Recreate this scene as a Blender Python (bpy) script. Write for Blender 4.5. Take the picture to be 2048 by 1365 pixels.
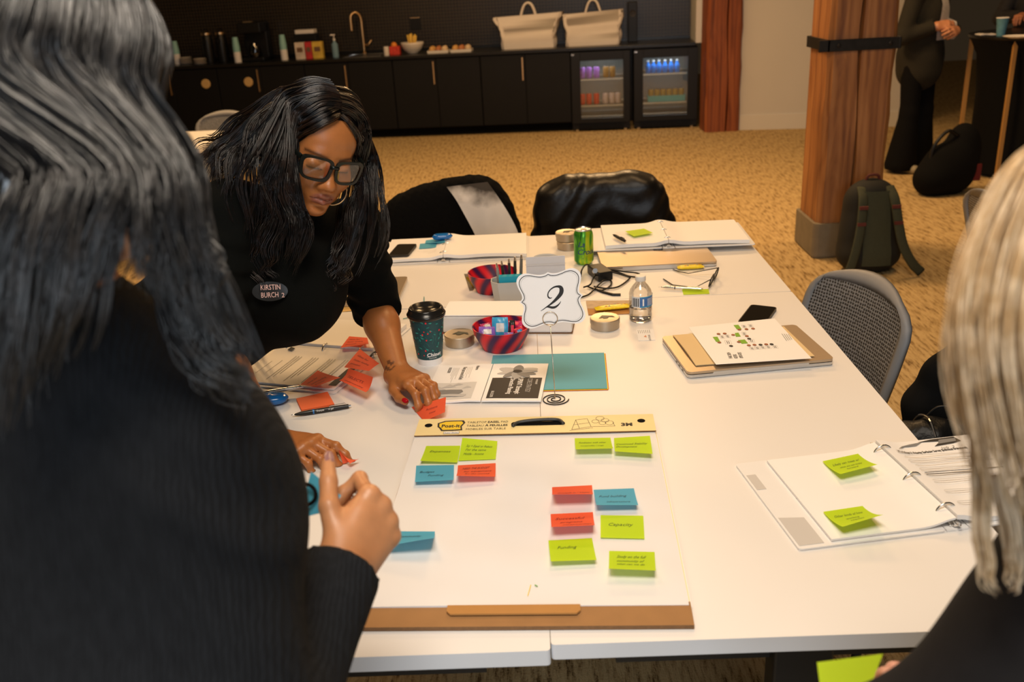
import bpy, bmesh, math, random
import numpy as np
from mathutils import Vector, Matrix

for _o in list(bpy.data.objects):
    bpy.data.objects.remove(_o)
SC = bpy.context.scene
COL = SC.collection
PI = math.pi
rnd = random.Random(7)

# ------------------------------------------------------------------ camera
IW, IH, FPX = 2048.0, 1365.0, 1846.96
CAM = np.array([0.001, -1.10, 1.6582])
def _axes(yaw, pitch, roll):
    cy, sy = math.cos(yaw), math.sin(yaw)
    f = np.array([sy*math.cos(pitch), cy*math.cos(pitch), -math.sin(pitch)])
    r = np.array([cy, -sy, 0.0]); u = np.cross(r, f)
    c, s = math.cos(roll), math.sin(roll)
    return c*r+s*u, -s*r+c*u, f
AR, AU, AF = _axes(-.0299, .3775, -.0555)
cam_d = bpy.data.cameras.new('camera')
cam_o = bpy.data.objects.new('camera', cam_d); COL.objects.link(cam_o)
cam_d.sensor_width = 36.0
cam_d.lens = FPX/IW*36.0
cam_d.clip_start = .05; cam_d.clip_end = 60
_m = Matrix(((AR[0], AU[0], -AF[0], CAM[0]), (AR[1], AU[1], -AF[1], CAM[1]),
             (AR[2], AU[2], -AF[2], CAM[2]), (0, 0, 0, 1)))
cam_o.matrix_world = _m
cam_d.dof.use_dof = True
cam_d.dof.focus_distance = 2.15
cam_d.dof.aperture_fstop = 4.6
SC.camera = cam_o

# ------------------------------------------------------------------ light
SC.view_settings.view_transform = 'Standard'
SC.view_settings.look = 'None'
SC.view_settings.gamma = 1.0
SC.view_settings.use_curve_mapping = False
SC.view_settings.exposure = 0.0
W = bpy.data.worlds.new('world'); SC.world = W; W.use_nodes = True
W.node_tree.nodes['Background'].inputs[0].default_value = (1.0, .66, .36, 1)
W.node_tree.nodes['Background'].inputs[1].default_value = .022

def area(name, loc, target, size, power, color, sy=None):
    d = bpy.data.lights.new(name, 'AREA'); d.energy = power; d.color = color
    d.shape = 'RECTANGLE'; d.size = size; d.size_y = sy or size
    o = bpy.data.objects.new(name, d); COL.objects.link(o); o.location = loc
    o.rotation_euler = (Vector(target)-Vector(loc)).to_track_quat('-Z', 'Y').to_euler()
    return o
WARM = (1.0, .61, .28)
COOL = (.80, .90, 1.0)
# warm ceiling lamps assumed from the light, unseen, and an added bounce light, all above the picture
area('assumed_ceiling_lamp_far_table_offscreen', (.75, 1.95, 3.3), (.75, 1.95, 0), .7, 27, WARM)
area('assumed_ceiling_lamp_left_offscreen', (-1.3, 1.7, 3.3), (-1.3, 1.7, 0), .7, 20, WARM)
area('assumed_ceiling_lamp_aisle_left_offscreen', (-2.4, 5.4, 3.3), (-2.4, 5.4, 0), .8, 75, WARM)
area('assumed_ceiling_lamp_aisle_middle_offscreen', (.6, 5.4, 3.3), (.6, 5.4, 0), .8, 105, WARM)
area('assumed_ceiling_lamp_aisle_right_offscreen', (3.0, 5.0, 3.3), (3.0, 5.0, 0), .8, 34, WARM)
area('assumed_ceiling_lamp_kitchen_offscreen', (.2, 8.2, 3.3), (.2, 8.2, 0), .8, 26, WARM)
area('added_bounce_near_table_offscreen', (-.05, -.75, 3.3), (-.05, -.75, 0), 1.1, 68, (1.0, .87, .72))  # added light standing in for camera flash bounced off the ceiling
# added cool fill in place of the camera flash, placed as an assumed, unseen window
area('added_cool_fill_behind_offscreen', (.2, -4.4, 1.9), (.2, 0, 1.3), 2.6, 104, COOL, 1.7)

# ------------------------------------------------------------------ helpers
T = .737
def ray(x, y):
    return AF+(x-IW/2)/FPX*AR-(y-IH/2)/FPX*AU
def at(x, y, d):                      # pixel + distance along the view axis
    return CAM+ray(x, y)*d
def tp(x, y, h=0.0):                  # pixel on the plane h above the table tops
    d = ray(x, y); return CAM+d*((T+h-CAM[2])/d[2])
def gp(x, y, z=0.0):                  # pixel on a horizontal plane
    d = ray(x, y); return CAM+d*((z-CAM[2])/d[2])
def yp(x, y, Y):                      # pixel on the plane y=Y
    d = ray(x, y); return CAM+d*((Y-CAM[1])/d[1])
def V3(*a): return np.array(a, float)
def nrm(v): v = np.asarray(v, float); return v/max(1e-9, np.linalg.norm(v))
def srgb(r, g, b):
    def f(c):
        c /= 255.0
        return c/12.92 if c <= .04045 else ((c+.055)/1.055)**2.4
    return (f(r), f(g), f(b), 1.0)

MATS = {}
def M(name, col, rough=.5, metal=0.0, spec=.5, noise=0.0, nscale=20.0, bump=0.0, bscale=200.0,
      trans=0.0, transl=0.0, emit=None, estr=0.0, coat=0.0, sheen=0.0, alpha=1.0, sss=0.0, ior=1.45, stretch=None):
    if name in MATS: return MATS[name]
    m = bpy.data.materials.new(name); m.use_nodes = True
    nt = m.node_tree; N = nt.nodes; L = nt.links
    b = N['Principled BSDF']; out = N['Material Output']
    if len(col) == 3: col = srgb(*col)
    b.inputs['Base Color'].default_value = col
    b.inputs['Roughness'].default_value = rough
    b.inputs['Metallic'].default_value = metal
    b.inputs['Specular IOR Level'].default_value = spec
    b.inputs['IOR'].default_value = ior
    b.inputs['Transmission Weight'].default_value = trans
    b.inputs['Coat Weight'].default_value = coat
    b.inputs['Sheen Weight'].default_value = sheen
    b.inputs['Alpha'].default_value = alpha
    if sss:
        b.inputs['Subsurface Weight'].default_value = sss
        b.inputs['Subsurface Radius'].default_value = (.012, .005, .003)
        b.inputs['Subsurface Scale'].default_value = 1.0
    if emit is not None:
        b.inputs['Emission Color'].default_value = emit if len(emit) == 4 else srgb(*emit)
        b.inputs['Emission Strength'].default_value = estr
    tc = None
    def coords():
        nonlocal tc
        if tc is None:
            t = N.new('ShaderNodeTexCoord'); tc = t.outputs['Object']
            if stretch:
                mp = N.new('ShaderNodeMapping'); mp.inputs['Scale'].default_value = stretch
                L.new(tc, mp.inputs[0]); tc = mp.outputs[0]
        return tc
    if noise:
        n = N.new('ShaderNodeTexNoise'); n.inputs['Scale'].default_value = nscale
        n.inputs['Detail'].default_value = 4
        L.new(coords(), n.inputs['Vector'])
        mx = N.new('ShaderNodeMix'); mx.data_type = 'RGBA'
        lo = tuple(c*(1-noise) for c in col[:3])+(1,); hi = tuple(min(1, c*(1+noise)) for c in col[:3])+(1,)
        mx.inputs['A'].default_value = lo; mx.inputs['B'].default_value = hi
        L.new(n.outputs['Fac'], mx.inputs['Factor']); L.new(mx.outputs['Result'], b.inputs['Base Color'])
    if bump:
        n = N.new('ShaderNodeTexNoise'); n.inputs['Scale'].default_value = bscale; n.inputs['Detail'].default_value = 3
        L.new(coords(), n.inputs['Vector'])
        bp = N.new('ShaderNodeBump'); bp.inputs['Strength'].default_value = bump; bp.inputs['Distance'].default_value = .004
        L.new(n.outputs['Fac'], bp.inputs['Height']); L.new(bp.outputs[0], b.inputs['Normal'])
    if transl:
        t = N.new('ShaderNodeBsdfTranslucent'); t.inputs[0].default_value = col
        ms = N.new('ShaderNodeMixShader'); ms.inputs[0].default_value = transl
        L.new(b.outputs[0], ms.inputs[1]); L.new(t.outputs[0], ms.inputs[2]); L.new(ms.outputs[0], out.inputs[0])
    MATS[name] = m
    return m
def mat_clear(name, tint=(1, 1, 1, 1), gloss=.12, rough=.03):
    if name in MATS: return MATS[name]
    m = bpy.data.materials.new(name); m.use_nodes = True
    nt = m.node_tree; N = nt.nodes; L = nt.links; N.remove(N['Principled BSDF'])
    tr = N.new('ShaderNodeBsdfTransparent'); tr.inputs[0].default_value = tint
    gl = N.new('ShaderNodeBsdfGlossy'); gl.inputs['Roughness'].default_value = rough
    fr = N.new('ShaderNodeLayerWeight'); fr.inputs[0].default_value = .35
    ad = N.new('ShaderNodeMath'); ad.operation = 'MULTIPLY_ADD'; ad.inputs[1].default_value = .6; ad.inputs[2].default_value = gloss*.4
    ad.use_clamp = True
    L.new(fr.outputs['Fresnel'], ad.inputs[0])
    ms = N.new('ShaderNodeMixShader'); L.new(ad.outputs[0], ms.inputs[0])
    L.new(tr.outputs[0], ms.inputs[1]); L.new(gl.outputs[0], ms.inputs[2]); L.new(ms.outputs[0], N['Material Output'].inputs[0])
    MATS[name] = m
    return m

def tag(o, label=None, cat=None, group=None, kind=None):
    if label: o['label'] = label
    if cat: o['category'] = cat
    if group: o['group'] = group
    if kind: o['kind'] = kind
    return o
def thing(name, label, cat, loc=(0, 0, 0), rz=0.0, group=None):
    o = bpy.data.objects.new(name, None); COL.objects.link(o)
    o.empty_display_size = .05
    o.location = Vector([float(c) for c in loc]); o.rotation_euler = (0, 0, rz)
    return tag(o, label, cat, group)

class MB:
    def __init__(s): s.v = []; s.f = []; s.m = []
    def add(s, vs, fs, mi=0):
        o = len(s.v); s.v += [tuple(map(float, p)) for p in vs]
        s.f += [tuple(i+o for i in f) for f in fs]; s.m += [mi]*len(fs); return s
    def box(s, c, d, R=None, mi=0):
        hx, hy, hz = d[0]/2, d[1]/2, d[2]/2
        vs = [np.array((x, y, z)) for z in (-hz, hz) for y in (-hy, hy) for x in (-hx, hx)]
        if R is not None: vs = [np.asarray(R) @ p for p in vs]
        vs = [p+np.asarray(c, float) for p in vs]
        return s.add(vs, [(0, 2, 3, 1), (4, 5, 7, 6), (0, 1, 5, 4), (2, 6, 7, 3), (0, 4, 6, 2), (1, 3, 7, 5)], mi)
    def hexa(s, q, mi=0):           # bottom 4 then top 4 (ccw)
        return s.add(q, [(3, 2, 1, 0), (4, 5, 6, 7), (0, 1, 5, 4), (1, 2, 6, 5), (2, 3, 7, 6), (3, 0, 4, 7)], mi)
    def prism(s, poly, z0, z1, mi=0, mt=None):
        n = len(poly)
        s.add([(p[0], p[1], z0) for p in poly]+[(p[0], p[1], z1) for p in poly],
              [tuple(range(n))[::-1]]+[(i, (i+1) % n, n+(i+1) % n, n+i) for i in range(n)], mi)
        return s.add([(p[0], p[1], z1) for p in poly], [tuple(range(n))], mi if mt is None else mt)
    def lathe(s, prof, n=28, c=(0, 0, 0), mi=0, cap0=True, cap1=True, mis=None, R=None, sx=1.0, sy=1.0):
        c = np.asarray(c, float); vs = []
        for r, z in prof:
            for i in range(n):
                a = 2*PI*i/n; p = np.array((r*math.cos(a)*sx, r*math.sin(a)*sy, z))
                if R is not None: p = np.asarray(R) @ p
                vs.append(p+c)
        k = len(prof); o = len(s.v)
        s.add(vs, [], mi)
        for j in range(k-1):
            for i in range(n):
                s.f.append((o+j*n+i, o+j*n+(i+1) % n, o+(j+1)*n+(i+1) % n, o+(j+1)*n+i)); s.m.append(mis[j] if mis else mi)
        if cap0: s.f.append(tuple(o+i for i in range(n))[::-1]); s.m.append(mis[0] if mis else mi)
        if cap1: s.f.append(tuple(o+(k-1)*n+i for i in range(n))); s.m.append(mis[-1] if mis else mi)
        return s
    def tube(s, path, r, n=8, mi=0, closed=False, flat=None, up=None):
        P = [np.asarray(p, float) for p in path]; k = len(P)
        rs = r if hasattr(r, '__len__') else [r]*k
        t0 = nrm(P[1]-P[0]); ref = np.array(up if up is not None else (0, 0, 1.0))
        if abs(t0 @ ref) > .95 and up is None: ref = np.array((1.0, 0, 0))
        u = nrm(np.cross(np.cross(t0, ref), t0)); o = len(s.v); vs = []
        for i in range(k):
            a = P[(i-1) % k] if (closed or i > 0) else P[i]; b = P[(i+1) % k] if (closed or i < k-1) else P[i]
            t = nrm(b-a); u = u-t*(u @ t); u = nrm(u); w = np.cross(t, u)
            for j in range(n):
                an = 2*PI*j/n
                vs.append(P[i]+rs[i]*(math.cos(an)*u*(flat or 1.0)+math.sin(an)*w))
        s.add(vs, [], mi)
        for i in range(k if closed else k-1):
            for j in range(n):
                a, b = o+i*n, o+((i+1) % k)*n
                s.f.append((a+j, a+(j+1) % n, b+(j+1) % n, b+j)); s.m.append(mi)
        if not closed:
            s.f.append(tuple(o+j for j in range(n))[::-1]); s.m.append(mi)
            s.f.append(tuple(o+(k-1)*n+j for j in range(n))); s.m.append(mi)
        return s
    def grid(s, fn, nu, nv, mi=0, flip=False, u0=0., u1=1., v0=0., v1=1.):
        vs = [fn(u0+(u1-u0)*i/nu, v0+(v1-v0)*j/nv) for j in range(nv+1) for i in range(nu+1)]
        fs = []
        for j in range(nv):
            for i in range(nu):
                a = j*(nu+1)+i; q = (a, a+1, a+nu+2, a+nu+1)
                fs.append(q[::-1] if flip else q)
        return s.add(vs, fs, mi)
    def slab(s, fn, nu, nv, th, mi=0, me=None):   # sheet with thickness: fn gives the top
        me = mi if me is None else me
        s.grid(fn, nu, nv, mi)
        s.grid(lambda u, v: np.asarray(fn(u, v))-np.array((0, 0, th)), nu, nv, me, flip=True)
        dn = np.array((0, 0, th))
        for (a, b) in (((0, 0), (1, 0)), ((1, 0), (1, 1)), ((1, 1), (0, 1)), ((0, 1), (0, 0))):
            k = nu if a[1] == b[1] else nv
            pts = [np.asarray(fn(a[0]+(b[0]-a[0])*i/k, a[1]+(b[1]-a[1])*i/k)) for i in range(k+1)]
            o = pts+[p-dn for p in pts]
            s.add(o, [(k+1+i, k+2+i, i+1, i) for i in range(k)], me)
        return s
    def ribbon(s, pts, w, S, mi=0):      # variable width stroke on a surface S(u,v)
        P = [np.asarray(p, float) for p in pts]; k = len(P)
        ws = w if hasattr(w, '__len__') else [w]*k
        vs = []
        for i in range(k):
            a = P[max(0, i-1)]; b = P[min(k-1, i+1)]; t = nrm(b-a); nn = np.array((-t[1], t[0]))
            vs.append(S(*(P[i]+nn*ws[i]/2))); vs.append(S(*(P[i]-nn*ws[i]/2)))
        return s.add(vs, [(2*i, 2*i+1, 2*i+3, 2*i+2) for i in range(k-1)], mi)
    def poly(s, pts, S, mi=0):
        return s.add([S(*p) for p in pts], [tuple(range(len(pts)))], mi)
    def build(s, name, mats, parent=None, smooth=False, world=False, bevel=0.0, **tg):
        me = bpy.data.meshes.new(name)
        v = np.array(s.v, float) if s.v else np.zeros((0, 3))
        loc = None
        if parent is None:
            lo, hi = v.min(0), v.max(0); loc = np.array(((lo[0]+hi[0])/2, (lo[1]+hi[1])/2, lo[2])); v = v-loc
        elif world:
            L_ = parent.location; v = v-np.array((L_.x, L_.y, L_.z))
            p2 = parent.parent
            while p2 is not None:
                v = v-np.array(p2.location); p2 = p2.parent
        me.from_pydata([tuple(p) for p in v], [], s.f)
        if not isinstance(mats, (list, tuple)): mats = [mats]
        for m in mats: me.materials.append(m)
        if len(mats) > 1: me.polygons.foreach_set('material_index', s.m)
        if smooth: me.polygons.foreach_set('use_smooth', [True]*len(me.polygons))
        me.update()
        o = bpy.data.objects.new(name, me); COL.objects.link(o)
        if parent is not None: o.parent = parent
        else: o.location = Vector(loc)
        if bevel:
            b = o.modifiers.new('bevel', 'BEVEL'); b.width = bevel; b.segments = 2; b.limit_method = 'ANGLE'
        if smooth == 'auto':
            auto_smooth(me)
        tag(o, **tg)
        return o
def auto_smooth(me, ang=.6):
    bm = bmesh.new(); bm.from_mesh(me)
    for e in bm.edges:
        e.smooth = not (len(e.link_faces) == 2 and e.calc_face_angle(0) > ang)
    bm.to_mesh(me); bm.free()
def copy_tree(o, parent=None):
    c = o.copy(); COL.objects.link(c); c.parent = parent
    for ch in list(o.children): copy_tree(ch, c)
    return c
def rrect(w, h, r, n=5, cx=0., cy=0.):
    out = []
    for (sx, sy, a0) in ((1, 1, 0), (-1, 1, 90), (-1, -1, 180), (1, -1, 270)):
        for i in range(n+1):
            a = math.radians(a0+90*i/n)
            out.append((cx+sx*(w/2-r)+r*math.cos(a), cy+sy*(h/2-r)+r*math.sin(a)))
    return out
def catmull(pts, n=8, closed=False):
    P = [np.asarray(p, float) for p in pts]; k = len(P); out = []
    for i in range(k if closed else k-1):
        p0 = P[(i-1) % k] if (closed or i > 0) else 2*P[0]-P[1]
        p1, p2 = P[i], P[(i+1) % k]
        p3 = P[(i+2) % k] if (closed or i+2 < k) else 2*P[-1]-P[-2]
        for j in range(n):
            t = j/n
            out.append(.5*((2*p1)+(-p0+p2)*t+(2*p0-5*p1+4*p2-p3)*t*t+(-p0+3*p1-3*p2+p3)*t**3))
    if not closed: out.append(P[-1])
    return out
_TX = {}
def txt(s_, bold=0.0):
    k = (s_, bold)
    if k not in _TX:
        cu = bpy.data.curves.new('t', 'FONT'); cu.body = s_; cu.size = 1.0; cu.resolution_u = 2; cu.offset = bold
        o = bpy.data.objects.new('t', cu); COL.objects.link(o)
        dg = bpy.context.evaluated_depsgraph_get()
        me = bpy.data.meshes.new_from_object(o.evaluated_get(dg))
        vs = np.array([v.co[:] for v in me.vertices]) if len(me.vertices) else np.zeros((0, 3))
        fs = [tuple(p.vertices) for p in me.polygons]
        bpy.data.objects.remove(o); bpy.data.curves.remove(cu); bpy.data.meshes.remove(me)
        _TX[k] = (vs, fs)
    return _TX[k]
def write(mb, s_, S, u, v, h, shear=0.0, width=None, mi=0, ang=0.0, bold=0.0, align=None):
    """text whose baseline starts at (u,v) on the surface S; h is the cap size; width stretches to fit"""
    vs, fs = txt(s_, bold)
    if not len(vs): return
    x0, x1 = vs[:, 0].min(), vs[:, 0].max()
    kx = h if width is None else width/(x1-x0)
    off = -(x1-x0)*kx/2 if align == 'c' else 0.0
    ca, sa = math.cos(ang), math.sin(ang)
    out = []
    for p in vs:
        a = (p[0]-x0)*kx+off+shear*p[1]*h; b = p[1]*h
        out.append(S(u+a*ca-b*sa, v+a*sa+b*ca))
    mb.add(out, fs, mi)
def frame(o, ex, ey, eps=.0004):
    o = np.asarray(o, float); ex = np.asarray(ex, float); ey = np.asarray(ey, float)
    n = nrm(np.cross(ex, ey))*eps
    return lambda u, v: o+ex*u+ey*v+n
def rot(axis, a):
    return np.array(Matrix.Rotation(a, 3, Vector(axis)))
def rotz(a): return rot((0, 0, 1), a)
# ================================================================== room shell
def mat_carpet():
    m = bpy.data.materials.new('carpet'); m.use_nodes = True
    nt = m.node_tree; N = nt.nodes; L = nt.links; b = N['Principled BSDF']
    tc = N.new('ShaderNodeTexCoord')
    mp = N.new('ShaderNodeMapping'); mp.inputs['Scale'].default_value = (62, 9, 1); mp.inputs['Rotation'].default_value = (0, 0, .10)
    L.new(tc.outputs['Object'], mp.inputs[0])
    n1 = N.new('ShaderNodeTexNoise'); n1.inputs['Scale'].default_value = 1.0; n1.inputs['Detail'].default_value = 5; n1.inputs['Roughness'].default_value = .65
    L.new(mp.outputs[0], n1.inputs['Vector'])
    n2 = N.new('ShaderNodeTexNoise'); n2.inputs['Scale'].default_value = 160; n2.inputs['Detail'].default_value = 2
    L.new(tc.outputs['Object'], n2.inputs['Vector'])
    n3 = N.new('ShaderNodeTexNoise'); n3.inputs['Scale'].default_value = .9; n3.inputs['Detail'].default_value = 2
    L.new(tc.outputs['Object'], n3.inputs['Vector'])
    r = N.new('ShaderNodeValToRGB'); r.color_ramp.elements[0].position = .34; r.color_ramp.elements[0].color = (.15, .085, .032, 1)
    r.color_ramp.elements[1].position = .56; r.color_ramp.elements[1].color = (.56, .405, .20, 1)
    e = r.color_ramp.elements.new(.44); e.color = (.42, .29, .13, 1)
    a = N.new('ShaderNodeMath'); a.operation = 'MULTIPLY_ADD'; a.inputs[1].default_value = .22; L.new(n2.outputs['Fac'], a.inputs[0]); L.new(n1.outputs['Fac'], a.inputs[2])
    s = N.new('ShaderNodeMath'); s.operation = 'SUBTRACT'; s.inputs[1].default_value = .11; L.new(a.outputs[0], s.inputs[0])
    L.new(s.outputs[0], r.inputs[0])
    mx = N.new('ShaderNodeMix'); mx.data_type = 'RGBA'; mx.blend_type = 'MULTIPLY'; mx.inputs['Factor'].default_value = .35
    L.new(r.outputs[0], mx.inputs['A']); L.new(n3.outputs['Color'], mx.inputs['B'])
    L.new(r.outputs[0], b.inputs['Base Color'])
    b.inputs['Roughness'].default_value = .95; b.inputs['Specular IOR Level'].default_value = .1
    bp = N.new('ShaderNodeBump'); bp.inputs['Strength'].default_value = .6; bp.inputs['Distance'].default_value = .01
    L.new(s.outputs[0], bp.inputs['Height']); L.new(bp.outputs[0], b.inputs['Normal'])
    return m
def mat_mosaic():
    m = bpy.data.materials.new('black mosaic tile'); m.use_nodes = True
    nt = m.node_tree; N = nt.nodes; L = nt.links; b = N['Principled BSDF']
    tc = N.new('ShaderNodeTexCoord')
    sp = N.new('ShaderNodeSeparateXYZ'); L.new(tc.outputs['Object'], sp.inputs[0])
    cb = N.new('ShaderNodeCombineXYZ'); L.new(sp.outputs[0], cb.inputs[0]); L.new(sp.outputs[2], cb.inputs[1])
    br = N.new('ShaderNodeTexBrick'); br.offset = 0; br.inputs['Scale'].default_value = 1.0
    br.inputs['Brick Width'].default_value = .036; br.inputs['Row Height'].default_value = .036; br.inputs['Mortar Size'].default_value = .0045
    br.inputs['Color1'].default_value = (.0035, .003, .0025, 1); br.inputs['Color2'].default_value = (.007, .006, .005, 1)
    br.inputs['Mortar'].default_value = (.040, .027, .014, 1)
    L.new(cb.outputs[0], br.inputs['Vector']); L.new(br.outputs['Color'], b.inputs['Base Color'])
    b.inputs['Roughness'].default_value = .35
    bp = N.new('ShaderNodeBump'); bp.invert = True; bp.inputs['Strength'].default_value = .4; bp.inputs['Distance'].default_value = .004
    L.new(br.outputs['Fac'], bp.inputs['Height']); L.new(bp.outputs[0], b.inputs['Normal'])
    return m
def mat_wood(name, c0, c1, c2, sc=(9, 9, .7)):
    m = bpy.data.materials.new(name); m.use_nodes = True
    nt = m.node_tree; N = nt.nodes; L = nt.links; b = N['Principled BSDF']
    tc = N.new('ShaderNodeTexCoord'); mp = N.new('ShaderNodeMapping'); mp.inputs['Scale'].default_value = sc
    L.new(tc.outputs['Object'], mp.inputs[0])
    n1 = N.new('ShaderNodeTexNoise'); n1.inputs['Scale'].default_value = 1.6; n1.inputs['Detail'].default_value = 8; n1.inputs['Distortion'].default_value = 1.2
    L.new(mp.outputs[0], n1.inputs['Vector'])
    w = N.new('ShaderNodeTexWave'); w.inputs['Scale'].default_value = .9; w.inputs['Distortion'].default_value = 7; w.inputs['Detail'].default_value = 3
    L.new(mp.outputs[0], w.inputs['Vector'])
    a = N.new('ShaderNodeMath'); a.operation = 'MULTIPLY_ADD'; a.inputs[1].default_value = .13; L.new(w.outputs['Fac'], a.inputs[0]); L.new(n1.outputs['Fac'], a.inputs[2])
    r = N.new('ShaderNodeValToRGB'); E_ = r.color_ramp.elements
    E_[0].position = .36; E_[0].color = c0; E_[1].position = .80; E_[1].color = c2; e = E_.new(.56); e.color = c1
    L.new(a.outputs[0], r.inputs[0]); L.new(r.outputs[0], b.inputs['Base Color'])
    b.inputs['Roughness'].default_value = .6
    bp = N.new('ShaderNodeBump'); bp.inputs['Strength'].default_value = .35; bp.inputs['Distance'].default_value = .006
    L.new(a.outputs[0], bp.inputs['Height']); L.new(bp.outputs[0], b.inputs['Normal'])
    return m
m_white_wall = M('white wall paint', (.62, .60, .58, 1), .7, noise=.03, nscale=3, bump=.05, bscale=150)
m_trimw = M('white trim paint', (.68, .66, .63, 1), .5)
m_blackcab = M('black cabinet laminate', (.0035, .0037, .004, 1), .5, spec=.3, noise=.3, nscale=6)
m_blackstone = M('black stone worktop', (.006, .006, .006, 1), .3, noise=.5, nscale=60)
m_brass = M('brushed brass', (.70, .48, .26, 1), .38, 1.0, noise=.1, nscale=80)
m_steel = M('polished steel', (.78, .76, .73, 1), .2, 1.0)
m_black = M('black plastic', (.006, .006, .006, 1), .4, spec=.35, noise=.2, nscale=40)
m_blackmatte = M('matt black', (.004, .004, .004, 1), .9, spec=.15)
m_iron = M('black iron', (.03, .026, .022, 1), .45, .7, noise=.4, nscale=30)
m_concrete = M('concrete', (.20, .17, .12, 1), .9, noise=.25, nscale=14, bump=.3, bscale=60)
m_wood = mat_wood('fir timber', (.17, .060, .018, 1), (.31, .125, .038, 1), (.42, .19, .065, 1))
m_wood2 = mat_wood('red fir timber', (.13, .030, .010, 1), (.24, .062, .020, 1), (.33, .098, .032, 1))

MB().box((.5, 5, -.025), (17, 19, .05)).build('floor', mat_carpet(), kind='structure')

# kitchen frame: counter front line
K0 = V3(.518, 9.287, 0); KA = -.085
KX = V3(math.cos(KA), math.sin(KA), 0); KY = V3(-math.sin(KA), math.cos(KA), 0)
def kpt(s, off, z=0.0): return K0+KX*s+KY*off+V3(0, 0, z)
def kp(px, py, off=0.0):
    d = ray(px, py); t = ((K0+KY*off-CAM) @ KY)/(d @ KY); p = CAM+d*t
    return float((p-K0) @ KX), float(p[2])
def kbox(mb, s0, s1, o0, o1, z0, z1, mi=0, base=None):
    b = np.zeros(3) if base is None else base
    q = [kpt(s, o, z)-b for z in (z0, z1) for (s, o) in ((s0, o0), (s1, o0), (s1, o1), (s0, o1))]
    return mb.hexa(q, mi)
s_end = kp(1395, 90)[0]
wb = MB(); kbox(wb, -5.2, s_end+.02, .66, .78, 0, 3.4)
wall = bpy.data.objects.new('wall_back', None)
def klocal(name, mats, s0, s1, o0, o1, z0, z1, **k):
    """a box in the kitchen frame as one object with its own axes along the wall"""
    parent = k.pop('parent', None)
    mb = MB().box((0, 0, (z1-z0)/2), (s1-s0, o1-o0, z1-z0))
    o = mb.build(name, mats, None, **k)
    o.location = Vector(kpt((s0+s1)/2, (o0+o1)/2, z0)); o.rotation_euler = (0, 0, KA)
    return o
bpy.data.objects.remove(wall)
klocal('wall_back', mat_mosaic(), -5.2, s_end-.02, .66, .78, 0, 3.4, kind='structure')
sL = kp(300, 10, .6)[0]
klocal('trim_1', m_trimw, sL-.5, sL, .60, .66, 0, 3.4, kind='structure')
# white end of the alcove, timber post, white wall and its baseboard
klocal('trim_2', m_trimw, s_end-.02, s_end+.05, .0, .78, .885, 3.4, kind='structure')
w0 = gp(1482, 260); w1 = gp(1610, 257)
wd = nrm((w1-w0)*V3(1, 1, 0)); wn = V3(wd[1], -wd[0], 0)
def wbox(name, mats, a, b, t0, t1, z0, z1):
    o = MB().box((0, 0, (z1-z0)/2), (b-a, t1-t0, z1-z0)).build(name, mats, None, kind='structure')
    c = w0+wd*(a+b)/2-wn*(t0+t1)/2
    o.location = (c[0], c[1], z0); o.rotation_euler = (0, 0, math.atan2(wd[1], wd[0]))
    return o
wbox('wall_right', m_white_wall, -.08, 1.7, 0, .12, 0, 3.4)
wbox('baseboard_right', m_trimw, -.02, 1.7, -.014, 0, 0, .155)

def timber(name, label, x0, x1, y0, y1, mat, crackx, h=3.4):
    t = thing(name, label, 'pillar', ((x0+x1)/2, (y0+y1)/2, 0))
    w, d = x1-x0, y1-y0
    mb = MB(); z0 = .20 if name == 'timber_post' else 0
    ch = .028
    # rough-sawn post: chamfered outline with a deep drying check on the front face
    def outline(k):
        jit = .006*math.sin(k*1.7)+.004*math.sin(k*4.1)
        cw = .008+.004*math.sin(k*.9); cx = crackx*w+.012*math.sin(k*.55)
        return [(-w/2+ch, -d/2+jit), (cx-cw, -d/2), (cx, -d/2+.06), (cx+cw, -d/2), (w/2-ch, -d/2-jit*.5), (w/2+jit*.6, -d/2+ch),
                (w/2, d/2-ch), (w/2-ch, d/2), (-w/2+ch, d/2), (-w/2, d/2-ch), (-w/2-jit*.5, -d/2+ch)]
    K = 26; rows = [outline(k) for k in range(K+1)]; n = len(rows[0])
    vs = [(p[0], p[1], z0+(h-z0)*k/K) for k in range(K+1) for p in rows[k]]
    fs = [(k*n+i, k*n+(i+1) % n, (k+1)*n+(i+1) % n, (k+1)*n+i) for k in range(K) for i in range(n)]
    mb.add(vs, fs); mb.add([(p[0], p[1], h) for p in rows[K]], [tuple(range(n))])
    mb.build('post', mat, t, smooth='auto')
    return t
t = timber('timber_post', 'heavy orange-brown timber pillar with a black iron strap and concrete foot', 1.665, 2.035, 4.2, 4.57, m_wood, -.02)
MB().prism(rrect(.41, .41, .03, 2), 0, .21).build('concrete_foot', m_concrete, t, bevel=.015)
sz = float(yp(1700, 90, 4.19)[2])
sb = MB(); w2, d2 = .2, .2
for (cx, cy, dx, dy) in ((0, -.193, .40, .012), (0, .193, .40, .012), (-.193, 0, .012, .40), (.193, 0, .012, .40)):
    sb.box((cx, cy, sz), (dx, dy, .062))
sb.box((-.215, -.19, sz), (.06, .02, .062))
st = sb.build('iron_strap', m_iron, t, bevel=.002)
for bx in (-.14, .14):
    MB().lathe([(.012, 0), (.012, .006), (.006, .009)], 8, (bx, -.199, sz), R=rot((1, 0, 0), PI/2)).build('bolt', m_iron, st)
p2 = gp(1397, 252); p3 = gp(1478, 262)
timber('dark_timber_post', 'reddish timber pillar beside the drinks fridges', float(p3[0])-.36, float(p3[0])+.0, float(p3[1]), float(p3[1])+.34, m_wood2, .1)

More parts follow.
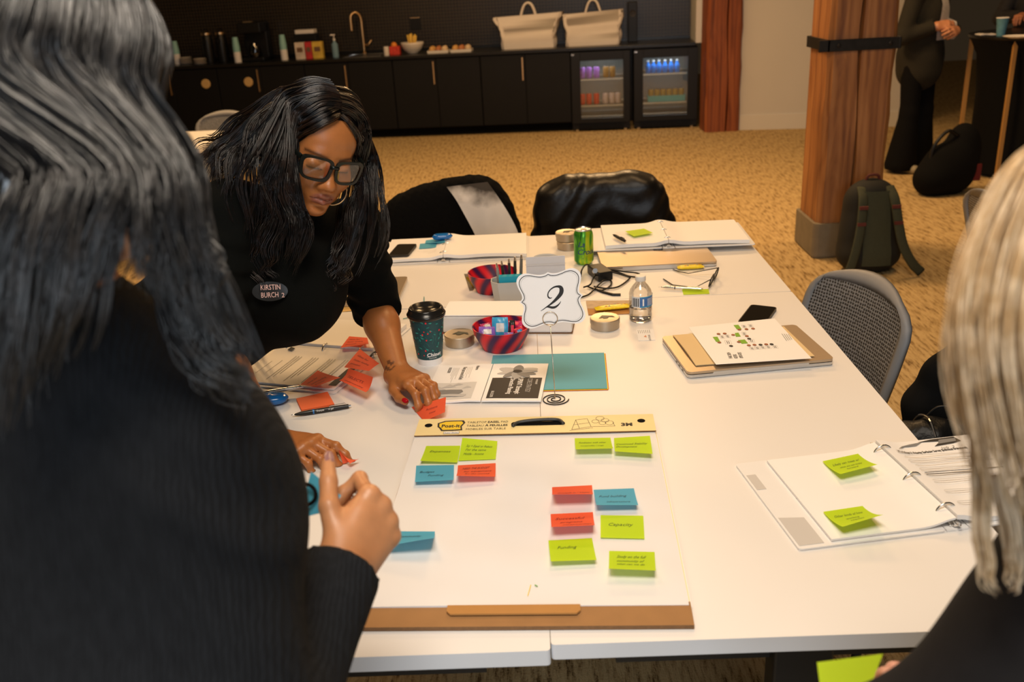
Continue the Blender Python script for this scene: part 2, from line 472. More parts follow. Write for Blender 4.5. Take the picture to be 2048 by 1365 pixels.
# ================================================================== kitchen run
CH = .895
f1 = kp(1144, 200)[0]; f1b = kp(1260, 200)[0]; f2 = kp(1268, 200)[0]; f2b = kp(1394, 200)[0]
klocal('worktop', m_blackstone, -5.2, s_end-.022, -.03, .655, CH-.035, CH, label='long black stone worktop over the cabinets and fridges', cat='worktop', bevel=.004)
klocal('trim_3', m_blackstone, -5.2, s_end-.03, .63, .66, CH+.001, CH+.03, kind='structure')
cuts = [f1-.005]+[kp(x, 190)[0] for x in (964, 790, 615, 440, 262)]
def cabinet(i, s1, s0, label, discs=()):
    w = s1-s0-.006
    c = thing('base_cabinet', label, 'cabinet', kpt((s0+s1)/2, .0, 0), KA, 'black base cabinets under the worktop')
    MB().box((0, .33, (CH-.036+.1)/2), (w, .60, CH-.036-.1)).build('body', m_blackcab, c, bevel=.002)
    MB().box((0, .36, .05), (w, .50, .098)).build('plinth', m_blackmatte, c)
    for k in (-1, 1):
        dw = w/2-.004
        dr = MB().box((k*w/4, .015, .48), (dw, .026, .74)).build('door', m_blackcab, c, bevel=.003)
        if k == -1:
            hz = .70
            h = MB(); h.box((-.028, -.022, hz), (.012, .012, .24)); h.box((-.028, -.008, hz+.1), (.008, .03, .008)); h.box((-.028, -.008, hz-.1), (.008, .03, .008))
            h.build('handle', m_brass, dr)
    for dx in discs:
        MB().lathe([(.052, 0), (.052, .01), (.045, .014), (.001, .014)], 24, (dx, .002, .69), R=rot((1, 0, 0), PI/2), cap1=False).build('waste_opening', M('pale wood disc', (.55, .36, .14, 1), .5), c)
    return c
labs = ['black base cabinet right beside the drinks fridges', 'black base cabinet under the pastry trays', 'black base cabinet under the sink tap',
        'black base cabinet with a round pale waste opening under the paper cups', 'black base cabinet with a round pale waste opening at the coffee end']
for i in range(5):
    ds = ()
    sc_ = (cuts[i]+cuts[i+1])/2
    if i == 3: ds = (kp(497, 163)[0]-sc_,)
    if i == 4: ds = (kp(412, 168)[0]-sc_,)
    cabinet(i, cuts[i], cuts[i+1], labs[i], ds)

m_fint = M('fridge liner', (.20, .19, .16, 1), .5)
m_wire = M('chrome wire', (.7, .7, .68, 1), .25, 1.0)
m_glass = mat_clear('door glass', (.93, .96, .95, 1), .10)
def fridge(label, sa, sb_, pxl, pxr, pyt, pyb, lamp, lc):
    w = sb_-sa; sc_ = (sa+sb_)/2; H = CH-.05
    fr = thing('drinks_fridge', label, 'fridge', kpt(sc_, 0, 0), KA)
    xl, zt = kp(pxl, pyt); xr, zb = kp(pxr, pyb); xl -= sc_; xr -= sc_
    y0, y1 = .02, .60; b = MB(); z0 = .02; tk = .03
    b.box((-w/2+tk/2, (y0+y1)/2, (z0+H)/2), (tk, y1-y0, H-z0)); b.box((w/2-tk/2, (y0+y1)/2, (z0+H)/2), (tk, y1-y0, H-z0))
    b.box((0, (y0+y1)/2, H-tk/2), (w-2*tk, y1-y0, tk)); b.box((0, y1-tk/2, (z0+H)/2), (w-2*tk, tk, H-z0-2*tk)); b.box((0, (y0+y1)/2, .055), (w-2*tk, y1-y0, .07))
    b.build('cabinet_shell', m_black, fr)
    i = MB(); ix = w/2-tk-.002
    i.box((0, y1-tk-.006, (zb+zt)/2), (2*ix, .006, zt-zb+.1)); i.box((-ix+.003, .3, (zb+zt)/2), (.006, .5, zt-zb+.1)); i.box((ix-.003, .3, (zb+zt)/2), (.006, .5, zt-zb+.1))
    i.build('liner', m_fint, fr)
    d = MB(); bt = .095; zt2 = H-.003
    d.box(((-w/2+xl)/2, -.005, (bt+zt2)/2), (xl+w/2, .045, zt2-bt)); d.box(((w/2+xr)/2, -.005, (bt+zt2)/2), (w/2-xr, .045, zt2-bt))
    d.box(((xl+xr)/2, -.005, (zt+zt2)/2), (xr-xl, .045, zt2-zt)); d.box(((xl+xr)/2, -.005, (zb+bt)/2), (xr-xl, .045, zb-bt))
    dr = d.build('door', m_black, fr, bevel=.002)
    MB().box(((xl+xr)/2, -.005, (zb+zt)/2), (xr-xl, .006, zt-zb)).build('door_glass', m_glass, dr)
    MB().box((-w/2+.02, -.03, zt2-.02), (.03, .012, .014)).build('hinge_cap', m_steel, dr)
    g = MB()
    for k in range(6): g.box((0, .0, .03+k*.009), (w-.14, .01, .004))
    g.build('kick_grille', m_black, fr)
    for k in (-1, 1): MB().lathe([(.018, 0), (.018, .02)], 10, (k*(w/2-.05), .03, 0)).build('foot', m_steel, fr)
    hs = zt-zb; sh = [zb+hs*.66, zb+hs*.20] if lamp == 0 else [zb+hs*.70, zb+hs*.20]
    zz = []
    for z in sh+[zb+.01]:
        s = MB()
        for k in range(26): s.box((-ix+.01+(2*ix-.02)*k/25, .3, z), (.004, .48, .004))
        s.box((0, .07, z), (2*ix-.01, .008, .014)); s.box((0, .53, z), (2*ix-.01, .008, .008))
        s.build('wire_shelf', m_wire, fr); zz.append(z+.008)
    ld = bpy.data.lights.new('fridge_lamp', 'AREA'); ld.energy = 1.6; ld.color = lc; ld.shape = 'RECTANGLE'; ld.size = .4; ld.size_y = .06
    lo = bpy.data.objects.new('fridge_lamp', ld); COL.objects.link(lo); lo.location = Vector(kpt(sc_, .12, zt+.03)); lo.rotation_euler = (.35, 0, KA)
    return sc_, zz, ix
m_lid = M('can aluminium', (.8, .8, .82, 1), .3, 1.0)
def small_can(s, off, z, mt, label, group, r=.031, h=.12):
    c = thing('drink_can', label, 'can', kpt(s, off, z), KA, group)
    MB().lathe([(.024, 0), (r, .008), (r, h-.012), (.026, h-.002)], 14).build('can_body', mt, c, smooth='auto')
    MB().lathe([(.026, h-.004), (.026, h), (.023, h-.002), (.001, h-.002)], 14, cap1=False, cap0=False).build('can_lid', m_lid, c)
sc1, z1_, ix1 = fridge('black glass-door drinks fridge holding red and silver cans, beside the cabinets', f1, f1b, 1160, 1247, 122, 234, 0, (.95, .95, 1.0))
mp_ = M('purple print', (.30, .12, .42, 1), .35, noise=.5, nscale=30); mbr = M('amber print', (.26, .13, .03, 1), .4, noise=.5, nscale=30)
mrd = M('red print', (.60, .05, .03, 1), .35, noise=.5, nscale=30); msv = M('silver pink print', (.55, .42, .40, 1), .35, noise=.3, nscale=30)
for px in (1165, 1178, 1193): small_can(kp(px, 150, .15)[0], .15, z1_[0], mp_, 'purple drink can on the upper fridge shelf', 'purple cans in the left fridge')
for px in (1212, 1225): small_can(kp(px, 150, .15)[0], .15, z1_[0], mbr, 'amber drink can on the upper fridge shelf', 'amber cans in the left fridge')
for px in (1165, 1178, 1193): small_can(kp(px, 200, .15)[0], .15, z1_[1], mrd, 'red drink can on the lower shelf beside silver cans', 'red cans in the left fridge')
for px in (1211, 1224, 1236): small_can(kp(px, 200, .15)[0], .15, z1_[1], msv, 'silver drink can on the lower shelf beside red cans', 'silver cans in the left fridge')
sc2, z2_, ix2 = fridge('black glass-door drinks fridge with blue water bottles, beside the timber pillar', f2, f2b, 1286, 1374, 116, 228, 1, (.7, .82, 1.0))
m_bb = M('blue water bottle', (.03, .22, .75, 1), .2, noise=.3, nscale=20)
for k, px in enumerate((1296, 1307, 1318, 1330, 1342, 1354)):
    c = thing('water_bottle', 'small blue water bottle chilled on the upper shelf', 'bottle', kpt(kp(px, 140, .15)[0], .15, z2_[0]), KA, 'blue water bottles in the right fridge')
    MB().lathe([(.024, 0), (.027, .006), (.027, .07), (.022, .085), (.011, .105), (.011, .118)], 12).build('bottle_body', m_bb, c, smooth='auto')
    MB().lathe([(.013, .118), (.013, .132)], 12).build('cap', m_trimw, c)
ct = thing('drink_carton', 'open teal cardboard tray under the fridge cans', 'carton', kpt(kp(1332, 195, .17)[0], .17, z2_[1]), KA)
cm = MB(); cw, cdp = .40, .16
cm.box((0, 0, .004), (cw, cdp, .006)); cm.box((0, -cdp/2, .035), (cw, .005, .06)); cm.box((0, cdp/2, .035), (cw, .005, .06)); cm.box((-cw/2, 0, .035), (.005, cdp, .06)); cm.box((cw/2, 0, .035), (.005, cdp, .06))
cm.build('tray', M('teal card', (.10, .42, .48, 1), .6), ct)
mgd = M('gold print', (.35, .22, .06, 1), .35, noise=.5, nscale=30)
for k in range(6):
    small_can(kp(1332, 195, .17)[0]-.165+.066*k, .17, z2_[1]+.008, mgd, 'dark gold drink can standing in the teal tray', 'cans in the teal tray', r=.030)

# ---------------------------------------------------------------- things on the worktop
m_cream = M('warm white ceramic', (.72, .66, .58, 1), .35)
m_paperw = M('white paper board', (.74, .70, .66, 1), .6, noise=.04, nscale=30)
m_teal = M('teal print', (.25, .48, .46, 1), .5)
def kthing(name, label, cat, px, off=.28, group=None, z=None):
    s = kp(px, 105, off)[0]
    return thing(name, label, cat, kpt(s, off, CH if z is None else z), KA, group)
def bag(px0, px1, ptop, label, flare, seed):
    r_ = random.Random(seed); off = .22
    s0, _ = kp(px0, 100, off); s1, _ = kp(px1, 100, off); zt = kp((px0+px1)/2, ptop, off)[1]
    w = s1-s0; h = zt-CH; dp = .30
    b = thing('carrier_bag', label, 'bag', kpt((s0+s1)/2, off+.12, CH), KA)
    mb = MB(); N_ = 40; rows = []
    ph = [r_.uniform(0, 6) for _ in range(6)]
    for j in range(13):
        v = j/12; ring = []
        wf = w*(1+.02*math.sin(v*9))+flare*w*max(0, v-.35)**1.3
        df = dp*(1-.55*max(0, v-.35)/.65)
        for i, p in enumerate(rrect(wf, df, .02, 4)):
            pass
        pts = rrect(wf, df, .03*(1-v)+.008, 9)
        for i, p in enumerate(pts):
            a = i/len(pts)*2*PI
            cr = (.010+.012*v)*(math.sin(5*a+ph[0]+4*v)+.7*math.sin(9*a+ph[1]-7*v)+.5*math.sin(17*a+ph[2]+11*v))*.8
            zz = h*v*(1-.0*v)
            if v > .6: zz += (abs(p[0])/(wf/2))**2*(v-.6)*h*.42*(1 if p[0] > 0 else .55+.4*r_.random()*0)-(v-.6)*h*.25
            ring.append((p[0]+cr, p[1]+cr*.8, zz))
        rows.append(ring)
    n = len(rows[0])
    mb.add([p for rw in rows for p in rw], [(j*n+i, j*n+(i+1) % n, (j+1)*n+(i+1) % n, (j+1)*n+i) for j in range(12) for i in range(n)])
    mb.add(rows[0], [tuple(range(n))[::-1]])
    o = mb.build('bag_body', M('white plastic bag', (.84, .77, .70, 1), .5, transl=.2, noise=.04, nscale=10), b, smooth=True)
    zh = h*.86
    for k in (-1, 1):
        y = k*dp*.16
        pth = catmull([(-.085, y, zh-.05), (-.08, y, zh+.05), (-.045, y*.7, zh+.15), (0, y*.5, zh+.18), (.045, y*.7, zh+.15), (.08, y, zh+.05), (.085, y, zh-.05)], 5)
        MB().tube(pth, .013, 6, flat=.35, up=(0, 1, 0)).build('bag_handle', MATS['white plastic bag'], b, smooth=True)
bag(1006, 1110, 32, 'crumpled white carrier bag with flared corners beside the pastry trays', .42, 3)
bag(1134, 1240, 26, 'white carrier bag with upright corners over the drinks fridge', .12, 8)

c = kthing('tap', 'tall brass gooseneck tap at the sink', 'tap', 729, .52)
pth = catmull([(0, 0, 0), (0, 0, .25), (-.005, -.0, .40), (-.05, -.03, .455), (-.10, -.06, .42), (-.105, -.065, .30), (-.105, -.065, .26)], 6)
MB().tube(pth, .016, 10).build('spout', m_brass, c, smooth=True)
MB().lathe([(.028, 0), (.028, .012), (.02, .02)], 14).build('base_ring', m_brass, c)
MB().tube([(0, 0, .09), (.06, -.01, .10), (.10, -.02, .15)], [.014, .012, .008], 8).build('lever', m_brass, c, smooth=True)
sk = kthing('sink', 'steel rim of the undermounted sink below the tap', 'sink', 732, .28)
mb = MB()
for (x, y, w, d) in ((0, -.2, .44, .02), (0, .17, .44, .02), (-.21, -.015, .02, .39), (.21, -.015, .02, .39)): mb.box((x, y, .003), (w, d, .006))
mb.build('rim', m_steel, sk)

def cupstack(px, off, n, label):
    c = kthing('paper_cup_stack', label, 'cups', px, off, 'paper cup stacks on the worktop'); hh = .016
    for k in range(n):
        z = k*hh
        MB().lathe([(.040-.0000*k, z), (.029, z+.11)], 14, cap0=False, mi=0).build('paper_cup', m_teal if k > n*.62 else m_paperw, c, smooth='auto')
for (px, off, n, lb) in ((352, .3, 10, 'stack of teal and white paper cups by the plates'), (474, .16, 11, 'stack of teal and white paper cups beside the airpots'), (568, .2, 11, 'stack of teal and white paper cups beside the tea boxes')):
    cupstack(px, off, n, lb)
for px, n, lb in ((368, 6, 'taller stack of white plates at the end of the worktop'), (397, 5, 'lower stack of white plates beside the airpots')):
    c = kthing('plate_stack', lb, 'plates', px, .10 if n == 5 else .22)
    for k in range(n): MB().lathe([(.04, k*.013), (.072, k*.013+.009), (.074, k*.013+.011), (.045, k*.013+.004)], 18).build('plate', m_cream, c, smooth='auto')
for px, lb in ((418, 'black airpot next to the plates'), (446, 'black airpot next to the paper cups')):
    c = kthing('airpot', lb, 'airpot', px, .3)
    MB().lathe([(.060, 0), (.063, .02), (.063, .24), (.055, .28), (.05, .30)], 18).build('flask', m_black, c, smooth='auto')
    MB().lathe([(.05, .30), (.055, .305), (.055, .325), (.02, .33)], 18).build('lid', m_brass, c, smooth='auto')
    MB().tube(catmull([(0, -.055, .27), (0, -.062, .34), (0, 0, .37), (0, .062, .34), (0, .055, .27)], 5), .007, 6).build('carry_handle', m_black, c)
    MB().box((0, -.075, .235), (.03, .04, .03)).build('spout', m_black, c)
c = kthing('coffee_brewer', 'black coffee brewer between the paper cup stacks', 'coffee machine', 515, .35)
mb = MB(); mb.box((0, .08, .2), (.26, .14, .40)); mb.box((0, -.03, .36), (.26, .30, .11)); mb.box((0, -.03, .02), (.26, .30, .04)); mb.build('housing', m_black, c, bevel=.008)
MB().lathe([(.06, .045), (.07, .1), (.05, .17), (.045, .19)], 16, (0, -.06, 0)).build('carafe', mat_clear('smoked glass', (.25, .2, .15, 1), .2), c, smooth='auto')
MB().box((-.05, -.03, .42), (.10, .06, .012)).build('top_lid', m_brass, c)
c = kthing('napkin_dispenser', 'black dispenser with white paper on top behind the tea boxes', 'dispenser', 617, .42)
MB().box((0, 0, .13), (.26, .16, .26)).build('housing', m_black, c, bevel=.006)
MB().box((0, 0, .282), (.22, .13, .044)).build('paper', m_paperw, c, bevel=.006)
for px, col, lb, w in ((602, (.62, .52, .42, 1), 'white patterned tea box beside the red box', .11), (619.5, (.5, .03, .03, 1), 'red tea box between white and yellow boxes', .075), (637, (.62, .42, .06, 1), 'yellow patterned tea box beside the red box', .115)):
    c = kthing('tea_box', lb, 'box', px, .2, 'tea boxes on the worktop')
    MB().box((0, 0, .09), (w, .07, .18)).build('carton', M('tea '+lb[:5], col, .5, noise=.6, nscale=14), c, bevel=.002)
    MB().box((0, -.0358, .10), (w*.6, .001, .05)).build('front_print', M('tea dark print', (.15, .08, .04, 1), .5), c)
c = kthing('soap_bottle', 'clear blue pump soap bottle beside the tap', 'bottle', 671, .22)
MB().lathe([(.034, 0), (.036, .01), (.036, .14), (.014, .165), (.012, .18)], 14).build('bottle_body', M('blue soap', (.25, .42, .52, 1), .2, transl=.3), c, smooth='auto')
mb = MB().lathe([(.014, .18), (.014, .20), (.005, .20), (.005, .235)], 10); mb.box((-.012, 0, .24), (.05, .014, .014)); mb.build('pump', m_paperw, c)
c = kthing('snack_carton', 'red carton of fruit beside the white bowl', 'carton', 791, .2)
MB().box((0, 0, .045), (.115, .11, .09)).build('carton', mrd, c, bevel=.004)
MB().lathe([(.001, .07), (.03, .08), (.036, .105), (.02, .13), (.001, .134)], 12, (-.01, 0, 0)).build('orange_fruit', M('orange peel', (.75, .25, .03, 1), .5), c, smooth=True)
c = kthing('white_jar', 'small white lidded jar beside the red carton', 'jar', 773, .10)
MB().lathe([(.028, 0), (.03, .01), (.03, .07), (.025, .075)], 14).build('jar_body', m_cream, c, smooth='auto')
MB().lathe([(.029, .076), (.029, .096)], 14).build('lid', m_paperw, c)
c = kthing('serving_bowl', 'white serving bowl on the worktop beside the pastry trays', 'bowl', 826, .24)
MB().lathe([(.05, 0), (.055, .006), (.10, .045), (.125, .10), (.128, .12), (.122, .12), (.10, .06), (.04, .02), (.001, .02)], 26, cap1=False).build('bowl_body', m_cream, c, smooth=True)
myl = M('yellow crisp', (.85, .55, .10, 1), .5)
bx = kpt(kp(826, 105, .24)[0], .24, CH)
for k in range(7):
    a = k*.9; p = [(.024*math.cos(a), .024*math.sin(a), .03), (.034*math.cos(a), .034*math.sin(a), .10), (.048*math.cos(a), .046*math.sin(a), .19+.01*(k % 3))]
    o = thing('breadstick', 'yellow breadstick standing in the white serving bowl', 'snack', bx, KA, 'breadsticks in the white bowl')
    MB().tube(p, .009, 7).build('stick', myl, o, smooth=True)
r2 = random.Random(4)
for px, lb in ((878, 'white pastry tray beside the serving bowl'), (924, 'white pastry tray beside the carrier bag')):
    off = .18; c = kthing('pastry_tray', lb, 'tray', px, off)
    mb = MB(); mb.prism(rrect(.23, .17, .02), 0, .006)
    for (x, y, w, d) in ((0, -.083, .23, .006), (0, .083, .23, .006), (-.113, 0, .006, .17), (.113, 0, .006, .17)): mb.box((x, y, .016), (w, d, .026))
    mb.build('tray_body', m_cream, c)
    b0 = kpt(kp(px, 105, off)[0], off, CH)
    for k in range(6):
        p = b0+KX*(-.07+.07*(k % 3))+KY*(-.035+.07*(k//3))+V3(0, 0, .0065)
        o = thing('pastry', 'baked pastry piled in the '+lb, 'pastry', p, KA+r2.uniform(0, 3), 'pastries in the '+lb)
        MB().lathe([(.026, 0), (.037, .014), (.036, .035+.012*r2.random()), (.020, .062), (.001, .068)], 12, sy=.8).build('dough', M('pastry %d' % (k % 3), [(.62, .34, .10, 1), (.45, .17, .06, 1), (.68, .50, .30, 1)][k % 3], .55, noise=.3, nscale=40), o, smooth=True)
for px, py, lb in ((831, 48, 'black socket plate on the tiles above the serving bowl'), (505, 60, 'black switch plate on the tiles above the brewer')):
    s, z = kp(px, py, .655)
    c = thing('socket_plate', lb, 'socket', kpt(s, .656, z-.06), KA)
    MB().box((0, -.004, .06), (.12, .008, .13)).build('plate', m_black, c, bevel=.002)
    MB().box((0, -.005, .128), (.11, .012, .006)).build('top_edge', m_brass, c)
s, _ = kp(1253, 50, .3)
c = thing('black_speaker', 'tall black box standing behind the upright carrier bag', 'box', kpt(s+.07, .50, CH), KA)
MB().box((0, 0, .21), (.10, .16, .42)).build('housing', m_black, c, bevel=.006)
MB().lathe([(.035, 0), (.038, .004), (.02, .002)], 16, (0, -.081, .3), R=rot((1, 0, 0), PI/2)).build('driver', m_iron, c)
# ================================================================== tables
m_lam = M('white laminate', (.80, .78, .76, 1), .42, noise=.015, nscale=5)
m_edge = M('pale grey edging', (.72, .73, .75, 1), .45)
m_legm = M('black steel leg', (.03, .03, .03, 1), .45, .6)
def table(label, x0, x1, y0, y1, h=T):
    t = thing('white_table', label, 'table', ((x0+x1)/2, (y0+y1)/2, 0))
    w, d = x1-x0, y1-y0
    mb = MB().prism(rrect(w, d, .006, 3), h-.028, h, 1, 0); mb.build('table_top', [m_lam, m_edge], t, bevel=.0012)
    lng = d > w; L2, W2 = (d/2, w/2) if lng else (w/2, d/2)
    for s1 in (-1, 1):
        P_ = lambda a, b: (a, b) if lng else (b, a)              # a across the narrow side, b along the long side
        x_, y_ = P_(0, s1*(L2-.05))
        l = MB().box((x_, y_, (h-.028)/2+.02), (*(P_(.09, .05)), h-.068)).build('leg', m_legm, t, bevel=.004)
        x2, y2 = P_(.5, .05)
        MB().box((x_, y_, .035), (x2, y2, .03)).build('foot_bar', m_legm, l, bevel=.004)
        for s2 in (-1, 1):
            cx_, cy_ = P_(s2*.22, s1*(L2-.05))
            MB().lathe([(.02, 0), (.02, .02)], 10, (cx_, cy_, 0)).build('caster', m_black, l)
    mb = MB()
    if d > w:
        for sx in (-1, 1): mb.box((sx*(w/2-.07), 0, h-.055), (.04, d-.2, .05))
        mb.box((0, 0, h-.055), (.06, d-.1, .05))
        for sy in (-1, 1): mb.box((0, sy*(d/2-.07), h-.055), (w-.2, .04, .05))
    else:
        for sy in (-1, 1): mb.box((0, sy*(d/2-.07), h-.055), (w-.2, .04, .05))
        mb.box((0, 0, h-.055), (w-.1, .06, .05))
        for sx in (-1, 1): mb.box((sx*(w/2-.07), 0, h-.055), (.04, d-.2, .05))
    mb.build('under_frame', m_legm, t)
    return t
table('white table under the coffee cup and open booklet, beside the leaning person', -.764, -.0005, -.012, 1.521)
table('white table under the closed laptop and the binder with green notes', .0005, .764, .0, 1.523)
table('white table set crosswise beyond the others, under the drink can', -.764, .764, 1.5255, 2.288)
table('separate white table far behind, by the black cabinets', -3.6, -2.08, 4.75, 5.55)

# ================================================================== paper goods
m_paper = M('white paper', (.90, .89, .88, 1), .6, noise=.01, nscale=30)
m_ink = M('black ink', (.02, .02, .022, 1), .6)
m_inkg = M('grey ink', (.22, .22, .22, 1), .6)
m_lgrey = M('pale grey ink', (.52, .51, .50, 1), .6)
m_kraft = M('brown corrugated card', (.34, .17, .06, 1), .75, noise=.12, nscale=30)
m_kraftd = M('cut card edge', (.20, .10, .04, 1), .85, noise=.3, nscale=200)
m_kraftl = M('orange brown card', (.46, .22, .06, 1), .7, noise=.08, nscale=30)
m_padtop = M('yellow pad binding', (.88, .72, .36, 1), .6, noise=.05, nscale=25)
m_yellow = M('logo yellow', (.90, .62, .03, 1), .6)
GREEN = M('lime note paper', (.56, .78, .012, 1), .65, transl=.22)
BLUE = M('blue note paper', (.09, .45, .66, 1), .65, transl=.22)
RED = M('coral note paper', (.90, .13, .05, 1), .65, transl=.22)
m_pen_g = M('pen ink on lime', (.10, .17, .02, 1), .6)
m_pen_b = M('pen ink on blue', (.02, .10, .16, 1), .6)
m_pen_r = M('pen ink on coral', (.25, .03, .03, 1), .6)

# ---------------------------------------------------------------- easel pad
PW, PH = .5096, .6426
PZ = .014
pad = thing('easel_pad', 'large white tabletop easel pad with yellow printed binding and brown card base', 'easel pad', (-.2951, .0873, T), -.0434)
_ca, _sa = math.cos(-.0434), math.sin(-.0434)
mb = MB()
mb.box((PW/2, PH/2-.012, .0045), (PW+.004, PH+.02, .008)); mb.build('backing_board', m_kraft, pad, bevel=.001)
mb = MB()
mb.slab(lambda u, v: (u*(PW+.006)-.003, -.042+v*.05, .012-.004*(1-v)), 4, 2, .007, 0, 1)
lip = mb.build('card_flap', [m_kraft, m_kraftd], pad)
tabp = [(.118, .0), (.118, -.014), (.124, -.021), (.318, -.021), (.324, -.014), (.324, .0)]
mb = MB(); mb.prism([(x+.02, y) for x, y in tabp], .0125, .0155); mb.build('lock_tab', m_kraftl, lip)
rp = random.Random(5)
def padsurf(u, v):
    x = u*PW; y = v*PH
    z = PZ-.001+.0011*math.sin(9*v+3*u+.4)*math.sin(2.5*u+1)+.0006*math.sin(31*v+5*u)
    return V3(x, y, max(.0092, z))
mb = MB(); mb.slab(padsurf, 24, 40, .0042); mb.build('sheet', M('easel pad paper', (.79, .775, .775, 1), .65, noise=.02, nscale=12), pad, smooth='auto')
for k in range(3):
    mb = MB(); o_ = .0016*(k+1)
    mb.box((PW/2+o_, PH/2-.001, .0088-.0006*k), (PW, PH-.004, .0005)); mb.build('under_sheet', m_padtop if k == 1 else m_paper, pad)
st0 = PH-.075
mb = MB(); mb.slab(lambda u, v: V3(-.001+u*(PW+.003), st0+v*.078, PZ+.004), 2, 2, .0025, 0, 1)
bind = mb.build('binding', [m_padtop, m_kraftd], pad)
ztop = PZ+.0043
S = lambda u, v: V3(u, v, ztop)
pr_ = MB()
write(pr_, 'TABLETOP', S, .108, st0+.052, .0125, width=.042); write(pr_, 'EASEL', S, .153, st0+.052, .0125, width=.026, bold=.03); write(pr_, 'PAD', S, .182, st0+.052, .0125, width=.015)
write(pr_, 'TABLEAU', S, .108, st0+.036, .0125, width=.037); write(pr_, 'À FEUILLES', S, .148, st0+.036, .0125, width=.049, bold=.03)
write(pr_, 'MOBILES SUR TABLE', S, .108, st0+.020, .0125, width=.086)
write(pr_, '3M', S, .440, st0+.024, .019, width=.024, bold=.05)
# line drawing of the folded easel and fans
def seg(a, b, w=.0009): pr_.ribbon([a, b], w, S)
ex, ey = .335, st0+.012
for a, b in (((0, 0), (.012, .045)), ((.012, .045), (.045, .05)), ((.045, .05), (.055, .012)), ((0, 0), (.055, .012)), ((.012, .045), (.022, .004)), ((.006, .022), (.05, .03)), ((-.006, -.004), (.06, .006))):
    seg((ex+a[0]*.75, ey+a[1]), (ex+b[0]*.75, ey+b[1]))
for cx, cy, r in ((.068, .036, .010), (.082, .05, .012), (.096, .04, .011), (.108, .028, .012), (.088, .028, .010)):
    pr_.ribbon([(ex+.75*(cx+r*math.cos(a*.5236)), ey+cy+.8*r*math.sin(a*.5236)) for a in range(13)], .0008, S)
seg((ex+.041, ey+.012), (ex+.092, ey+.012)); seg((ex+.092, ey+.012), (ex+.088, ey+.03))
pr_.build('printing', m_ink, bind)
lg = MB(); bx0, by0 = .049, st0+.026; LK = .76
outl = [(-.008, .03), (.012, .040), (.036, .041), (.066, .041), (.072, .030), (.064, .012), (.068, -.006), (.040, -.008), (.008, -.008), (.0, .006), (-.006, .012)]
lg.poly([(bx0+x*LK, by0+y) for x, y in outl], lambda u, v: V3(u, v, ztop), 0)
lg.poly([(bx0+(.031+(x-.031)*.86)*LK, by0+.0165+(y-.0165)*.80) for x, y in outl], lambda u, v: V3(u, v, ztop+.0002), 1)
write(lg, 'Post-it', lambda u, v: V3(u, v, ztop+.0004), bx0+.0045, by0+.008, .020, width=.040, bold=.03)
lg.poly([(bx0+.012, by0-.022), (bx0+.046, by0-.022), (bx0+.046, by0-.011), (bx0+.012, by0-.011)], lambda u, v: V3(u, v, ztop), 0)
lg.poly([(bx0+.0128, by0-.0212), (bx0+.0452, by0-.0212), (bx0+.0452, by0-.0118), (bx0+.0128, by0-.0118)], lambda u, v: V3(u, v, ztop+.0002), 2)
write(lg, 'Super Sticky', lambda u, v: V3(u, v, ztop+.0004), bx0+.0145, by0-.0195, .007, width=.029)
lg.build('logo', [m_ink, m_yellow, m_paper], bind)
hb = MB()
hb.prism([(p[0], p[1]) for p in rrect(.115, .018, .008, 4, .262, st0+.044)], ztop-.0002, ztop+.0002); hb.build('handle_slot', m_blackmatte, bind)
hd = MB(); hd.tube(catmull([(.208, st0+.030, ztop+.002), (.222, st0+.044, ztop+.004), (.262, st0+.049, ztop+.006), (.304, st0+.052, ztop+.004), (.318, st0+.036, ztop+.002)], 6), .0038, 8)
hd.build('carry_handle', M('grey black handle', (.03, .03, .028, 1), .4), bind, smooth=True)
for hx in (.024, .484):
    MB().lathe([(.0085, 0), (.0085, .0003)], 18, (hx, st0+.046, ztop)).build('binding_hole', m_blackmatte, bind)
mk = MB(); S2 = lambda u, v: V3(u, v, PZ+.0012)
mk.ribbon([(.262, .022), (.266, .050)], .0012, S2, 0); mk.ribbon([(.272, .050), (.277, .046)], .002, S2, 1)
mk.build('stray_marks', [m_yellow, M('green ink', (.1, .4, .1, 1), .6)], pad)

# ---------------------------------------------------------------- sticky notes
def sph_hit(c, px, r, zmin):
    """point on the pixel's ray at distance r from c (a note edge lifted off its surface)"""
    d = nrm(ray(*px)); o = CAM-c
    b = d @ o; q = b*b-(o @ o-r*r)
    t0 = (zmin-CAM[2])/d[2]                       # lying flat
    flat = CAM+d*t0
    if np.linalg.norm(flat-c) >= r*.985 or q < 0:
        if q < 0: t = -b; return CAM+d*min(t, t0)
        if np.linalg.norm(flat-c) >= r*.985: return flat
    best = flat
    for t in (-b-math.sqrt(q), -b+math.sqrt(q)):
        p = CAM+d*t
        if p[2] >= zmin-1e-4 and p[2]-zmin < .074: best = p; break
    return best
NOTE_N = [0]
def note_surface(TL, TR, BR, BL, z, bow=1.9, kick=0.0):
    TL, TR, BR, BL = map(np.asarray, (TL, TR, BR, BL))
    def S(u, v, e=0.0):                           # v=0 top edge, v=1 free edge
        p = (1-u)*((1-v)*TL+v*BL)+u*((1-v)*TR+v*BR)
        z0 = (1-u)*TL[2]+u*TR[2]; z1 = (1-u)*BL[2]+u*BR[2]
        zz = z0+(z1-z0)*abs(v)**bow+kick*math.sin(PI*min(1, max(0, v)))
        return V3(p[0], p[1], max(zz, z)+e)
    return S
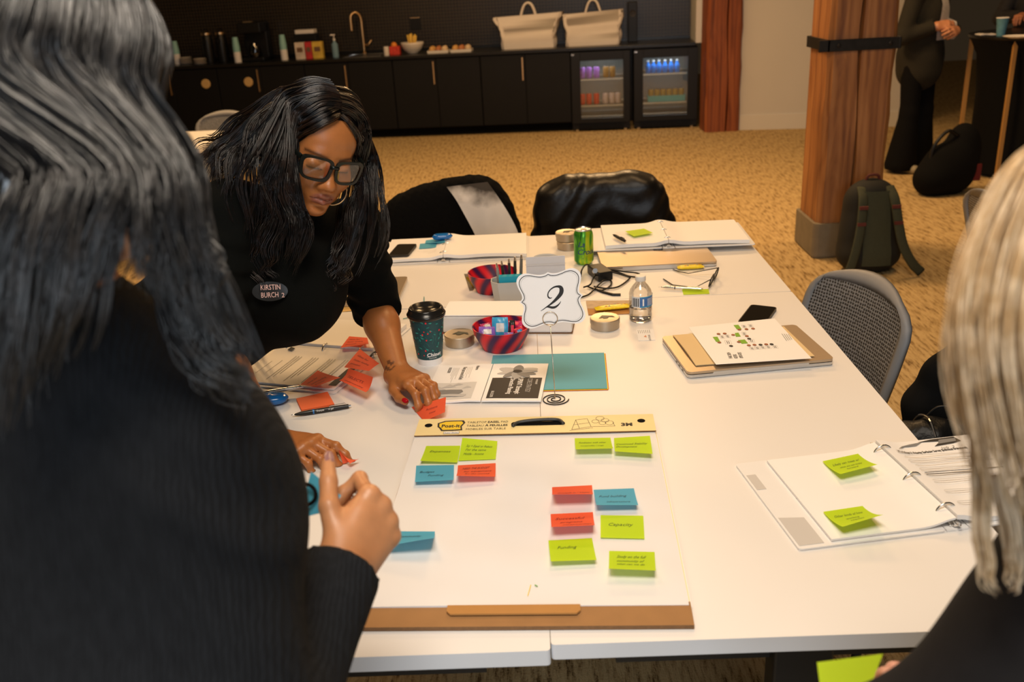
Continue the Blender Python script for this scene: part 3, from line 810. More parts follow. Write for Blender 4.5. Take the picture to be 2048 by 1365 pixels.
def note(px, mt, ink, label, lines=(), zsurf=None, group=None, size=.076, lift=True, name='sticky_note', bow=1.9, tl=(0, 0), world=None, kick=0.0):
    z = T+PZ+.0016 if zsurf is None else zsurf
    if world is not None: TL, TR, BR, BL = world
    else:
        TL = gp(*px[0], z+tl[0]); TR = gp(*px[1], z+tl[1])
        BR = sph_hit(TR, px[2], size, z) if lift else gp(*px[2], z); BL = sph_hit(TL, px[3], size, z) if lift else gp(*px[3], z)
    S = note_surface(TL, TR, BR, BL, z, bow, kick)
    lo = (np.asarray(TL)+TR+BR+BL)/4
    t = thing(name, label, 'sticky note', (lo[0], lo[1], z), 0, group)
    mb = MB(); mb.grid(lambda u, v: S(u, v, .0003), 10, 12, flip=True)
    o = mb.build('note_sheet', mt, t, smooth=True, world=True)
    if lines:
        mb = MB(); F = lambda a, b: S(a, 1-b, .0009)
        for (s_, u, v, h, w) in lines:
            write(mb, s_, F, u, v, h, shear=.3, width=w)
        mb.build('handwriting', ink, t, world=True)
    return t
def c8(*p): return [(820+x*.24902, 830+y*.24902) for x, y in p]
def c3(*p): return [(780+x*.36621, 820+y*.36621) for x, y in p]
GN, BN, RN = 'lime', 'blue', 'coral'
note(c8((130, 252), (405, 250), (380, 385), (82, 372)), GREEN, m_pen_g, 'flat lime note reading Expenses, beside the taller lime note', [('Expenses', .16, .60, .16, .58)])
note(c8((420, 187), (702, 213), (688, 358), (388, 370)), GREEN, m_pen_g, 'lime note with three written lines, overlapping the Expenses note', [('Say + Equal or Rebate', .14, .62, .15, .72), ('For the same', .14, .44, .15, .56), ('Middle - Income', .1, .24, .15, .55)], lift=False, bow=.8, tl=(.016, .005))
note(c8((50, 410), (353, 405), (350, 525), (40, 542)), BLUE, m_pen_b, 'blue note reading Budget Funding, beside a coral note', [('Budget', .1, .56, .16, .38), ('Funding', .32, .34, .15, .40)])
note(c8((385, 408), (688, 390), (685, 500), (372, 492)), RED, m_pen_r, 'coral note with a crossed-out heading, beside the Budget note', [('NEED THE BUDGET', .12, .70, .16, .7), ('for equipment', .16, .48, .14, .72), ('for the second', .2, .26, .14, .62)])
note(c8((1322, 190), (1610, 185), (1632, 272), (1330, 280)), GREEN, m_pen_g, 'curled lime note with two written lines near the pad binding', [('Fundraiser with other', .1, .62, .15, .74), ('nonprofits / orgs', .14, .36, .14, .62)])
note(c8((1638, 188), (1927, 170), (1948, 316), (1645, 296)), GREEN, m_pen_g, 'lime note reading Continued Stability near the corner of the binding', [('Continued Stability', .04, .52, .15, .84), ('Development', .04, .34, .15, .56)], tl=(.002, .012))
note(c3((885, 424), (1103, 413), (1110, 463), (886, 462)), RED, m_pen_r, 'steeply curled coral note reading Strength, beside the Fund building note', [('Strength in / Vision', .12, .42, .2, .78)])
note(c3((1112, 438), (1332, 430), (1356, 522), (1127, 522)), BLUE, m_pen_b, 'blue note reading Fund building, beside the curled coral note', [('Fund building', .1, .56, .16, .66), ('infrastructure', .26, .2, .15, .56)])
note(c3((877, 571), (1108, 560), (1118, 632), (882, 642)), RED, m_pen_r, 'coral note reading Successful, beside the Capacity note', [('Successful', .1, .66, .17, .66), ('programs', .22, .42, .15, .5), ('and partnerships', .26, .18, .15, .66)])
note(c3((1150, 577), (1383, 580), (1390, 706), (1150, 700)), GREEN, m_pen_g, 'flat lime note reading Capacity', [('Capacity', .17, .52, .18, .56)], lift=False)
note(c3((865, 715), (1103, 702), (1128, 822), (878, 830)), GREEN, m_pen_g, 'lime note reading Funding', [('Funding', .18, .60, .17, .42)])
note(c3((1197, 772), (1445, 778), (1452, 880), (1195, 870)), GREEN, m_pen_g, 'lime note with three written lines, next to the Funding note', [('Study on the full', .16, .70, .17, .62), ('community of', .16, .50, .16, .58), ('what can we do', .16, .32, .15, .6)])
note(c3((-10, 665), (245, 666), (236, 702), (-16, 745)), BLUE, m_pen_b, 'strongly folded blue note alone on the pad, by the raised hand', [('Community', .2, .62, .2, .5)], bow=1.6)

# ---------------------------------------------------------------- tent card on a wire spiral
sb0 = tp(1110, 800)
SG = thing('table_number_sign', 'white scalloped card reading 2 on a wire stand with spiral foot', 'sign', sb0, -.035)
cz = float(yp(1101, 598, sb0[1])[2])-T
sp = MB(); pts = []
for k in range(86):
    a = k/85*2*PI*2.75; r = .006+.026*k/85
    pts.append((r*math.cos(a+1.5), r*math.sin(a+1.5), .0016))
sp.tube(pts, .0014, 6); m_wire2 = M('gold wire', (.62, .50, .36, 1), .25, 1.0)
sp.build('spiral_foot', M('dark wire', (.05, .045, .04, 1), .35, .8), SG, smooth=True)
sp = MB(); zr = float(yp(1101, 652, sb0[1])[2])-T
sp.tube([pts[0], (0, 0, .008), (0, 0, .03), (-.004, 0, zr)], .0011, 6); sp.build('stem', m_wire2, SG, smooth=True)
rc = zr+.0175
for dy in (-.0021, .0021):
    MB().tube([(-.004+.0165*math.cos(a*PI/16), dy, rc+.0165*math.sin(a*PI/16)) for a in range(32)], .0010, 6, closed=True).build('clip_ring', m_wire2, SG, smooth=True)
q1 = [(0, .955), (.10, .90), (.27, .885), (.45, .93), (.62, .985), (.78, .985), (.92, .89), (.985, .73), (.96, .52), (.885, .27), (.89, .11), (.985, .0)]
full = [(x, y) for x, y in catmull(q1, 5)]
outq = [tuple(p) for p in full]
loop = outq+[(x, -y) for x, y in outq[::-1][1:]]+[(-x, -y) for x, y in outq[1:]]+[(-x, y) for x, y in outq[::-1][1:-1]]
CW2, CH2 = .0725, .0655
rc_ = .085
def cardS(eps):
    def S(u, v):
        a = u*math.cos(rc_)-v*math.sin(rc_); b = u*math.sin(rc_)+v*math.cos(rc_)
        return V3(a, eps, cz+b)
    return S
mb = MB(); n_ = len(loop)
A_ = [cardS(-.0006)(x*CW2, y*CH2) for x, y in loop]; B_ = [cardS(.0006)(x*CW2, y*CH2) for x, y in loop]
cA, cB = cardS(-.0006)(0, 0), cardS(.0006)(0, 0)
mb.add(A_+[cA], [(i, n_, (i+1) % n_) for i in range(n_)]); mb.add(B_+[cB], [(i, (i+1) % n_, n_) for i in range(n_)])
mb.add(A_+B_, [(i, (i+1) % n_, n_+(i+1) % n_, n_+i) for i in range(n_)])
card = mb.build('card', M('white card', (.88, .86, .86, 1), .5, noise=.01), SG)
mb = MB()
for k, w, mi in ((.92, .0016, 0), (.875, .0007, 1)):
    lp = [(x*(CW2*k+(CW2*(1-k))*0), y*(CH2*k)) for x, y in loop]
    lp.append(lp[0]); mb.ribbon(lp, w, cardS(-.0009), mi)
mb.build('border_lines', [m_ink, m_lgrey], card)
def z2(x, y): return ((x-688)/1365*160/888.0, -(y-588)/1365*160/888.0)
mb = MB()
st1 = [(706, 568, 8), (672, 574, 20), (648, 555, 24), (640, 520, 20), (655, 470, 18), (700, 420, 20), (760, 388, 26), (820, 382, 36), (868, 402, 58), (880, 450, 70), (862, 510, 68), (810, 570, 58), (740, 630, 44), (660, 685, 28), (580, 730, 16), (530, 760, 12), (488, 782, 6)]
st2 = [(560, 738, 6), (600, 722, 20), (640, 728, 34), (690, 744, 42), (740, 740, 38), (790, 712, 24), (825, 678, 14), (845, 650, 6)]
for st_ in (st1, st2):
    cc = catmull([V3(*z2(a, b), w/1365*160/888.0) for a, b, w in st_], 5)
    mb.ribbon([(p[0], p[1]) for p in cc], [p[2] for p in cc], cardS(-.0010))
mb.build('numeral', m_ink, card)

# ---------------------------------------------------------------- booklet and coloured paper
def sheetbox(t, name, q, z, th, mt, world=True, bow=0.0, n=6, me=None):
    q = [np.asarray(p, float) for p in q]     # BL BR TR TL (xy)
    def S(u, v):
        p = (1-u)*((1-v)*q[0]+v*q[3])+u*((1-v)*q[1]+v*q[2])
        return V3(p[0], p[1], z+bow*math.sin(PI*u)*1.0)
    mb = MB().slab(S, n, n, th); return mb.build(name, mt, t, world=world, smooth='auto'), S
bl_tl = tp(878.6, 734.3); bl_tr = tp(1098, 734); bl_br = tp(1075, 814.6)
eX = (bl_tr-bl_tl)*V3(1, 1, 0); Lx = np.linalg.norm(eX); eX = eX/Lx; eY = V3(-eX[1], eX[0], 0)
bo = bl_tl-eY*.216
mid = bo+eX*.14
ps = thing('colour_paper_stack', 'stack of coloured paper sheets with a teal blue sheet on top', 'paper stack', tp(1100, 745), 0)
s_tl, s_tr, s_br = tp(986, 714), tp(1208, 708.5), tp(1214.6, 780)
s_bl = s_tl+(s_br-s_tr)
for k, (nm, c) in enumerate((('red_sheet', (.65, .06, .05, 1)), ('orange_sheet', (.80, .22, .02, 1)), ('yellow_sheet', (.85, .62, .03, 1)), ('green_sheet', (.12, .38, .10, 1)), ('blue_sheet', (.13, .42, .52, 1)))):
    dx = (.004, .002, .0025, 0, 0)[k]; dy = (.001, -.004, -.002, -.0005, 0)[k]
    sheetbox(ps, nm, [p+V3(dx, dy, 0) for p in (s_bl, s_br, s_tr, s_tl)], T+.0008*(k+1), .0006, M('coloured '+nm, c, .7, noise=.02, transl=.05), world=True)
bk = thing('open_booklet', 'open printed booklet with a flower picture and dark panel', 'booklet', bo, math.atan2(eX[1], eX[0]))
zb_ = .0055
def bkS(e=0.0):
    def S(u, v):
        k_ = min(1, max(0, (u-.05)/.07)); k_ = k_*k_*(3-2*k_)
        return V3(u, v, .0044+.0044*k_-.0006*math.exp(-((u-.14)/.02)**2)+e)
    return S
for a, b, nm in ((0., .139, 'left_pages'), (.141, .28, 'right_pages')):
    MB().slab(lambda u, v: bkS()(a+(b-a)*u, .216*v), 16, 4, .0034).build(nm, m_paper, bk, smooth='auto')
S = bkS(.0005); S3 = bkS(.0008); mb = MB()
mb.grid(lambda a, b: S(.150+.122*a, .012+.116*b), 24, 2, 0)
# flower: dark centre, broad petals
def petal(cx, cy, ang, l, w, mi, e=S3):
    pts = []
    for k in range(14):
        t_ = k/13*2*PI; x = l*(.5+.5*math.cos(t_)); y = w*math.sin(t_)*.5*(1-.25*math.cos(t_))
        pts.append((cx+x*math.cos(ang)-y*math.sin(ang), cy+x*math.sin(ang)+y*math.cos(ang)))
    mb.poly(pts[:-1], e, mi)
for k, (an, l, w, mi) in enumerate(((.35, .052, .030, 2), (2.75, .052, .030, 2), (1.55, .040, .026, 1), (-.35, .05, .022, 1), (3.4, .052, .018, 2), (-2.3, .048, .022, 1), (-1.55, .046, .028, 3), (-.85, .050, .022, 1), (.05, .05, .018, 3))):
    petal(.208, .165, an, l, w, mi, bkS(.0006+.0001*k))
petal(.196, .165, 0, .024, .018, 0, bkS(.0018))
def vt(s_, u, v, h, w, mi=4, bold=0.0): write(mb, s_, bkS(.0011), u, v, h, width=w, ang=-PI/2, mi=mi, bold=bold)
vt('Direction Planning', .196, .122, .016, .088, bold=.02); vt('SPRINT Strategic', .215, .122, .017, .088, bold=.02); vt('CORE STRATEGY', .238, .122, .017, .078, 2); vt('WORKSHEET', .258, .118, .007, .03)
vt('BUILDER', .158, .050, .010, .034)
write(mb, 'BUILDER', bkS(.0011), .030, .198, .010, width=.032, ang=-PI/2, mi=0, bold=.02)
write(mb, 'Not just one of a Kind', bkS(.0011), .066, .200, .014, width=.075, ang=-PI/2, mi=0, bold=.02)
write(mb, 'Home', bkS(.0011), .100, .202, .012, width=.024, ang=-PI/2, mi=0, bold=.02)
for k in range(5):
    u = .042+.0035*k; mb.ribbon([(u, .198), (u, .198-.05-.02*(k % 3))], .0012, S3, 2)
for k in range(4):
    u = .078+.004*k; mb.ribbon([(u, .198), (u, .198-.045-.02*(k % 2))], .001, S3, 2)
mb.grid(lambda a, b: bkS(.0004)(.008+.107*a, .012+.093*b), 24, 2, 5)
for (x, y, s_) in ((.05, .085, .018), (.07, .095, .013), (.095, .075, .012), (.025, .07, .02), (.085, .03, .016), (.045, .03, .02)):
    mb.poly([(x-s_, y-s_*.5), (x+s_, y-s_*.2), (x, y+s_*.7)], S3, 2)
mb.poly([(.020, .05), (.03, .062), (.055, .066), (.085, .062), (.09, .05), (.082, .040), (.05, .036), (.028, .04)], bkS(.0010), 1)
mb.poly([(.03, .030), (.095, .022), (.1, .035), (.04, .042)], bkS(.0009), 2)
mb.build('print', [m_ink, m_inkg, m_lgrey, M('print mid grey', (.38, .38, .38, 1), .6), m_paper, M('print pale panel', (.66, .65, .63, 1), .6)], bk)

# ---------------------------------------------------------------- coffee cup
cp = tp(861, 724); cup = thing('coffee_cup', 'dark teal leaf-print paper coffee cup with black lid', 'cup', cp)
rb_, rt_, hc = .0315, .0450, .136
def cr(z): return rb_+(rt_-rb_)*z/hc
mb = MB().lathe([(rb_-.002, .003), (rb_-.001, 0), (cr(0), .0), (cr(.018), .018)], 36, mi=0); mb.lathe([(cr(.018), .018), (cr(hc), hc)], 36, mi=1, cap0=False, cap1=False)
body = mb.build('cup_body', [m_paper, M('cup navy teal', (.012, .065, .075, 1), .45)], cup, smooth='auto')
def cupS(e=.0003):
    def S(a, z):
        an = -PI/2+a/.037; r = cr(z)+e
        return V3(r*math.cos(an), r*math.sin(an), z)
    return S
mb = MB(); rl = random.Random(11)
for k in range(150):
    a = rl.uniform(-.115, .115); z = rl.uniform(.024, hc-.010); an = rl.uniform(0, 6.28)
    if -.006 < a < .026 and .018 < z < .042: continue
    if rl.random() < .72:
        l, w = rl.uniform(.006, .011), rl.uniform(.0022, .0038)
        pts = [(a+l*.5*math.cos(t_)*math.cos(an)-w*math.sin(t_)*.5*math.sin(an), z+l*.5*math.cos(t_)*math.sin(an)+w*.5*math.sin(t_)*math.cos(an)) for t_ in [i*PI/4 for i in range(8)]]
        mb.poly(pts, cupS(.0003+.00001*k), rl.choice((0, 0, 1)))
    else:
        r = rl.uniform(.0014, .0022); mb.poly([(a+r*math.cos(i*PI/4), z+1.4*r*math.sin(i*PI/4)) for i in range(8)], cupS(.0004+.00001*k), 2)
for k in range(26):
    a = rl.uniform(-.11, .11); z = rl.uniform(.03, .09); an = rl.uniform(1.0, 2.1); l = rl.uniform(.012, .024)
    mb.ribbon([(a, z), (a+l*.5*math.cos(an), z+l*.5*math.sin(an)), (a+l*math.cos(an+.2), min(hc-.006, z+l*math.sin(an+.2)))], .0007, cupS(.0004), 1)
mb.build('leaf_print', [M('leaf teal', (.03, .30, .26, 1), .5), M('leaf dark green', (.02, .19, .17, 1), .5), M('berry red', (.75, .03, .04, 1), .5)], body)
mb = MB(); write(mb, 'Chinet', cupS(.0025), -.003, .029, .014, shear=.15, bold=.02); write(mb, 'COMFORT', cupS(.0025), .002, .0225, .0045); mb.ribbon([(-.003, .0275), (.024, .029)], .0008, cupS(.0025))
mb.build('logo', m_paper, body)
mb = MB().lathe([(rt_+.0005, hc-.010), (rt_+.004, hc-.006), (rt_+.005, hc-.001), (rt_+.003, hc+.002), (rt_+.001, hc+.003), (rt_-.001, hc+.012), (rt_-.004, hc+.016), (rt_-.007, hc+.016), (rt_-.009, hc+.006), (.001, hc+.005)], 40, cap1=False, cap0=False)
lid = mb.build('lid', M('glossy black lid', (.012, .011, .010, 1), .22), cup, smooth=True)
MB().box((0, -.026, hc+.007), (.016, .006, .003)).build('sip_tab', MATS['glossy black lid'], lid, bevel=.001)
def ribbon_thing(px, label):
    P_ = [tp(x, y, h) for x, y, h in px]
    MB().tube(P_, .0012, 5).build('paper_strip', M('teal strip', (.03, .30, .32, 1), .6), label=label, cat='paper strip')
ribbon_thing([(848, 594, .004), (848, 604, .003), (855, 608, .002), (856, 616, .002)], 'thin kinked teal strip on the table behind the coffee cup')
ribbon_thing([(806, 638, .002), (815, 636, .003), (826, 638, .002), (834, 640, .002)], 'thin straight teal strip beside the coffee cup lid')

# ---------------------------------------------------------------- tins
m_tin = M('brushed tin', (.50, .43, .34, 1), .42, 1.0, noise=.05, nscale=200)
m_tinm = M('tin print', (.05, .05, .03, 1), .45)
def tin(p, label, rz=0.0, r=.0405, h=.030):
    t = thing('round_tin', label, 'tin', p, rz)
    MB().lathe([(r-.002, 0), (r-.001, .001), (r-.001, h*.6)], 36, cap1=False).build('tin_base', m_tin, t, smooth='auto')
    l = MB().lathe([(r+.0006, h*.52), (r+.0006, h-.0015), (r-.001, h), (r-.004, h-.0005), (.001, h-.0005)], 36, cap0=False, cap1=False).build('tin_lid', m_tin, t, smooth='auto')
    s_ = r*.9; mb = MB(); S = lambda u, v: V3(u, v, h+.0006)
    mb.poly([(-.55*s_, -.12*s_), (-.08*s_, .42*s_), (.62*s_, .10*s_), (.72*s_, -.30*s_), (.35*s_, -.02*s_), (.1*s_, -.28*s_), (-.25*s_, -.25*s_), (-.12*s_, -.05*s_)], S)
    mb.build('bird_mark', m_tinm, l)
    return t
tin(tp(920, 688), 'round silver tin between the coffee cup and the striped bowl')
tin(tp(1210, 655), 'round silver tin with dark bird mark in front of the water bottle', .25)
tb = tp(1137, 497); tin(tb, 'lower silver tin of the pair behind the drink can'); tin(tb+V3(-.004, .004, .0305), 'upper silver tin stacked behind the drink can', .5)

# ---------------------------------------------------------------- striped bowls with sweets
def mat_stripe():
    m = bpy.data.materials.new('red purple stripe'); m.use_nodes = True
    nt = m.node_tree; N = nt.nodes; L = nt.links; b = N['Principled BSDF']
    tc = N.new('ShaderNodeTexCoord'); sp_ = N.new('ShaderNodeSeparateXYZ'); L.new(tc.outputs['Object'], sp_.inputs[0])
    at_ = N.new('ShaderNodeMath'); at_.operation = 'ARCTAN2'; L.new(sp_.outputs[1], at_.inputs[0]); L.new(sp_.outputs[0], at_.inputs[1])
    k = N.new('ShaderNodeMath'); k.operation = 'MULTIPLY_ADD'; k.inputs[1].default_value = 9.0; L.new(at_.outputs[0], k.inputs[0])
    z = N.new('ShaderNodeMath'); z.operation = 'MULTIPLY'; z.inputs[1].default_value = -85.0; L.new(sp_.outputs[2], z.inputs[0]); L.new(z.outputs[0], k.inputs[2])
    s_ = N.new('ShaderNodeMath'); s_.operation = 'SINE'; L.new(k.outputs[0], s_.inputs[0])
    ml = N.new('ShaderNodeMath'); ml.operation = 'MULTIPLY_ADD'; ml.inputs[1].default_value = .5; ml.inputs[2].default_value = .5; L.new(s_.outputs[0], ml.inputs[0])
    r = N.new('ShaderNodeValToRGB'); e = r.color_ramp.elements
    e[0].position = .08; e[0].color = (.045, .008, .065, 1); e[1].position = .95; e[1].color = (.75, .012, .025, 1)
    q = e.new(.32); q.color = (.20, .006, .04, 1); q = e.new(.55); q.color = (.42, .008, .03, 1)
    L.new(ml.outputs[0], r.inputs[0]); L.new(r.outputs[0], b.inputs['Base Color']); b.inputs['Roughness'].default_value = .5
    return m
m_stripe = mat_stripe()
def sbowl(p, label, r=.0775, h=.062):
    t = thing('striped_bowl', label, 'bowl', p)
    MB().lathe([(.050, 0), (.053, .002), (r-.004, h*.7), (r, h), (r-.003, h), (r-.008, h*.65), (.049, .006), (.001, .006)], 48, cap1=False).build('bowl_body', m_stripe, t, smooth='auto')
    return t
bwl = tp(1005, 694); sbowl(bwl, 'red and purple striped bowl full of wrapped sweets')
bw2 = tp(987, 581); sbowl(bw2, 'red and purple striped bowl beside the grey caddy')
def sweet(p, sz, eul, c, lab, label, th=.010):
    R = np.array(Matrix.Rotation(eul[2], 3, 'Z') @ Matrix.Rotation(eul[1], 3, 'Y') @ Matrix.Rotation(eul[0], 3, 'X'))
    t = thing('wrapped_sweet', label, 'sweet', p)
    def S(sg):
        def f(u, v):
            a = 2*u-1; b = 2*v-1; cr_ = .001*math.sin(17*u+9*v)
            k = max(0, (1-abs(a)**3))*max(0, (1-abs(b)**4))
            return R @ V3(a*sz[0]/2*(1-.05*b*b), b*sz[1]/2, sg*th/2*k+cr_)
        return f
    mb = MB(); mb.grid(S(1), 10, 8, 0); mb.grid(S(-1), 10, 8, 0, flip=True)
    o = mb.build('wrapper', M('wrapper '+lab, c, .28, noise=.35, nscale=90), t, smooth=True)
    f = S(1)
    mb = MB(); mb.grid(lambda u, v: np.asarray(f(.28+.48*u, .3+.42*v))+R @ V3(0, 0, .0006), 5, 4)
    mb.build('wrapper_label', M('label '+lab, [(.75, .74, .72, 1), (.03, .25, .62, 1), (.8, .05, .1, 1)][len(lab) % 3], .3, noise=.3, nscale=120), o, smooth=True)
sw = [((-.038, -.010, .047), (.044, .032), (.9, .1, .15), (.25, .13, .55, 1), 'violet', 'flat violet wrapped sweet in the striped bowl'),
      ((-.004, .012, .050), (.044, .056), (1.2, .0, -.10), (.05, .38, .68, 1), 'sky', 'upright sky blue wrapped sweet in the striped bowl'),
      ((-.020, -.040, .040), (.046, .020), (.4, .0, .1), (.10, .42, .62, 1), 'aqua', 'aqua wrapped sweet along the near rim of the bowl'),
      ((.020, -.030, .040), (.026, .024), (.8, .1, .2), (.22, .12, .5, 1), 'plum', 'small plum wrapped sweet in the bowl'),
      ((.048, -.010, .044), (.026, .026), (.9, -.2, .3), (.62, .03, .07, 1), 'ruby', 'ruby red wrapped sweet by the bowl rim'),
      ((.036, .036, .048), (.046, .024), (.7, -.1, -.5), (.50, .02, .12, 1), 'berry', 'dark berry wrapped sweet behind the ruby one'),
      ((.028, .006, .046), (.016, .05), (1.1, .1, .1), (.02, .02, .02, 1), 'black', 'black wrapped sweet between the blue and ruby ones'),
      ((-.040, .036, .044), (.036, .026), (.7, .1, .6), (.45, .03, .15, 1), 'cherry', 'cherry wrapped sweet under the violet one')]
for p, s_, e_, c_, lb_, lab_ in sw: sweet(bwl+V3(*p), s_, e_, c_, lb_, lab_)

# ---------------------------------------------------------------- white box behind the bowl
b0, b1 = tp(890, 668), tp(1150, 668)
wb_ = thing('white_carton', 'long white carton lying behind the bowl and the number card', 'carton', (b0+b1)/2*V3(1, 1, 0)+V3(0, .06, T), math.atan2(b1[1]-b0[1], b1[0]-b0[0]))
bl_ = float(np.linalg.norm((b1-b0)[:2]))
MB().box((0, 0, .027), (bl_, .12, .05)).build('carton_body', m_paperw, wb_, bevel=.006)
MB().box((0, -.002, .054), (bl_-.002, .118, .003)).build('lid_flap', m_paper, wb_, bevel=.001)
MB().box((0, 0, .0015), (bl_+.002, .122, .002)).build('bottom_flap', m_kraftd, wb_)

# ---------------------------------------------------------------- grey caddy
cd0 = tp(984, 614); cd1 = tp(1150, 606)
cx_ = (cd0+cd1)/2; cwid = .245
cad = thing('desk_caddy', 'pale grey plastic desk caddy with arched handle behind the number card', 'caddy', (float(cd0[0])+cwid/2, float(cd0[1])+.037, T))
m_cad = M('grey plastic', (.50, .50, .49, 1), .5, noise=.03)
H_ = .072
def octo(w, d, c): return [(-w/2+c, -d/2), (w/2-c, -d/2), (w/2, -d/2+c), (w/2, d/2-c), (w/2-c, d/2), (-w/2+c, d/2), (-w/2, d/2-c), (-w/2, -d/2+c)]
o1, o2 = octo(cwid, .074, .020), octo(cwid-.006, .068, .019); mb = MB()
mb.add([(x*.93, y*.93, 0) for x, y in o1]+[(x, y, H_) for x, y in o1], [(i, (i+1) % 8, 8+(i+1) % 8, 8+i) for i in range(8)])
mb.add([(x*.93, y*.93, .003) for x, y in o2]+[(x, y, H_) for x, y in o2], [(8+i, 8+(i+1) % 8, (i+1) % 8, i) for i in range(8)])
mb.add([(x, y, H_) for x, y in o1]+[(x, y, H_) for x, y in o2], [(i, (i+1) % 8, 8+(i+1) % 8, 8+i) for i in range(8)])
mb.add([(x*.93, y*.93, 0) for x, y in o1], [tuple(range(8))[::-1]]); mb.add([(x*.93, y*.93, .003) for x, y in o2], [tuple(range(8))])
mb.box((-.024, 0, H_*.45), (.003, .060, H_*.85))
mb.build('tub', m_cad, cad)
MB().tube(catmull([(.0, .024, H_*.6), (.0, .024, H_+.03), (.010, .024, H_+.050), (.03, .024, H_+.058), (.06, .024, H_+.058), (.08, .024, H_+.050), (.09, .024, H_+.03), (.09, .024, H_*.6)], 5), .009, 8, flat=.45, up=(0, 1, 0)).build('handle', m_cad, cad, smooth=True)
cl = V3(*cad.location)
ic = thing('index_card_pack', 'block of turquoise index cards standing in the grey caddy', 'index cards', cl+V3(-.064, -.010, .004))
for k in range(9): MB().box((0, -.010+.0026*k, .042), (.068, .0020, .082)).build('index_card', M('turquoise card', (.02, .40, .55, 1), .6), ic)
wc = thing('white_envelope', 'tall white envelope standing in the grey caddy behind the number card', 'envelope', cl+V3(.043, -.010, .004), 0)
mb = MB(); mb.box((0, 0, .068), (.116, .003, .136), R=rot((1, 0, 0), -.06)); mb.build('envelope_body', M('cool white paper', (.78, .79, .84, 1), .6, transl=.1), wc)
MB().box((0, -.0055, .115), (.122, .0006, .0008), R=rot((1, 0, 0), -.06)).build('flap_line', m_lgrey, wc)
rk = random.Random(3)
for k, (dx, dy, tx, ty, col, lb) in enumerate(((-.094, .018, -.25, .0, (.35, .33, .30, 1), 'grey pen leaning out of the caddy corner'), (-.080, .018, -.2, .0, (.02, .02, .02, 1), 'black marker with white cap end in the caddy'), (-.066, .018, .0, .0, (.03, .03, .03, 1), 'black marker crossing another in the caddy'), (-.052, .018, .1, .0, (.02, .02, .02, 1), 'black pen upright in the caddy'), (-.037, .018, .2, .0, (.16, .15, .13, 1), 'dark grey pen near the caddy handle'))):
    t = thing('pen', lb, 'pen', cl+V3(dx, dy, .006)); d = nrm(V3(tx*.35, ty*.35, 1)); L_ = .10+.006*k
    MB().tube([d*0.0, d*.01, d*L_*.8, d*L_], [.002, .0048, .0048, .0042], 8).build('barrel', M('pen plastic %d' % k, col, .3), t, smooth='auto')
    MB().tube([d*L_, d*(L_+.012)], [.0040, .0026], 8).build('clicker', m_steel, t)

# plastic badge beside the back bowl
t = thing('name_badge', 'clear badge sleeve with a yellow insert behind the striped bowl', 'badge', tp(955, 565))
q = [tp(939, 583), tp(946, 582.6), tp(972, 546.5), tp(928, 549)]
sheetbox(t, 'insert', [q[0]*.8+q[2]*.2, q[1]*.9+q[3]*.1, q[2]*.9+q[0]*.1, q[3]*.8+q[1]*.2], T+.0012, .0006, M('yellow insert', (.80, .58, .03, 1), .6, noise=.2, nscale=60))
sheetbox(t, 'sleeve', q, T+.0022, .0007, mat_clear('clear sleeve', (.95, .93, .9, 1), .1))

# ---------------------------------------------------------------- drink can
c0 = tp(1168, 527); can = thing('soda_can', 'lime green soda can standing in front of the stacked tins', 'can', c0, .2)
m_can = bpy.data.materials.new('lime can print'); m_can.use_nodes = True
_N = m_can.node_tree.nodes; _L = m_can.node_tree.links; _b = _N['Principled BSDF']
_tc = _N.new('ShaderNodeTexCoord'); _mp = _N.new('ShaderNodeMapping'); _mp.inputs['Scale'].default_value = (26, 26, 6); _L.new(_tc.outputs['Object'], _mp.inputs[0])
_n = _N.new('ShaderNodeTexNoise'); _n.inputs['Scale'].default_value = 1.4; _n.inputs['Detail'].default_value = 3; _n.inputs['Distortion'].default_value = 1; _L.new(_mp.outputs[0], _n.inputs[0])
_r = _N.new('ShaderNodeValToRGB'); _e = _r.color_ramp.elements; _e[0].position = .38; _e[0].color = (.02, .20, .02, 1); _e[1].position = .60; _e[1].color = (.55, .68, .02, 1); _q = _e.new(.49); _q.color = (.14, .48, .03, 1)
_L.new(_n.outputs[0], _r.inputs[0]); _L.new(_r.outputs[0], _b.inputs['Base Color']); _b.inputs['Roughness'].default_value = .28; _b.inputs['Metallic'].default_value = .45
cb_ = MB().lathe([(.023, 0), (.026, .004), (.0325, .012), (.033, .018), (.033, .098), (.031, .108), (.0275, .117)], 36, cap1=False).build('can_body', m_can, can, smooth='auto')
MB().lathe([(.0275, .117), (.0282, .120), (.0272, .1215), (.0255, .118), (.001, .118)], 36, cap0=False, cap1=False).build('can_lid', m_lid, can, smooth='auto')
MB().lathe([(.010, .1185), (.010, .120), (.001, .120)], 14, (0, -.006, 0), sy=1.4, cap1=False).build('pull_tab', m_steel, can)
S = lambda a, z: V3((.0334)*math.cos(-PI/2-.35+a/.033), .0334*math.sin(-PI/2-.35+a/.033), z)
mb = MB(); mi_ = M('can navy lettering', (.015, .03, .16, 1), .4)
write(mb, 'La', S, -.016, .066, .026, shear=.35, bold=.01); write(mb, 'Croix', S, -.020, .040, .026, shear=.35, bold=.01)
mb.ribbon([(-.018, .030), (.0, .026), (.018, .034)], .0015, S); mb.build('lettering', mi_, cb_)

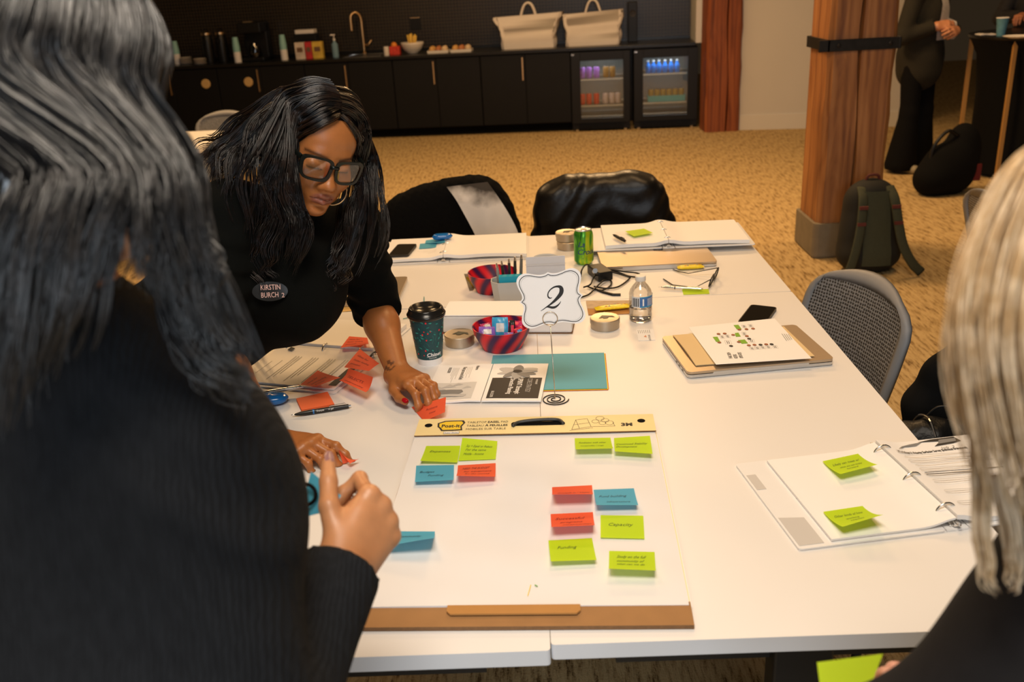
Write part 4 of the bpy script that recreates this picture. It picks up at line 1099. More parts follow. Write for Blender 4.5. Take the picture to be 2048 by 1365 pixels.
# ---------------------------------------------------------------- water bottle and card under it
b0 = tp(1281, 640); bt = thing('plastic_water_bottle', 'small clear water bottle with a blue label on the white table', 'bottle', b0)
KB = .94
pf = [(.024, .003), (.028, 0), (.0315, .006), (.031, .012), (.0325, .018), (.031, .026), (.0325, .034), (.0322, .042), (.0318, .078), (.0322, .084), (.029, .096), (.021, .109), (.0145, .117), (.013, .122), (.013, .128)]
pf = [(r, z*KB) for r, z in pf]
MB().lathe(pf, 36, cap1=False).build('bottle_shell', mat_clear('clear plastic', (.96, .95, .94, 1), .16), bt, smooth=True)
wt = [(.022, .0045), (.0295, .006), (.0295, .012), (.031, .018), (.0295, .026), (.031, .034), (.0305, .040)]
MB().lathe(wt, 36).build('water', M('water', (.97, .97, .97, 1), .0, trans=1.0, ior=1.33), bt, smooth='auto')
lb = MB(); SL = lambda a, z: V3(.0327*math.cos(-PI/2+a/.0327), .0327*math.sin(-PI/2+a/.0327), z)
lb.grid(lambda u, v: SL(-.006+.062*u, .047+.031*v), 16, 3, 0); lb.grid(lambda u, v: SL(-.03+.024*u, .047+.031*v), 6, 3, 1)
lb.build('label', [M('label blue', (.05, .16, .42, 1), .4, noise=.4, nscale=60), M('label film', (.62, .64, .66, 1), .4)], bt, smooth=True)
lp_ = MB(); SL2 = lambda a, z: V3(.0331*math.cos(-PI/2+a/.0327), .0331*math.sin(-PI/2+a/.0327), z)
for z in (.048, .0762): lp_.grid(lambda u, v: SL2(-.006+.062*u, z+.0022*v), 16, 1, 0)
for k in range(6): lp_.grid(lambda u, v: SL2(-.027+.0032*k+.0012*(1+k % 2)*u, .050+.024*v), 1, 1, 1)
for k in range(6): lp_.grid(lambda u, v: SL2(.016+.022*u, .052+.0036*k+.0012*v), 3, 1, 2)
lp_.grid(lambda u, v: SL2(.002+.004*u, .052+.02*v), 1, 1, 2)
lp_.build('label_print', [M('label cyan', (.03, .35, .60, 1), .4), m_ink, m_paper], bt)
MB().lathe([(r, z*KB) for r, z in ((.0145, .1245), (.0148, .125), (.0148, .1375), (.0135, .139), (.001, .139))], 28, cap1=False).build('cap', M('white cap', (.72, .70, .67, 1), .4), bt, smooth='auto')
t = thing('small_card', 'small white printed card lying in front of the water bottle', 'card', tp(1292, 671))
q = [tp(1277, 682.5), tp(1311, 681), tp(1306, 659), tp(1272, 660)]
_, S = sheetbox(t, 'card_sheet', q, T+.0012, .0008, m_paper)
mb = MB(); S2 = lambda u, v: S(u, v)+V3(0, 0, .0004)
write(mb, 'BUILDER', S2, .62, .45, .18, width=.5, ang=-PI/2); mb.poly([(.35, .3), (.5, .45), (.52, .25)], S2, 1)
for k in range(7): mb.ribbon([(.1+.11*k, .9), (.1+.11*k, .62)], .03, S2)
mb.build('card_print', [m_inkg, M('print orange', (.7, .3, .15, 1), .6)], t, world=True)

# ---------------------------------------------------------------- envelope with sweets bar
t = thing('brown_envelope', 'brown card sleeve under a yellow snack bar', 'envelope', tp(1218, 615))
q = [tp(1177, 631.5), tp(1260, 629), tp(1262, 603), tp(1172, 604)]
_, S = sheetbox(t, 'sleeve', q, T+.0028, .002, m_kraftl)
MB().grid(lambda u, v: S(u, .42+.58*v)+V3(0, 0, .0004), 1, 1).build('printed_face', M('sleeve print', (.50, .36, .22, 1), .6, noise=.3, nscale=50), t, world=True)
def snackbar(a, b, w, label, z0):
    a, b = np.asarray(a), np.asarray(b); L_ = np.linalg.norm((b-a)[:2]); t = thing('snack_bar', label, 'snack bar', (a+b)/2*V3(1, 1, 0)+V3(0, 0, z0), math.atan2(b[1]-a[1], b[0]-a[0]))
    mb = MB(); f = lambda sg: (lambda u, v: V3((u-.5)*L_, (v-.5)*w, .008+sg*.007*max(0, 1-abs(2*u-1)**6)*max(0, 1-abs(2*v-1)**3)+.0006*math.sin(60*u+9*v)))
    mb.grid(f(1), 18, 6); mb.grid(f(-1), 18, 6, flip=True)
    o = mb.build('wrapper', M('yellow wrapper', (.86, .62, .02, 1), .28, noise=.25, nscale=70), t, smooth=True)
    mb = MB(); g = f(1)
    S = lambda u, v: V3(u, v, g(u/L_+.5, v/w+.5)[2]+.0007)
    rr = random.Random(2)
    for k in range(10):
        u = -L_*.4+L_*.8*k/9; v = rr.uniform(-w*.25, w*.25); mb.poly([(u-.004, v-.002), (u+.005, v-.001), (u+.003, v+.003)], S, k % 2)
    mb.build('wrapper_print', [M('print red', (.6, .05, .02, 1), .4), M('print blue', (.05, .1, .4, 1), .4)], o)
snackbar(tp(1190, 619, .01), tp(1262, 612, .01), .030, 'yellow wrapped snack bar lying on the brown card sleeve', T+.0033)
snackbar(V3(float(tp(1354, 540)[0]), 1.7835, T), V3(float(tp(1408, 538)[0]), 1.7850, T), .026, 'yellow wrapped snack bar half under the far laptop', T+.0006)

# ---------------------------------------------------------------- laptops
m_lap = M('champagne aluminium', (.50, .40, .29, 1), .38, .75, noise=.03, nscale=300)
m_laps = M('silver aluminium', (.62, .62, .62, 1), .32, .85)
def laptop(q, label, logo=None, hz=1):
    """q: BL BR TR TL on the table; hinge along the BL-BR edge"""
    q = [np.asarray(p, float) for p in q]
    ex_ = nrm((q[1]-q[0])*V3(1, 1, 0)); w = np.linalg.norm((q[1]-q[0])[:2]); d = np.linalg.norm((q[3]-q[0])[:2])
    c = (q[0]+q[2])/2; an = math.atan2(ex_[1], ex_[0])
    t = thing('closed_laptop', label, 'laptop', (c[0], c[1], T), an)
    MB().prism(rrect(w, d, .012), .0015, .0095).build('base', m_laps, t, bevel=.0015)
    l = MB().prism(rrect(w, d, .012), .0108, .0180).build('lid', m_lap, t, bevel=.0015)
    MB().box((0, -d/2+.004, .0095), (w*.66, .0085, .014)).build('hinge', m_laps, t, bevel=.003)
    MB().box((0, 0, .0102), (w-.02, d-.02, .002)).build('gap', m_laps, t)
    for k, yy in enumerate((-d*.32, -d*.2, -d*.1)): MB().box((-w/2+.0002, yy, .0055), (.001, .012, .0035)).build('port', m_black, t)
    for sx in (-1, 1):
        for sy in (-1, 1): MB().lathe([(.006, 0), (.006, .0016)], 10, (sx*(w/2-.03), sy*(d/2-.03), 0)).build('rubber_foot', m_black, t)
    S = lambda u, v: V3(u, v, .0183)
    if logo:
        mb = MB(); mb.poly([(logo[0]+.017*math.cos(a*PI/12), logo[1]+.017*math.sin(a*PI/12)) for a in range(24)], S, 0)
        write(mb, 'hp', lambda u, v: V3(u, v, .0186), logo[0], logo[1]-.006, .022, shear=.25, mi=1, ang=PI if logo[2] else 0, align='c')
        mb.build('logo', [m_iron, m_lap], l)
    mb = MB(); write(mb, 'PROBOOK', lambda u, v: V3(u, -d/2-.0004, v), -.03, .0075, .005, width=.06); mb.build('maker_mark', m_lgrey, t)
    return t
ql = [tp(x, y, .018) for x, y in ((1374, 745.5), (1667.6, 718), (1592, 649), (1327, 673))]
laptop(ql, 'closed champagne laptop under the cream envelope and printed sheet')
qb = [tp(1205, 535, .018), tp(1435, 523, .018)]; up_ = nrm(V3(-(qb[1]-qb[0])[1], (qb[1]-qb[0])[0], 0))*.25
laptop([qb[0], qb[1], qb[1]+up_, qb[0]+up_], 'closed champagne laptop tucked under the far binder, beside the soda can', (.02, .045, True))
a_, b_ = tp(795, 600, .018), tp(818, 547, .018); dv = nrm((b_-a_)*V3(1, 1, 0)); pv = V3(dv[1], -dv[0], 0)
laptop([a_-pv*.33, a_, a_+dv*.235, a_-pv*.33+dv*.235], 'closed laptop beneath the leaning person\'s sleeve')
tl_ = thing('orange_folder', 'orange folder edge lying on the laptop beneath the sleeve', 'folder', tp(740, 558, .02))
sheetbox(tl_, 'folder_cover', [tp(690, 574, .022), tp(765, 560, .022), tp(768, 552, .022), tp(700, 545, .022)], T+.0215, .001, m_kraftl)
sheetbox(tl_, 'folder_paper', [tp(690, 576, .0204), tp(768, 561, .0204), tp(768, 555, .0204), tp(700, 548, .0204)], T+.0203, .0015, m_paper)
tl_ = thing('manila_folder', 'manila folder on the table beneath the leaning person\'s arm', 'folder', tp(680, 622))
sheetbox(tl_, 'folder_cover', [tp(640, 629), tp(712, 622), tp(712, 604), tp(640, 607)], T+.0014, .0012, M('manila card', (.70, .46, .16, 1), .7))

# cream envelope and printed sheet on the near laptop
def zc(x, y): return (1300+x*.19531, 600+y*.19531)
en = thing('cream_envelope', 'cream envelope under the printed sheet on the laptop', 'envelope', tp(*zc(900, 470), .02))
qe = [tp(*zc(*p), .022) for p in ((468, 668), (1685, 572), (1370, 270), (235, 360))]
m_cre = M('cream paper', (.80, .60, .32, 1), .7, noise=.02, transl=.08)
def Se(u, v):
    p = (1-u)*((1-v)*qe[0]+v*qe[3])+u*((1-v)*qe[1]+v*qe[2])
    return V3(p[0], p[1], T+.0215+.004*max(0, (.18-u)/.18)*math.sin(PI*v))
MB().slab(Se, 16, 8, .0014).build('envelope_body', m_cre, en, world=True, smooth='auto')
MB().slab(lambda u, v: Se(u*.18, v)+V3(.001*0, 0, -.0015-.0012*math.sin(PI*v)*(1-u)), 4, 8, .0008).build('envelope_back', m_cre, en, world=True, smooth='auto')
qs = [tp(*zc(*p), .026) for p in ((675, 668), (1655, 605), (1275, 185), (395, 275))]
sh_ = thing('printed_sheet', 'white sheet with green name boxes and small portraits on the laptop', 'paper', tp(*zc(1000, 420), .023))
def Ss(u, v, e=0):
    p = (1-u)*((1-v)*qs[0]+v*qs[3])+u*((1-v)*qs[1]+v*qs[2])
    return V3(p[0], p[1], T+.0245+.003*(1-v)**2+e)
MB().slab(Ss, 10, 10, .0006).build('sheet', m_paper, sh_, world=True, smooth='auto')
def inv(x, y):         # crop pixel -> (u,v) on the sheet
    w = tp(*zc(x, y), .026)[:2]; u = v = .5
    A_ = [p[:2] for p in qs]
    for _ in range(12):
        p = (1-u)*((1-v)*A_[0]+v*A_[3])+u*((1-v)*A_[1]+v*A_[2])
        du = -((1-v)*A_[0]+v*A_[3])+((1-v)*A_[1]+v*A_[2]); dv_ = (1-u)*(A_[3]-A_[0])+u*(A_[2]-A_[1])
        J = np.array([du, dv_]).T; st = np.linalg.solve(J, w-p); u += st[0]; v += st[1]
    return u, v
Sp = lambda e: (lambda u, v: Ss(u, v, e))
mb = MB()
m_pg, m_pb = M('print green', (.19, .42, .02, 1), .6), M('print brown', (.32, .10, .04, 1), .6, noise=.5, nscale=200)
for k, q_ in enumerate((((642, 378), (690, 375), (720, 428), (678, 430)), ((868, 338), (905, 333), (930, 374), (880, 377)), ((900, 412), (970, 405), (1005, 446), (940, 450)), ((855, 256), (905, 252), (938, 296), (890, 300)))):
    MB().poly([inv(*p) for p in q_], Sp(.0006)).build('name_box', m_pg, sh_, world=True)
for (x, y, mi) in ((702, 348, 1), (765, 344, 1), (852, 358, 1), (992, 371, 1), (910, 432, 1), (710, 437, 1), (830, 474, 2), (1012, 468, 1), (1070, 463, 1), (1132, 462, 2), (1190, 458, 1), (1245, 457, 2), (1015, 398, 2), (915, 303, 1), (988, 299, 1), (1055, 293, 1)):
    c_ = inv(x, y); r_ = .021
    MB().poly([(c_[0]+r_*math.cos(a*PI/7), c_[1]+r_*1.1*math.sin(a*PI/7)) for a in range(14)], Sp(.0010)).build('portrait', m_pb if mi == 1 else m_ink, sh_, world=True)
for (x, y, w, h) in ((740, 378, 40, 34), (795, 372, 40, 34), (800, 435, 60, 40), (965, 345, 40, 36), (1040, 420, 55, 36), (1045, 500, 45, 30), (1100, 495, 45, 30), (1155, 490, 45, 30), (1212, 486, 45, 30), (1280, 484, 50, 30), (965, 270, 40, 30), (1030, 262, 40, 30)):
    pts = [inv(x-w/2-8, y-h/2), inv(x+w/2-8, y-h/2), inv(x+w/2+8, y+h/2), inv(x-w/2+8, y+h/2)]
    mb.ribbon(pts+[pts[0]], .004, Sp(.0006), 3)
    for k in (-.15, .15):
        a = inv(x+k*w-6, y-h*.35); b = inv(x+k*w+6, y+h*.35); mb.ribbon([a, b], .006, Sp(.0006), 2)
for k in range(4):
    mb.ribbon([inv(1350+22*k, 345+2*k), inv(1400+18*k, 420-4*k)], .004, Sp(.0006), 2)
for s_, p in (('FAB 2024', (845, 605)), ('KEEK', (900, 604)), ('UPDATES', (955, 603))):
    u, v = inv(*p); u2, v2 = inv(p[0]-25, p[1]-62)
    write(mb, s_, Sp(.0006), u, v, .052, width=math.hypot(u2-u, v2-v)*(1 if s_ != 'KEEK' else .7), ang=math.atan2(v2-v, u2-u), mi=2, bold=.01)
mb.build('print', [m_pg, m_pb, m_ink, m_lgrey], sh_, world=True, kind='stuff')

# ---------------------------------------------------------------- phones
def phone(p, rz, label, w=.074, d=.150, th=.0085, screen=None):
    t = thing('smartphone', label, 'phone', p, rz)
    MB().prism(rrect(w, d, .011), 0.0002, th).build('phone_case', M('black rubber case', (.022, .019, .015, 1), .45), t, bevel=.0015)
    MB().prism(rrect(w-.005, d-.005, .009), th, th+.0004).build('screen', screen or M('dark glass', (.015, .012, .008, 1), .06), t)
    return t
pa, pb, pc = tp(1503, 608, .009), tp(1554, 615, .009), tp(1474, 645, .009)
dl = nrm((pc-pa)*V3(1, 1, 0)); pcn = (pa+pb)/2+dl*.075
phone((pcn[0], pcn[1], T), math.atan2(dl[1], dl[0])-PI/2+PI, 'black phone face up beside the laptop with the printed sheet')

# ---------------------------------------------------------------- binders
m_vinyl = M('white vinyl', (.86, .85, .84, 1), .3, noise=.02)
m_sleeve = M('grey pocket', (.58, .56, .54, 1), .4)
def binder(c, an, label, hw=.255, hh=.285, pages=(.008, .008), over=(.222, .222), rings=(-.108, 0, .108), base_z=T, tilt=0.0, warp=(0., 0.)):
    """open ring binder: local x across the spread, y along the spine; c = spine centre"""
    t = thing('ring_binder', label, 'binder', (c[0], c[1], base_z), an)
    for s in (-1, 1):
        MB().prism(rrect(hw, hh+.012, .006, 3, s*(hw/2+.022), 0), .0005, .0042).build('cover', m_vinyl, t, bevel=.001)
    MB().box((0, 0, .0022), (.040, hh+.010, .0034)).build('spine', m_vinyl, t)
    rm = MB(); rm.box((0, 0, .0065), (.022, hh-.004, .004)); rm.build('ring_mechanism', m_steel, t, bevel=.001)
    surf = []
    for s, th, ov, wp in ((-1, pages[0], over[0], warp[0]), (1, pages[1], over[1], warp[1])):
        def f(u, v, s=s, th=th, ov=ov, wp=wp):
            x = s*(.001+ov*u); y = (v-.5)*.279
            z = .0055+th+.012*math.exp(-(u/.14)**2)*(.5 if th < .003 else 1)+wp*math.sin(PI*u)*(1-v)+.0*v
            return V3(x, y, z)
        g = (lambda u, v, f=f: f(1-u, v)) if s < 0 else f
        MB().slab(g, 16, 6, th).build('pages', m_paper, t, smooth='auto'); surf.append(f)
    for y in rings:
        R_ = .0180
        MB().tube([(R_*math.cos(a*PI/12)*1.05, y, .0105+R_*1.15*math.sin(a*PI/12)) for a in range(0, 13)], .0019, 7).build('ring', m_wire, t, smooth=True)
    for s in (-1, 1):
        mb = MB(); mb.box((0, s*(hh/2-.002), .010), (.012, .010, .006)); mb.box((0, s*(hh/2+.003), .013), (.006, .014, .003)); mb.build('ring_lever', m_steel, t, bevel=.001)
    return t, surf
# near right binder
qa = tp(1742, 889, .01); qd = tp(1921, 1056, .01)
spd = nrm((qa-qd)*V3(1, 1, 0)); cc_ = (qa+qd)/2; an_ = math.atan2(spd[1], spd[0])-PI/2
bR, sR = binder(cc_, an_, 'open white binder with two lime notes, overhanging the table edge', pages=(.004, .009), hw=.262)
ca_, sa_ = math.cos(an_), math.sin(an_)
def bl2w(t, p, an): L_ = np.array(t.location); c_, s_ = math.cos(an), math.sin(an); return V3(L_[0]+c_*p[0]-s_*p[1], L_[1]+s_*p[0]+c_*p[1], L_[2]+p[2])
mb = MB(); Sb = lambda x, y, e=0: V3(x, y, sR[1]((x-.008)/.222, y/.279+.5)[2]+.0006+e)
write(mb, 'Worksheet 3: Priority Surfacing Survey (Individual Brainstorm)', Sb, .020, .088, .011, width=.145, bold=.03)
rt = random.Random(9)
for k, (y, nl) in enumerate(((.072, 1), (.058, 2), (.040, 1), (.026, 2), (.008, 2), (-.018, 2), (-.055, 2), (-.095, 2))):
    for j in range(nl):
        L_ = rt.uniform(.11, .17); mb.ribbon([(.024+.004*(k > 1), y-j*.006), (.024+L_, y-j*.006)], .0018 if k != 4 else .0026, Sb, 1 if k != 4 else 0)
mb.poly([(.030, .104), (.05, .116), (.075, .117), (.095, .130), (.065, .126), (.045, .118)], Sb, 2)
mb.poly([(.085, .130), (.115, .136), (.165, .137), (.17, .118), (.15, .112), (.108, .108), (.13, .125)], lambda x, y: Sb(x, y, .0002), 0)
mb.poly([(.12, .116), (.16, .119), (.165, .131), (.13, .131)], lambda x, y: Sb(x, y, .0004), 2)
write(mb, 'Job  2', Sb, .115, .096, .012, shear=.4, mi=2)
mb.build('page_print', [m_ink, m_lgrey, m_inkg], bR)
pk = MB(); pk.prism([(-.28, -.140), (-.236, -.140), (-.236, -.06), (-.28, -.052)], .0043, .0049); pk.build('pocket', m_sleeve, bR)
pk = MB(); pk.prism([(-.28, .045), (-.262, .045), (-.262, .1), (-.28, .1)], .0043, .0049); pk.build('label_pocket', m_sleeve, bR)
def c2n(*p): return [(1600+x*.21875, 860+y*.21875) for x, y in p]
zR = T+.0128
note(c2n((205, 290), (530, 220), (710, 320), (370, 408)), GREEN, m_pen_g, 'curled lime note near the rings at the top of the binder page', [('Likely can meet w/', .12, .62, .17, .72), ('what we can today', .2, .40, .13, .6), ('forward', .3, .22, .13, .3)], zsurf=zR)
note(c2n((210, 752), (572, 698), (765, 778), (390, 890)), GREEN, m_pen_g, 'curled lime note near the foot of the binder page', [('Other kinds of how', .12, .62, .17, .7), ('working', .3, .40, .14, .32), ('requests', .34, .24, .14, .32)], zsurf=zR)

# far binders
c_ = tp(895, 496, .012); c_[1] = 2.112
bA, sA = binder((-.315, 2.135), .0, 'open white binder with a phone on it, in front of the fur coat chair', pages=(.010, .012), over=(.215, .29), hw=.275, warp=(.004, .008))
ph_screen = M('reflective glass', (.03, .026, .02, 1), .03)
phone(V3(*tp(806, 500, .026)[:2], T+.0196), -.12, 'phone face up on the far binder beside blue notes', w=.072, d=.14, screen=ph_screen)
m_bluetool = M('glossy blue plastic', (.012, .16, .52, 1), .18, coat=.5)
note([(800, 497), (860, 489), (864, 495), (812, 503)], BLUE, m_pen_b, 'blue note lying beside the phone on the far binder', zsurf=T+.0192, lift=False, world=[tp(840, 488, .0197), tp(874, 485, .0205), tp(872, 495, .0205), tp(838, 498, .0197)])
note(None, BLUE, m_pen_b, 'blue note half under the blue stapler on the far binder', zsurf=T+.0200, world=[tp(852, 481, .0215), tp(888, 476, .0292), tp(891, 486, .0292), tp(850, 487, .0215)])
def stapler(p, rz, label, L_=.085, w=.034, h=.024, logo=False):
    t = thing('mini_stapler', label, 'stapler', p, rz)
    mb = MB(); n = 12; rows = []
    for j in range(15):
        u = j/14; k = (1-abs(2*u-1)**4)**.5; rows.append((u, max(.12, k)))
    vs = []; m_ = 16
    for u, k in rows:
        for i in range(m_):
            a = 2*PI*i/m_; ww = w/2*k; hh_ = h/2*k*(1-.15*u)
            x = (u-.5)*L_; y = ww*abs(math.cos(a))**.7*(1 if math.cos(a) > 0 else -1); z = h/2+hh_*abs(math.sin(a))**.8*(1 if math.sin(a) > 0 else -1)
            vs.append((x, y, z))
    mb.add(vs, [(j*m_+i, j*m_+(i+1) % m_, (j+1)*m_+(i+1) % m_, (j+1)*m_+i) for j in range(14) for i in range(m_)]); mb.add(vs[:m_], [tuple(range(m_))[::-1]]); mb.add(vs[-m_:], [tuple(range(m_))])
    o = mb.build('stapler_body', m_bluetool, t, smooth='auto')
    MB().box((L_*.30, 0, h*.45), (L_*.30, w*.5, .006)).build('staple_plate', m_steel, t)
    mb = MB(); mb.tube([(-L_*.3, w*.46, h*.5), (L_*.42, w*.46, h*.46)], .0018, 6); mb.build('seam_groove', M('dark blue plastic', (.005, .05, .2, 1), .3), t)
    if logo:
        mb = MB(); S = lambda u, v: V3(u, v, h*.99); mb.poly([(.0, -.004), (.006, .0), (.012, -.004), (.008, .004), (.002, .005)], S); write(mb, 'tot', S, -.01, -.001, .008); mb.build('logo', m_paper, t)
sp_ = tp(889, 474, .03); stapler(V3(sp_[0]-.004, 2.188, T+.0300), .12, 'glossy blue stapler on the far binder above blue notes', L_=.075)
mb = MB()
for k in range(3): mb.ribbon([(-.10+.02*k, -.05-.016*k), (-.03, -.046-.015*k)], .0014, lambda x, y: V3(x, y, sA[0](min(1, (-x-.008)/.215), y/.279+.5)[2]+.0006))
mb.build('page_print', m_lgrey, bA)
bB, sB = binder((.468, 2.118), -.02, 'open white binder with a black pen and lime note on the far table', pages=(.012, .012), over=(.215, .275), hw=.272, base_z=T+.0185, warp=(.003, .004))
mb = MB()
for k in range(9): mb.ribbon([(-.17, .02-.014*k), (-.04-.02*(k % 3), .02-.014*k)], .0013, lambda x, y: V3(x, y, sB[0](min(1, (-x-.008)/.215), y/.279+.5)[2]+.0006))
mb.build('page_print', m_lgrey, bB)
note(None, GREEN, m_pen_g, 'flat lime note on the far binder beside a black pen', zsurf=T+.0455, world=[tp(1250, 463, .046), tp(1288, 457.5, .046), tp(1306, 466, .046), tp(1268, 473, .046)])
def pen(a, b, r, label, mat_b, click=True, grip=None, txt_=None):
    a, b = np.asarray(a), np.asarray(b); d = b-a; L_ = np.linalg.norm(d); e = d/L_
    t = thing('ballpoint_pen', label, 'pen', a)
    P = lambda k: e*L_*k
    MB().tube([P(.06), P(.16), P(.3), P(.36), P(.75), P(.96)], [r*.35, r*.85, r*1.0, r, r, r*.85], 12).build('barrel', mat_b, t, smooth='auto')
    MB().tube([P(0), P(.03), P(.065)], [r*.1, r*.25, r*.38], 8).build('tip', m_steel, t, smooth=True)
    if click:
        MB().tube([P(.96), P(1.0)], [r*.5, r*.45], 8).build('clicker', m_steel, t)
    up = V3(0, 0, 1); sd = nrm(np.cross(e, up))
    mb = MB(); mb.tube([P(.92)+up*r*.9, P(.90)+up*r*1.5, P(.66)+up*r*1.35, P(.64)+up*r*1.02], r*.22, 6); mb.build('clip', mat_b if grip is None else m_steel, t)
    if grip is not None: MB().tube([P(.36), P(.385)], r*1.04, 12).build('grip_ring', grip, t, smooth='auto')
    if txt_:
        mb = MB(); n_ = nrm(nrm(CAM-a)-e*(nrm(CAM-a) @ e)); w_ = np.cross(n_, e)
        def S(u, v): 
            an = v/r; return e*u+r*1.04*(math.cos(an)*n_+math.sin(an)*w_)
        write(mb, txt_, S, L_*.42, -.0015, .006); write(mb, 'm gel', S, L_*.62, -.0015, .0055); mb.build('lettering', m_paper, t)
    return t
pen(tp(1225, 469, .0505), tp(1251, 483, .0505), .0055, 'black pen lying on the far right binder', m_black)

# eyeglasses, silver pen, lime note
t = thing('reading_glasses', 'black-rimmed reading glasses lying beside a silver pen', 'glasses', tp(1385, 565))
mgl = M('black acetate', (.012, .010, .008, 1), .2)
def zA(x, y): return (1100+x*.26367, 420+y*.26367)
fa, fb = tp(*zA(1245, 540), .0), tp(*zA(1200, 590), .0)
A1 = tp(*zA(1200, 588), .006); A2 = tp(*zA(1262, 497), .006)
fx = nrm((A2-A1)*V3(1, 1, 0)); fw = np.linalg.norm((A2-A1)[:2]); fw = .135
mid_ = (A1+A2)/2; o_ = V3(mid_[0], mid_[1], T+.003)-fx*fw/2
lean = nrm(V3(0, 0, 1)*.95+np.cross(fx, V3(0, 0, 1))*.25)
def lens(x0):
    return [o_+fx*(x0+.027+.026*math.copysign(abs(math.cos(a))**.6, math.cos(a)))+lean*(.018+.017*math.copysign(abs(math.sin(a))**.6, math.sin(a))) for a in [k*PI/12 for k in range(24)]]
for x0 in (0.005, .072):
    lp = lens(x0); MB().tube(lp, .0022, 6, closed=True).build('lens_rim', mgl, t, smooth=True, world=True)
    MB().add(lp, [tuple(range(24))]).build('lens', mat_clear('lens glass', (.97, .97, .96, 1), .08), t, world=True)
MB().tube([o_+fx*.057+lean*.024, o_+fx*.0675+lean*.028, o_+fx*.077+lean*.024], .0022, 6).build('bridge', mgl, t, world=True)
for x0, px in ((.004, ((1200, 585, .02), (1100, 590, .006), (930, 570, .004), (860, 525, .004))), (.126, ((1220, 492, .02), (1050, 482, .008), (975, 468, .004), (934, 452, .004)))):
    p0 = o_+fx*(x0+.002)+lean*.03
    MB().tube([p0]+[tp(*zA(x, y), h) for x, y, h in px[1:]], [.0022, .002, .0022, .0022], 6, flat=.7).build('temple_arm', mgl, t, smooth=True, world=True)
note(None, GREEN, m_pen_g, 'lime note under the silver pen and reading glasses', zsurf=T+.001, world=[tp(1364, 580, .001), tp(1417, 578.5, .001), tp(1419, 588, .001), tp(1367, 590, .001)])
pen(tp(1317, 574.5, .008), tp(1406, 578.5, .008), .0045, 'slim silver pen with dark tip beside the reading glasses', m_steel, grip=m_black)

# charger and cables
t = thing('laptop_charger', 'black laptop charger brick with coiled cables behind the number card', 'charger', tp(1200, 555))
MB().box((0, 0, .017), (.05, .10, .030), R=rotz(.3)).build('power_brick', m_black, t, bevel=.004)
def zz(x, y, h=.004):
    p = tp(1150+x*.19036, 440+y*.19036, h)
    if p[0] > .19: p[1] = min(p[1], 1.781)       # the cables lie in front of the closed laptop
    return p
cab = [[(60, 600, .03), (75, 520, .05), (130, 470, .03), (250, 500, .012), (420, 540, .006), (560, 590, .005), (650, 600, .005), (680, 575, .006), (640, 558, .006), (520, 545, .010), (380, 520, .012), (260, 520, .012), (200, 600, .02), (160, 680, .02), (90, 710, .01)],
       [(200, 700, .006), (330, 720, .006), (460, 700, .005), (570, 620, .005), (560, 600, .009), (430, 560, .008), (330, 530, .012)],
       [(60, 815, .004), (150, 780, .005), (230, 700, .012), (300, 640, .012), (360, 630, .008), (385, 665, .006), (350, 710, .005), (280, 740, .004), (210, 730, .004), (130, 700, .006)]]
for k, pts in enumerate(cab):
    MB().tube(catmull([zz(*p) for p in pts], 6), .0026, 7).build('cable', m_black, t, smooth=True, world=True)
MB().tube([zz(190, 720), zz(300, 760), zz(400, 785), zz(480, 785)], [.003, .005, .006, .006], 7, flat=.6).build('velcro_strap', m_black, t, world=True)
MB().lathe([(.008, 0), (.008, .03)], 10, (-.02, -.045, .035), R=rot((1, 0, 0), 1.2)).build('plug', m_steel, t)

# ---------------------------------------------------------------- left side of the table: binder, notes, pens, stapler
c1_, c2_ = tp(560, 712, .01), tp(752, 728, .01)
bx_ = nrm((c2_-c1_)*V3(1, 1, 0)); aL = math.atan2(bx_[1], bx_[0])+PI/2
bctr = tp(640, 707, .012)
bL, sL_ = binder((bctr[0]+.012, bctr[1]+.018), aL-PI, 'open white binder under coral notes beside the leaning person', pages=(.011, .004), over=(.216, .216), hw=.206)
aLL = aL-PI
def lw(x, y, z): return bl2w(bL, (x, y, z), aLL)
_tst = lw(.1, 0, 0)
near = 1 if _tst[1] < bctr[1] else -1
sn = sL_[1] if near > 0 else sL_[0]
mb = MB(); Sx = lambda x, y, e=.0006: V3(near*x, y, sn(min(1, max(0, (x-.008)/.216)), min(1, max(0, y/.279+.5)))[2]+e)
for gx, n_ in ((-.06, 3), (-.01, 3), (.04, 3), (.085, 2)):
    for k in range(n_): mb.ribbon([(.05, gx+.008*k), (.20-.02*k, gx+.008*k)], .0016, Sx, 1)
mb.ribbon([(.08, -.085), (.16, -.085)], .0012, Sx, 1); mb.ribbon([(.09, -.11), (.17, -.11)], .0012, Sx, 1)
mb.poly([(.015, -.095), (.02, -.08), (.03, -.085), (.028, -.1)], Sx, 0)
mb.poly([(.10, .115), (.20, .115), (.20, .136), (.08, .136), (.09, .125)], Sx, 0)
mb.build('page_print', [m_ink, m_inkg], bL)
def cz_(*p): return [(500+x*.14652, 660+y*.14652) for x, y in p]
zL = T+.0215
HW = [('ideas for', .12, .66, .16, .5), ('better funding', .12, .42, .15, .66), ('process', .12, .2, .15, .4)]
def on_far_page(px, py, lift):
    """pixel on the far page of the binder: the height is read off the page itself"""
    fp = sL_[0] if near > 0 else sL_[1]; z = .014
    for _ in range(8):
        w = tp(px, py, z); d_ = w[:2]-np.array(bL.location)[:2]; c_, s_ = math.cos(-aLL), math.sin(-aLL)
        lx = abs(c_*d_[0]-s_*d_[1]); ly = s_*d_[0]+c_*d_[1]
        z = float(fp(min(1, max(0, (lx-.001)/.216)), min(1, max(0, ly/.279+.5)))[2])+lift
    return tp(px, py, z)
_q = cz_((1355, 90), (1600, 110), (1620, 195), (1235, 248))
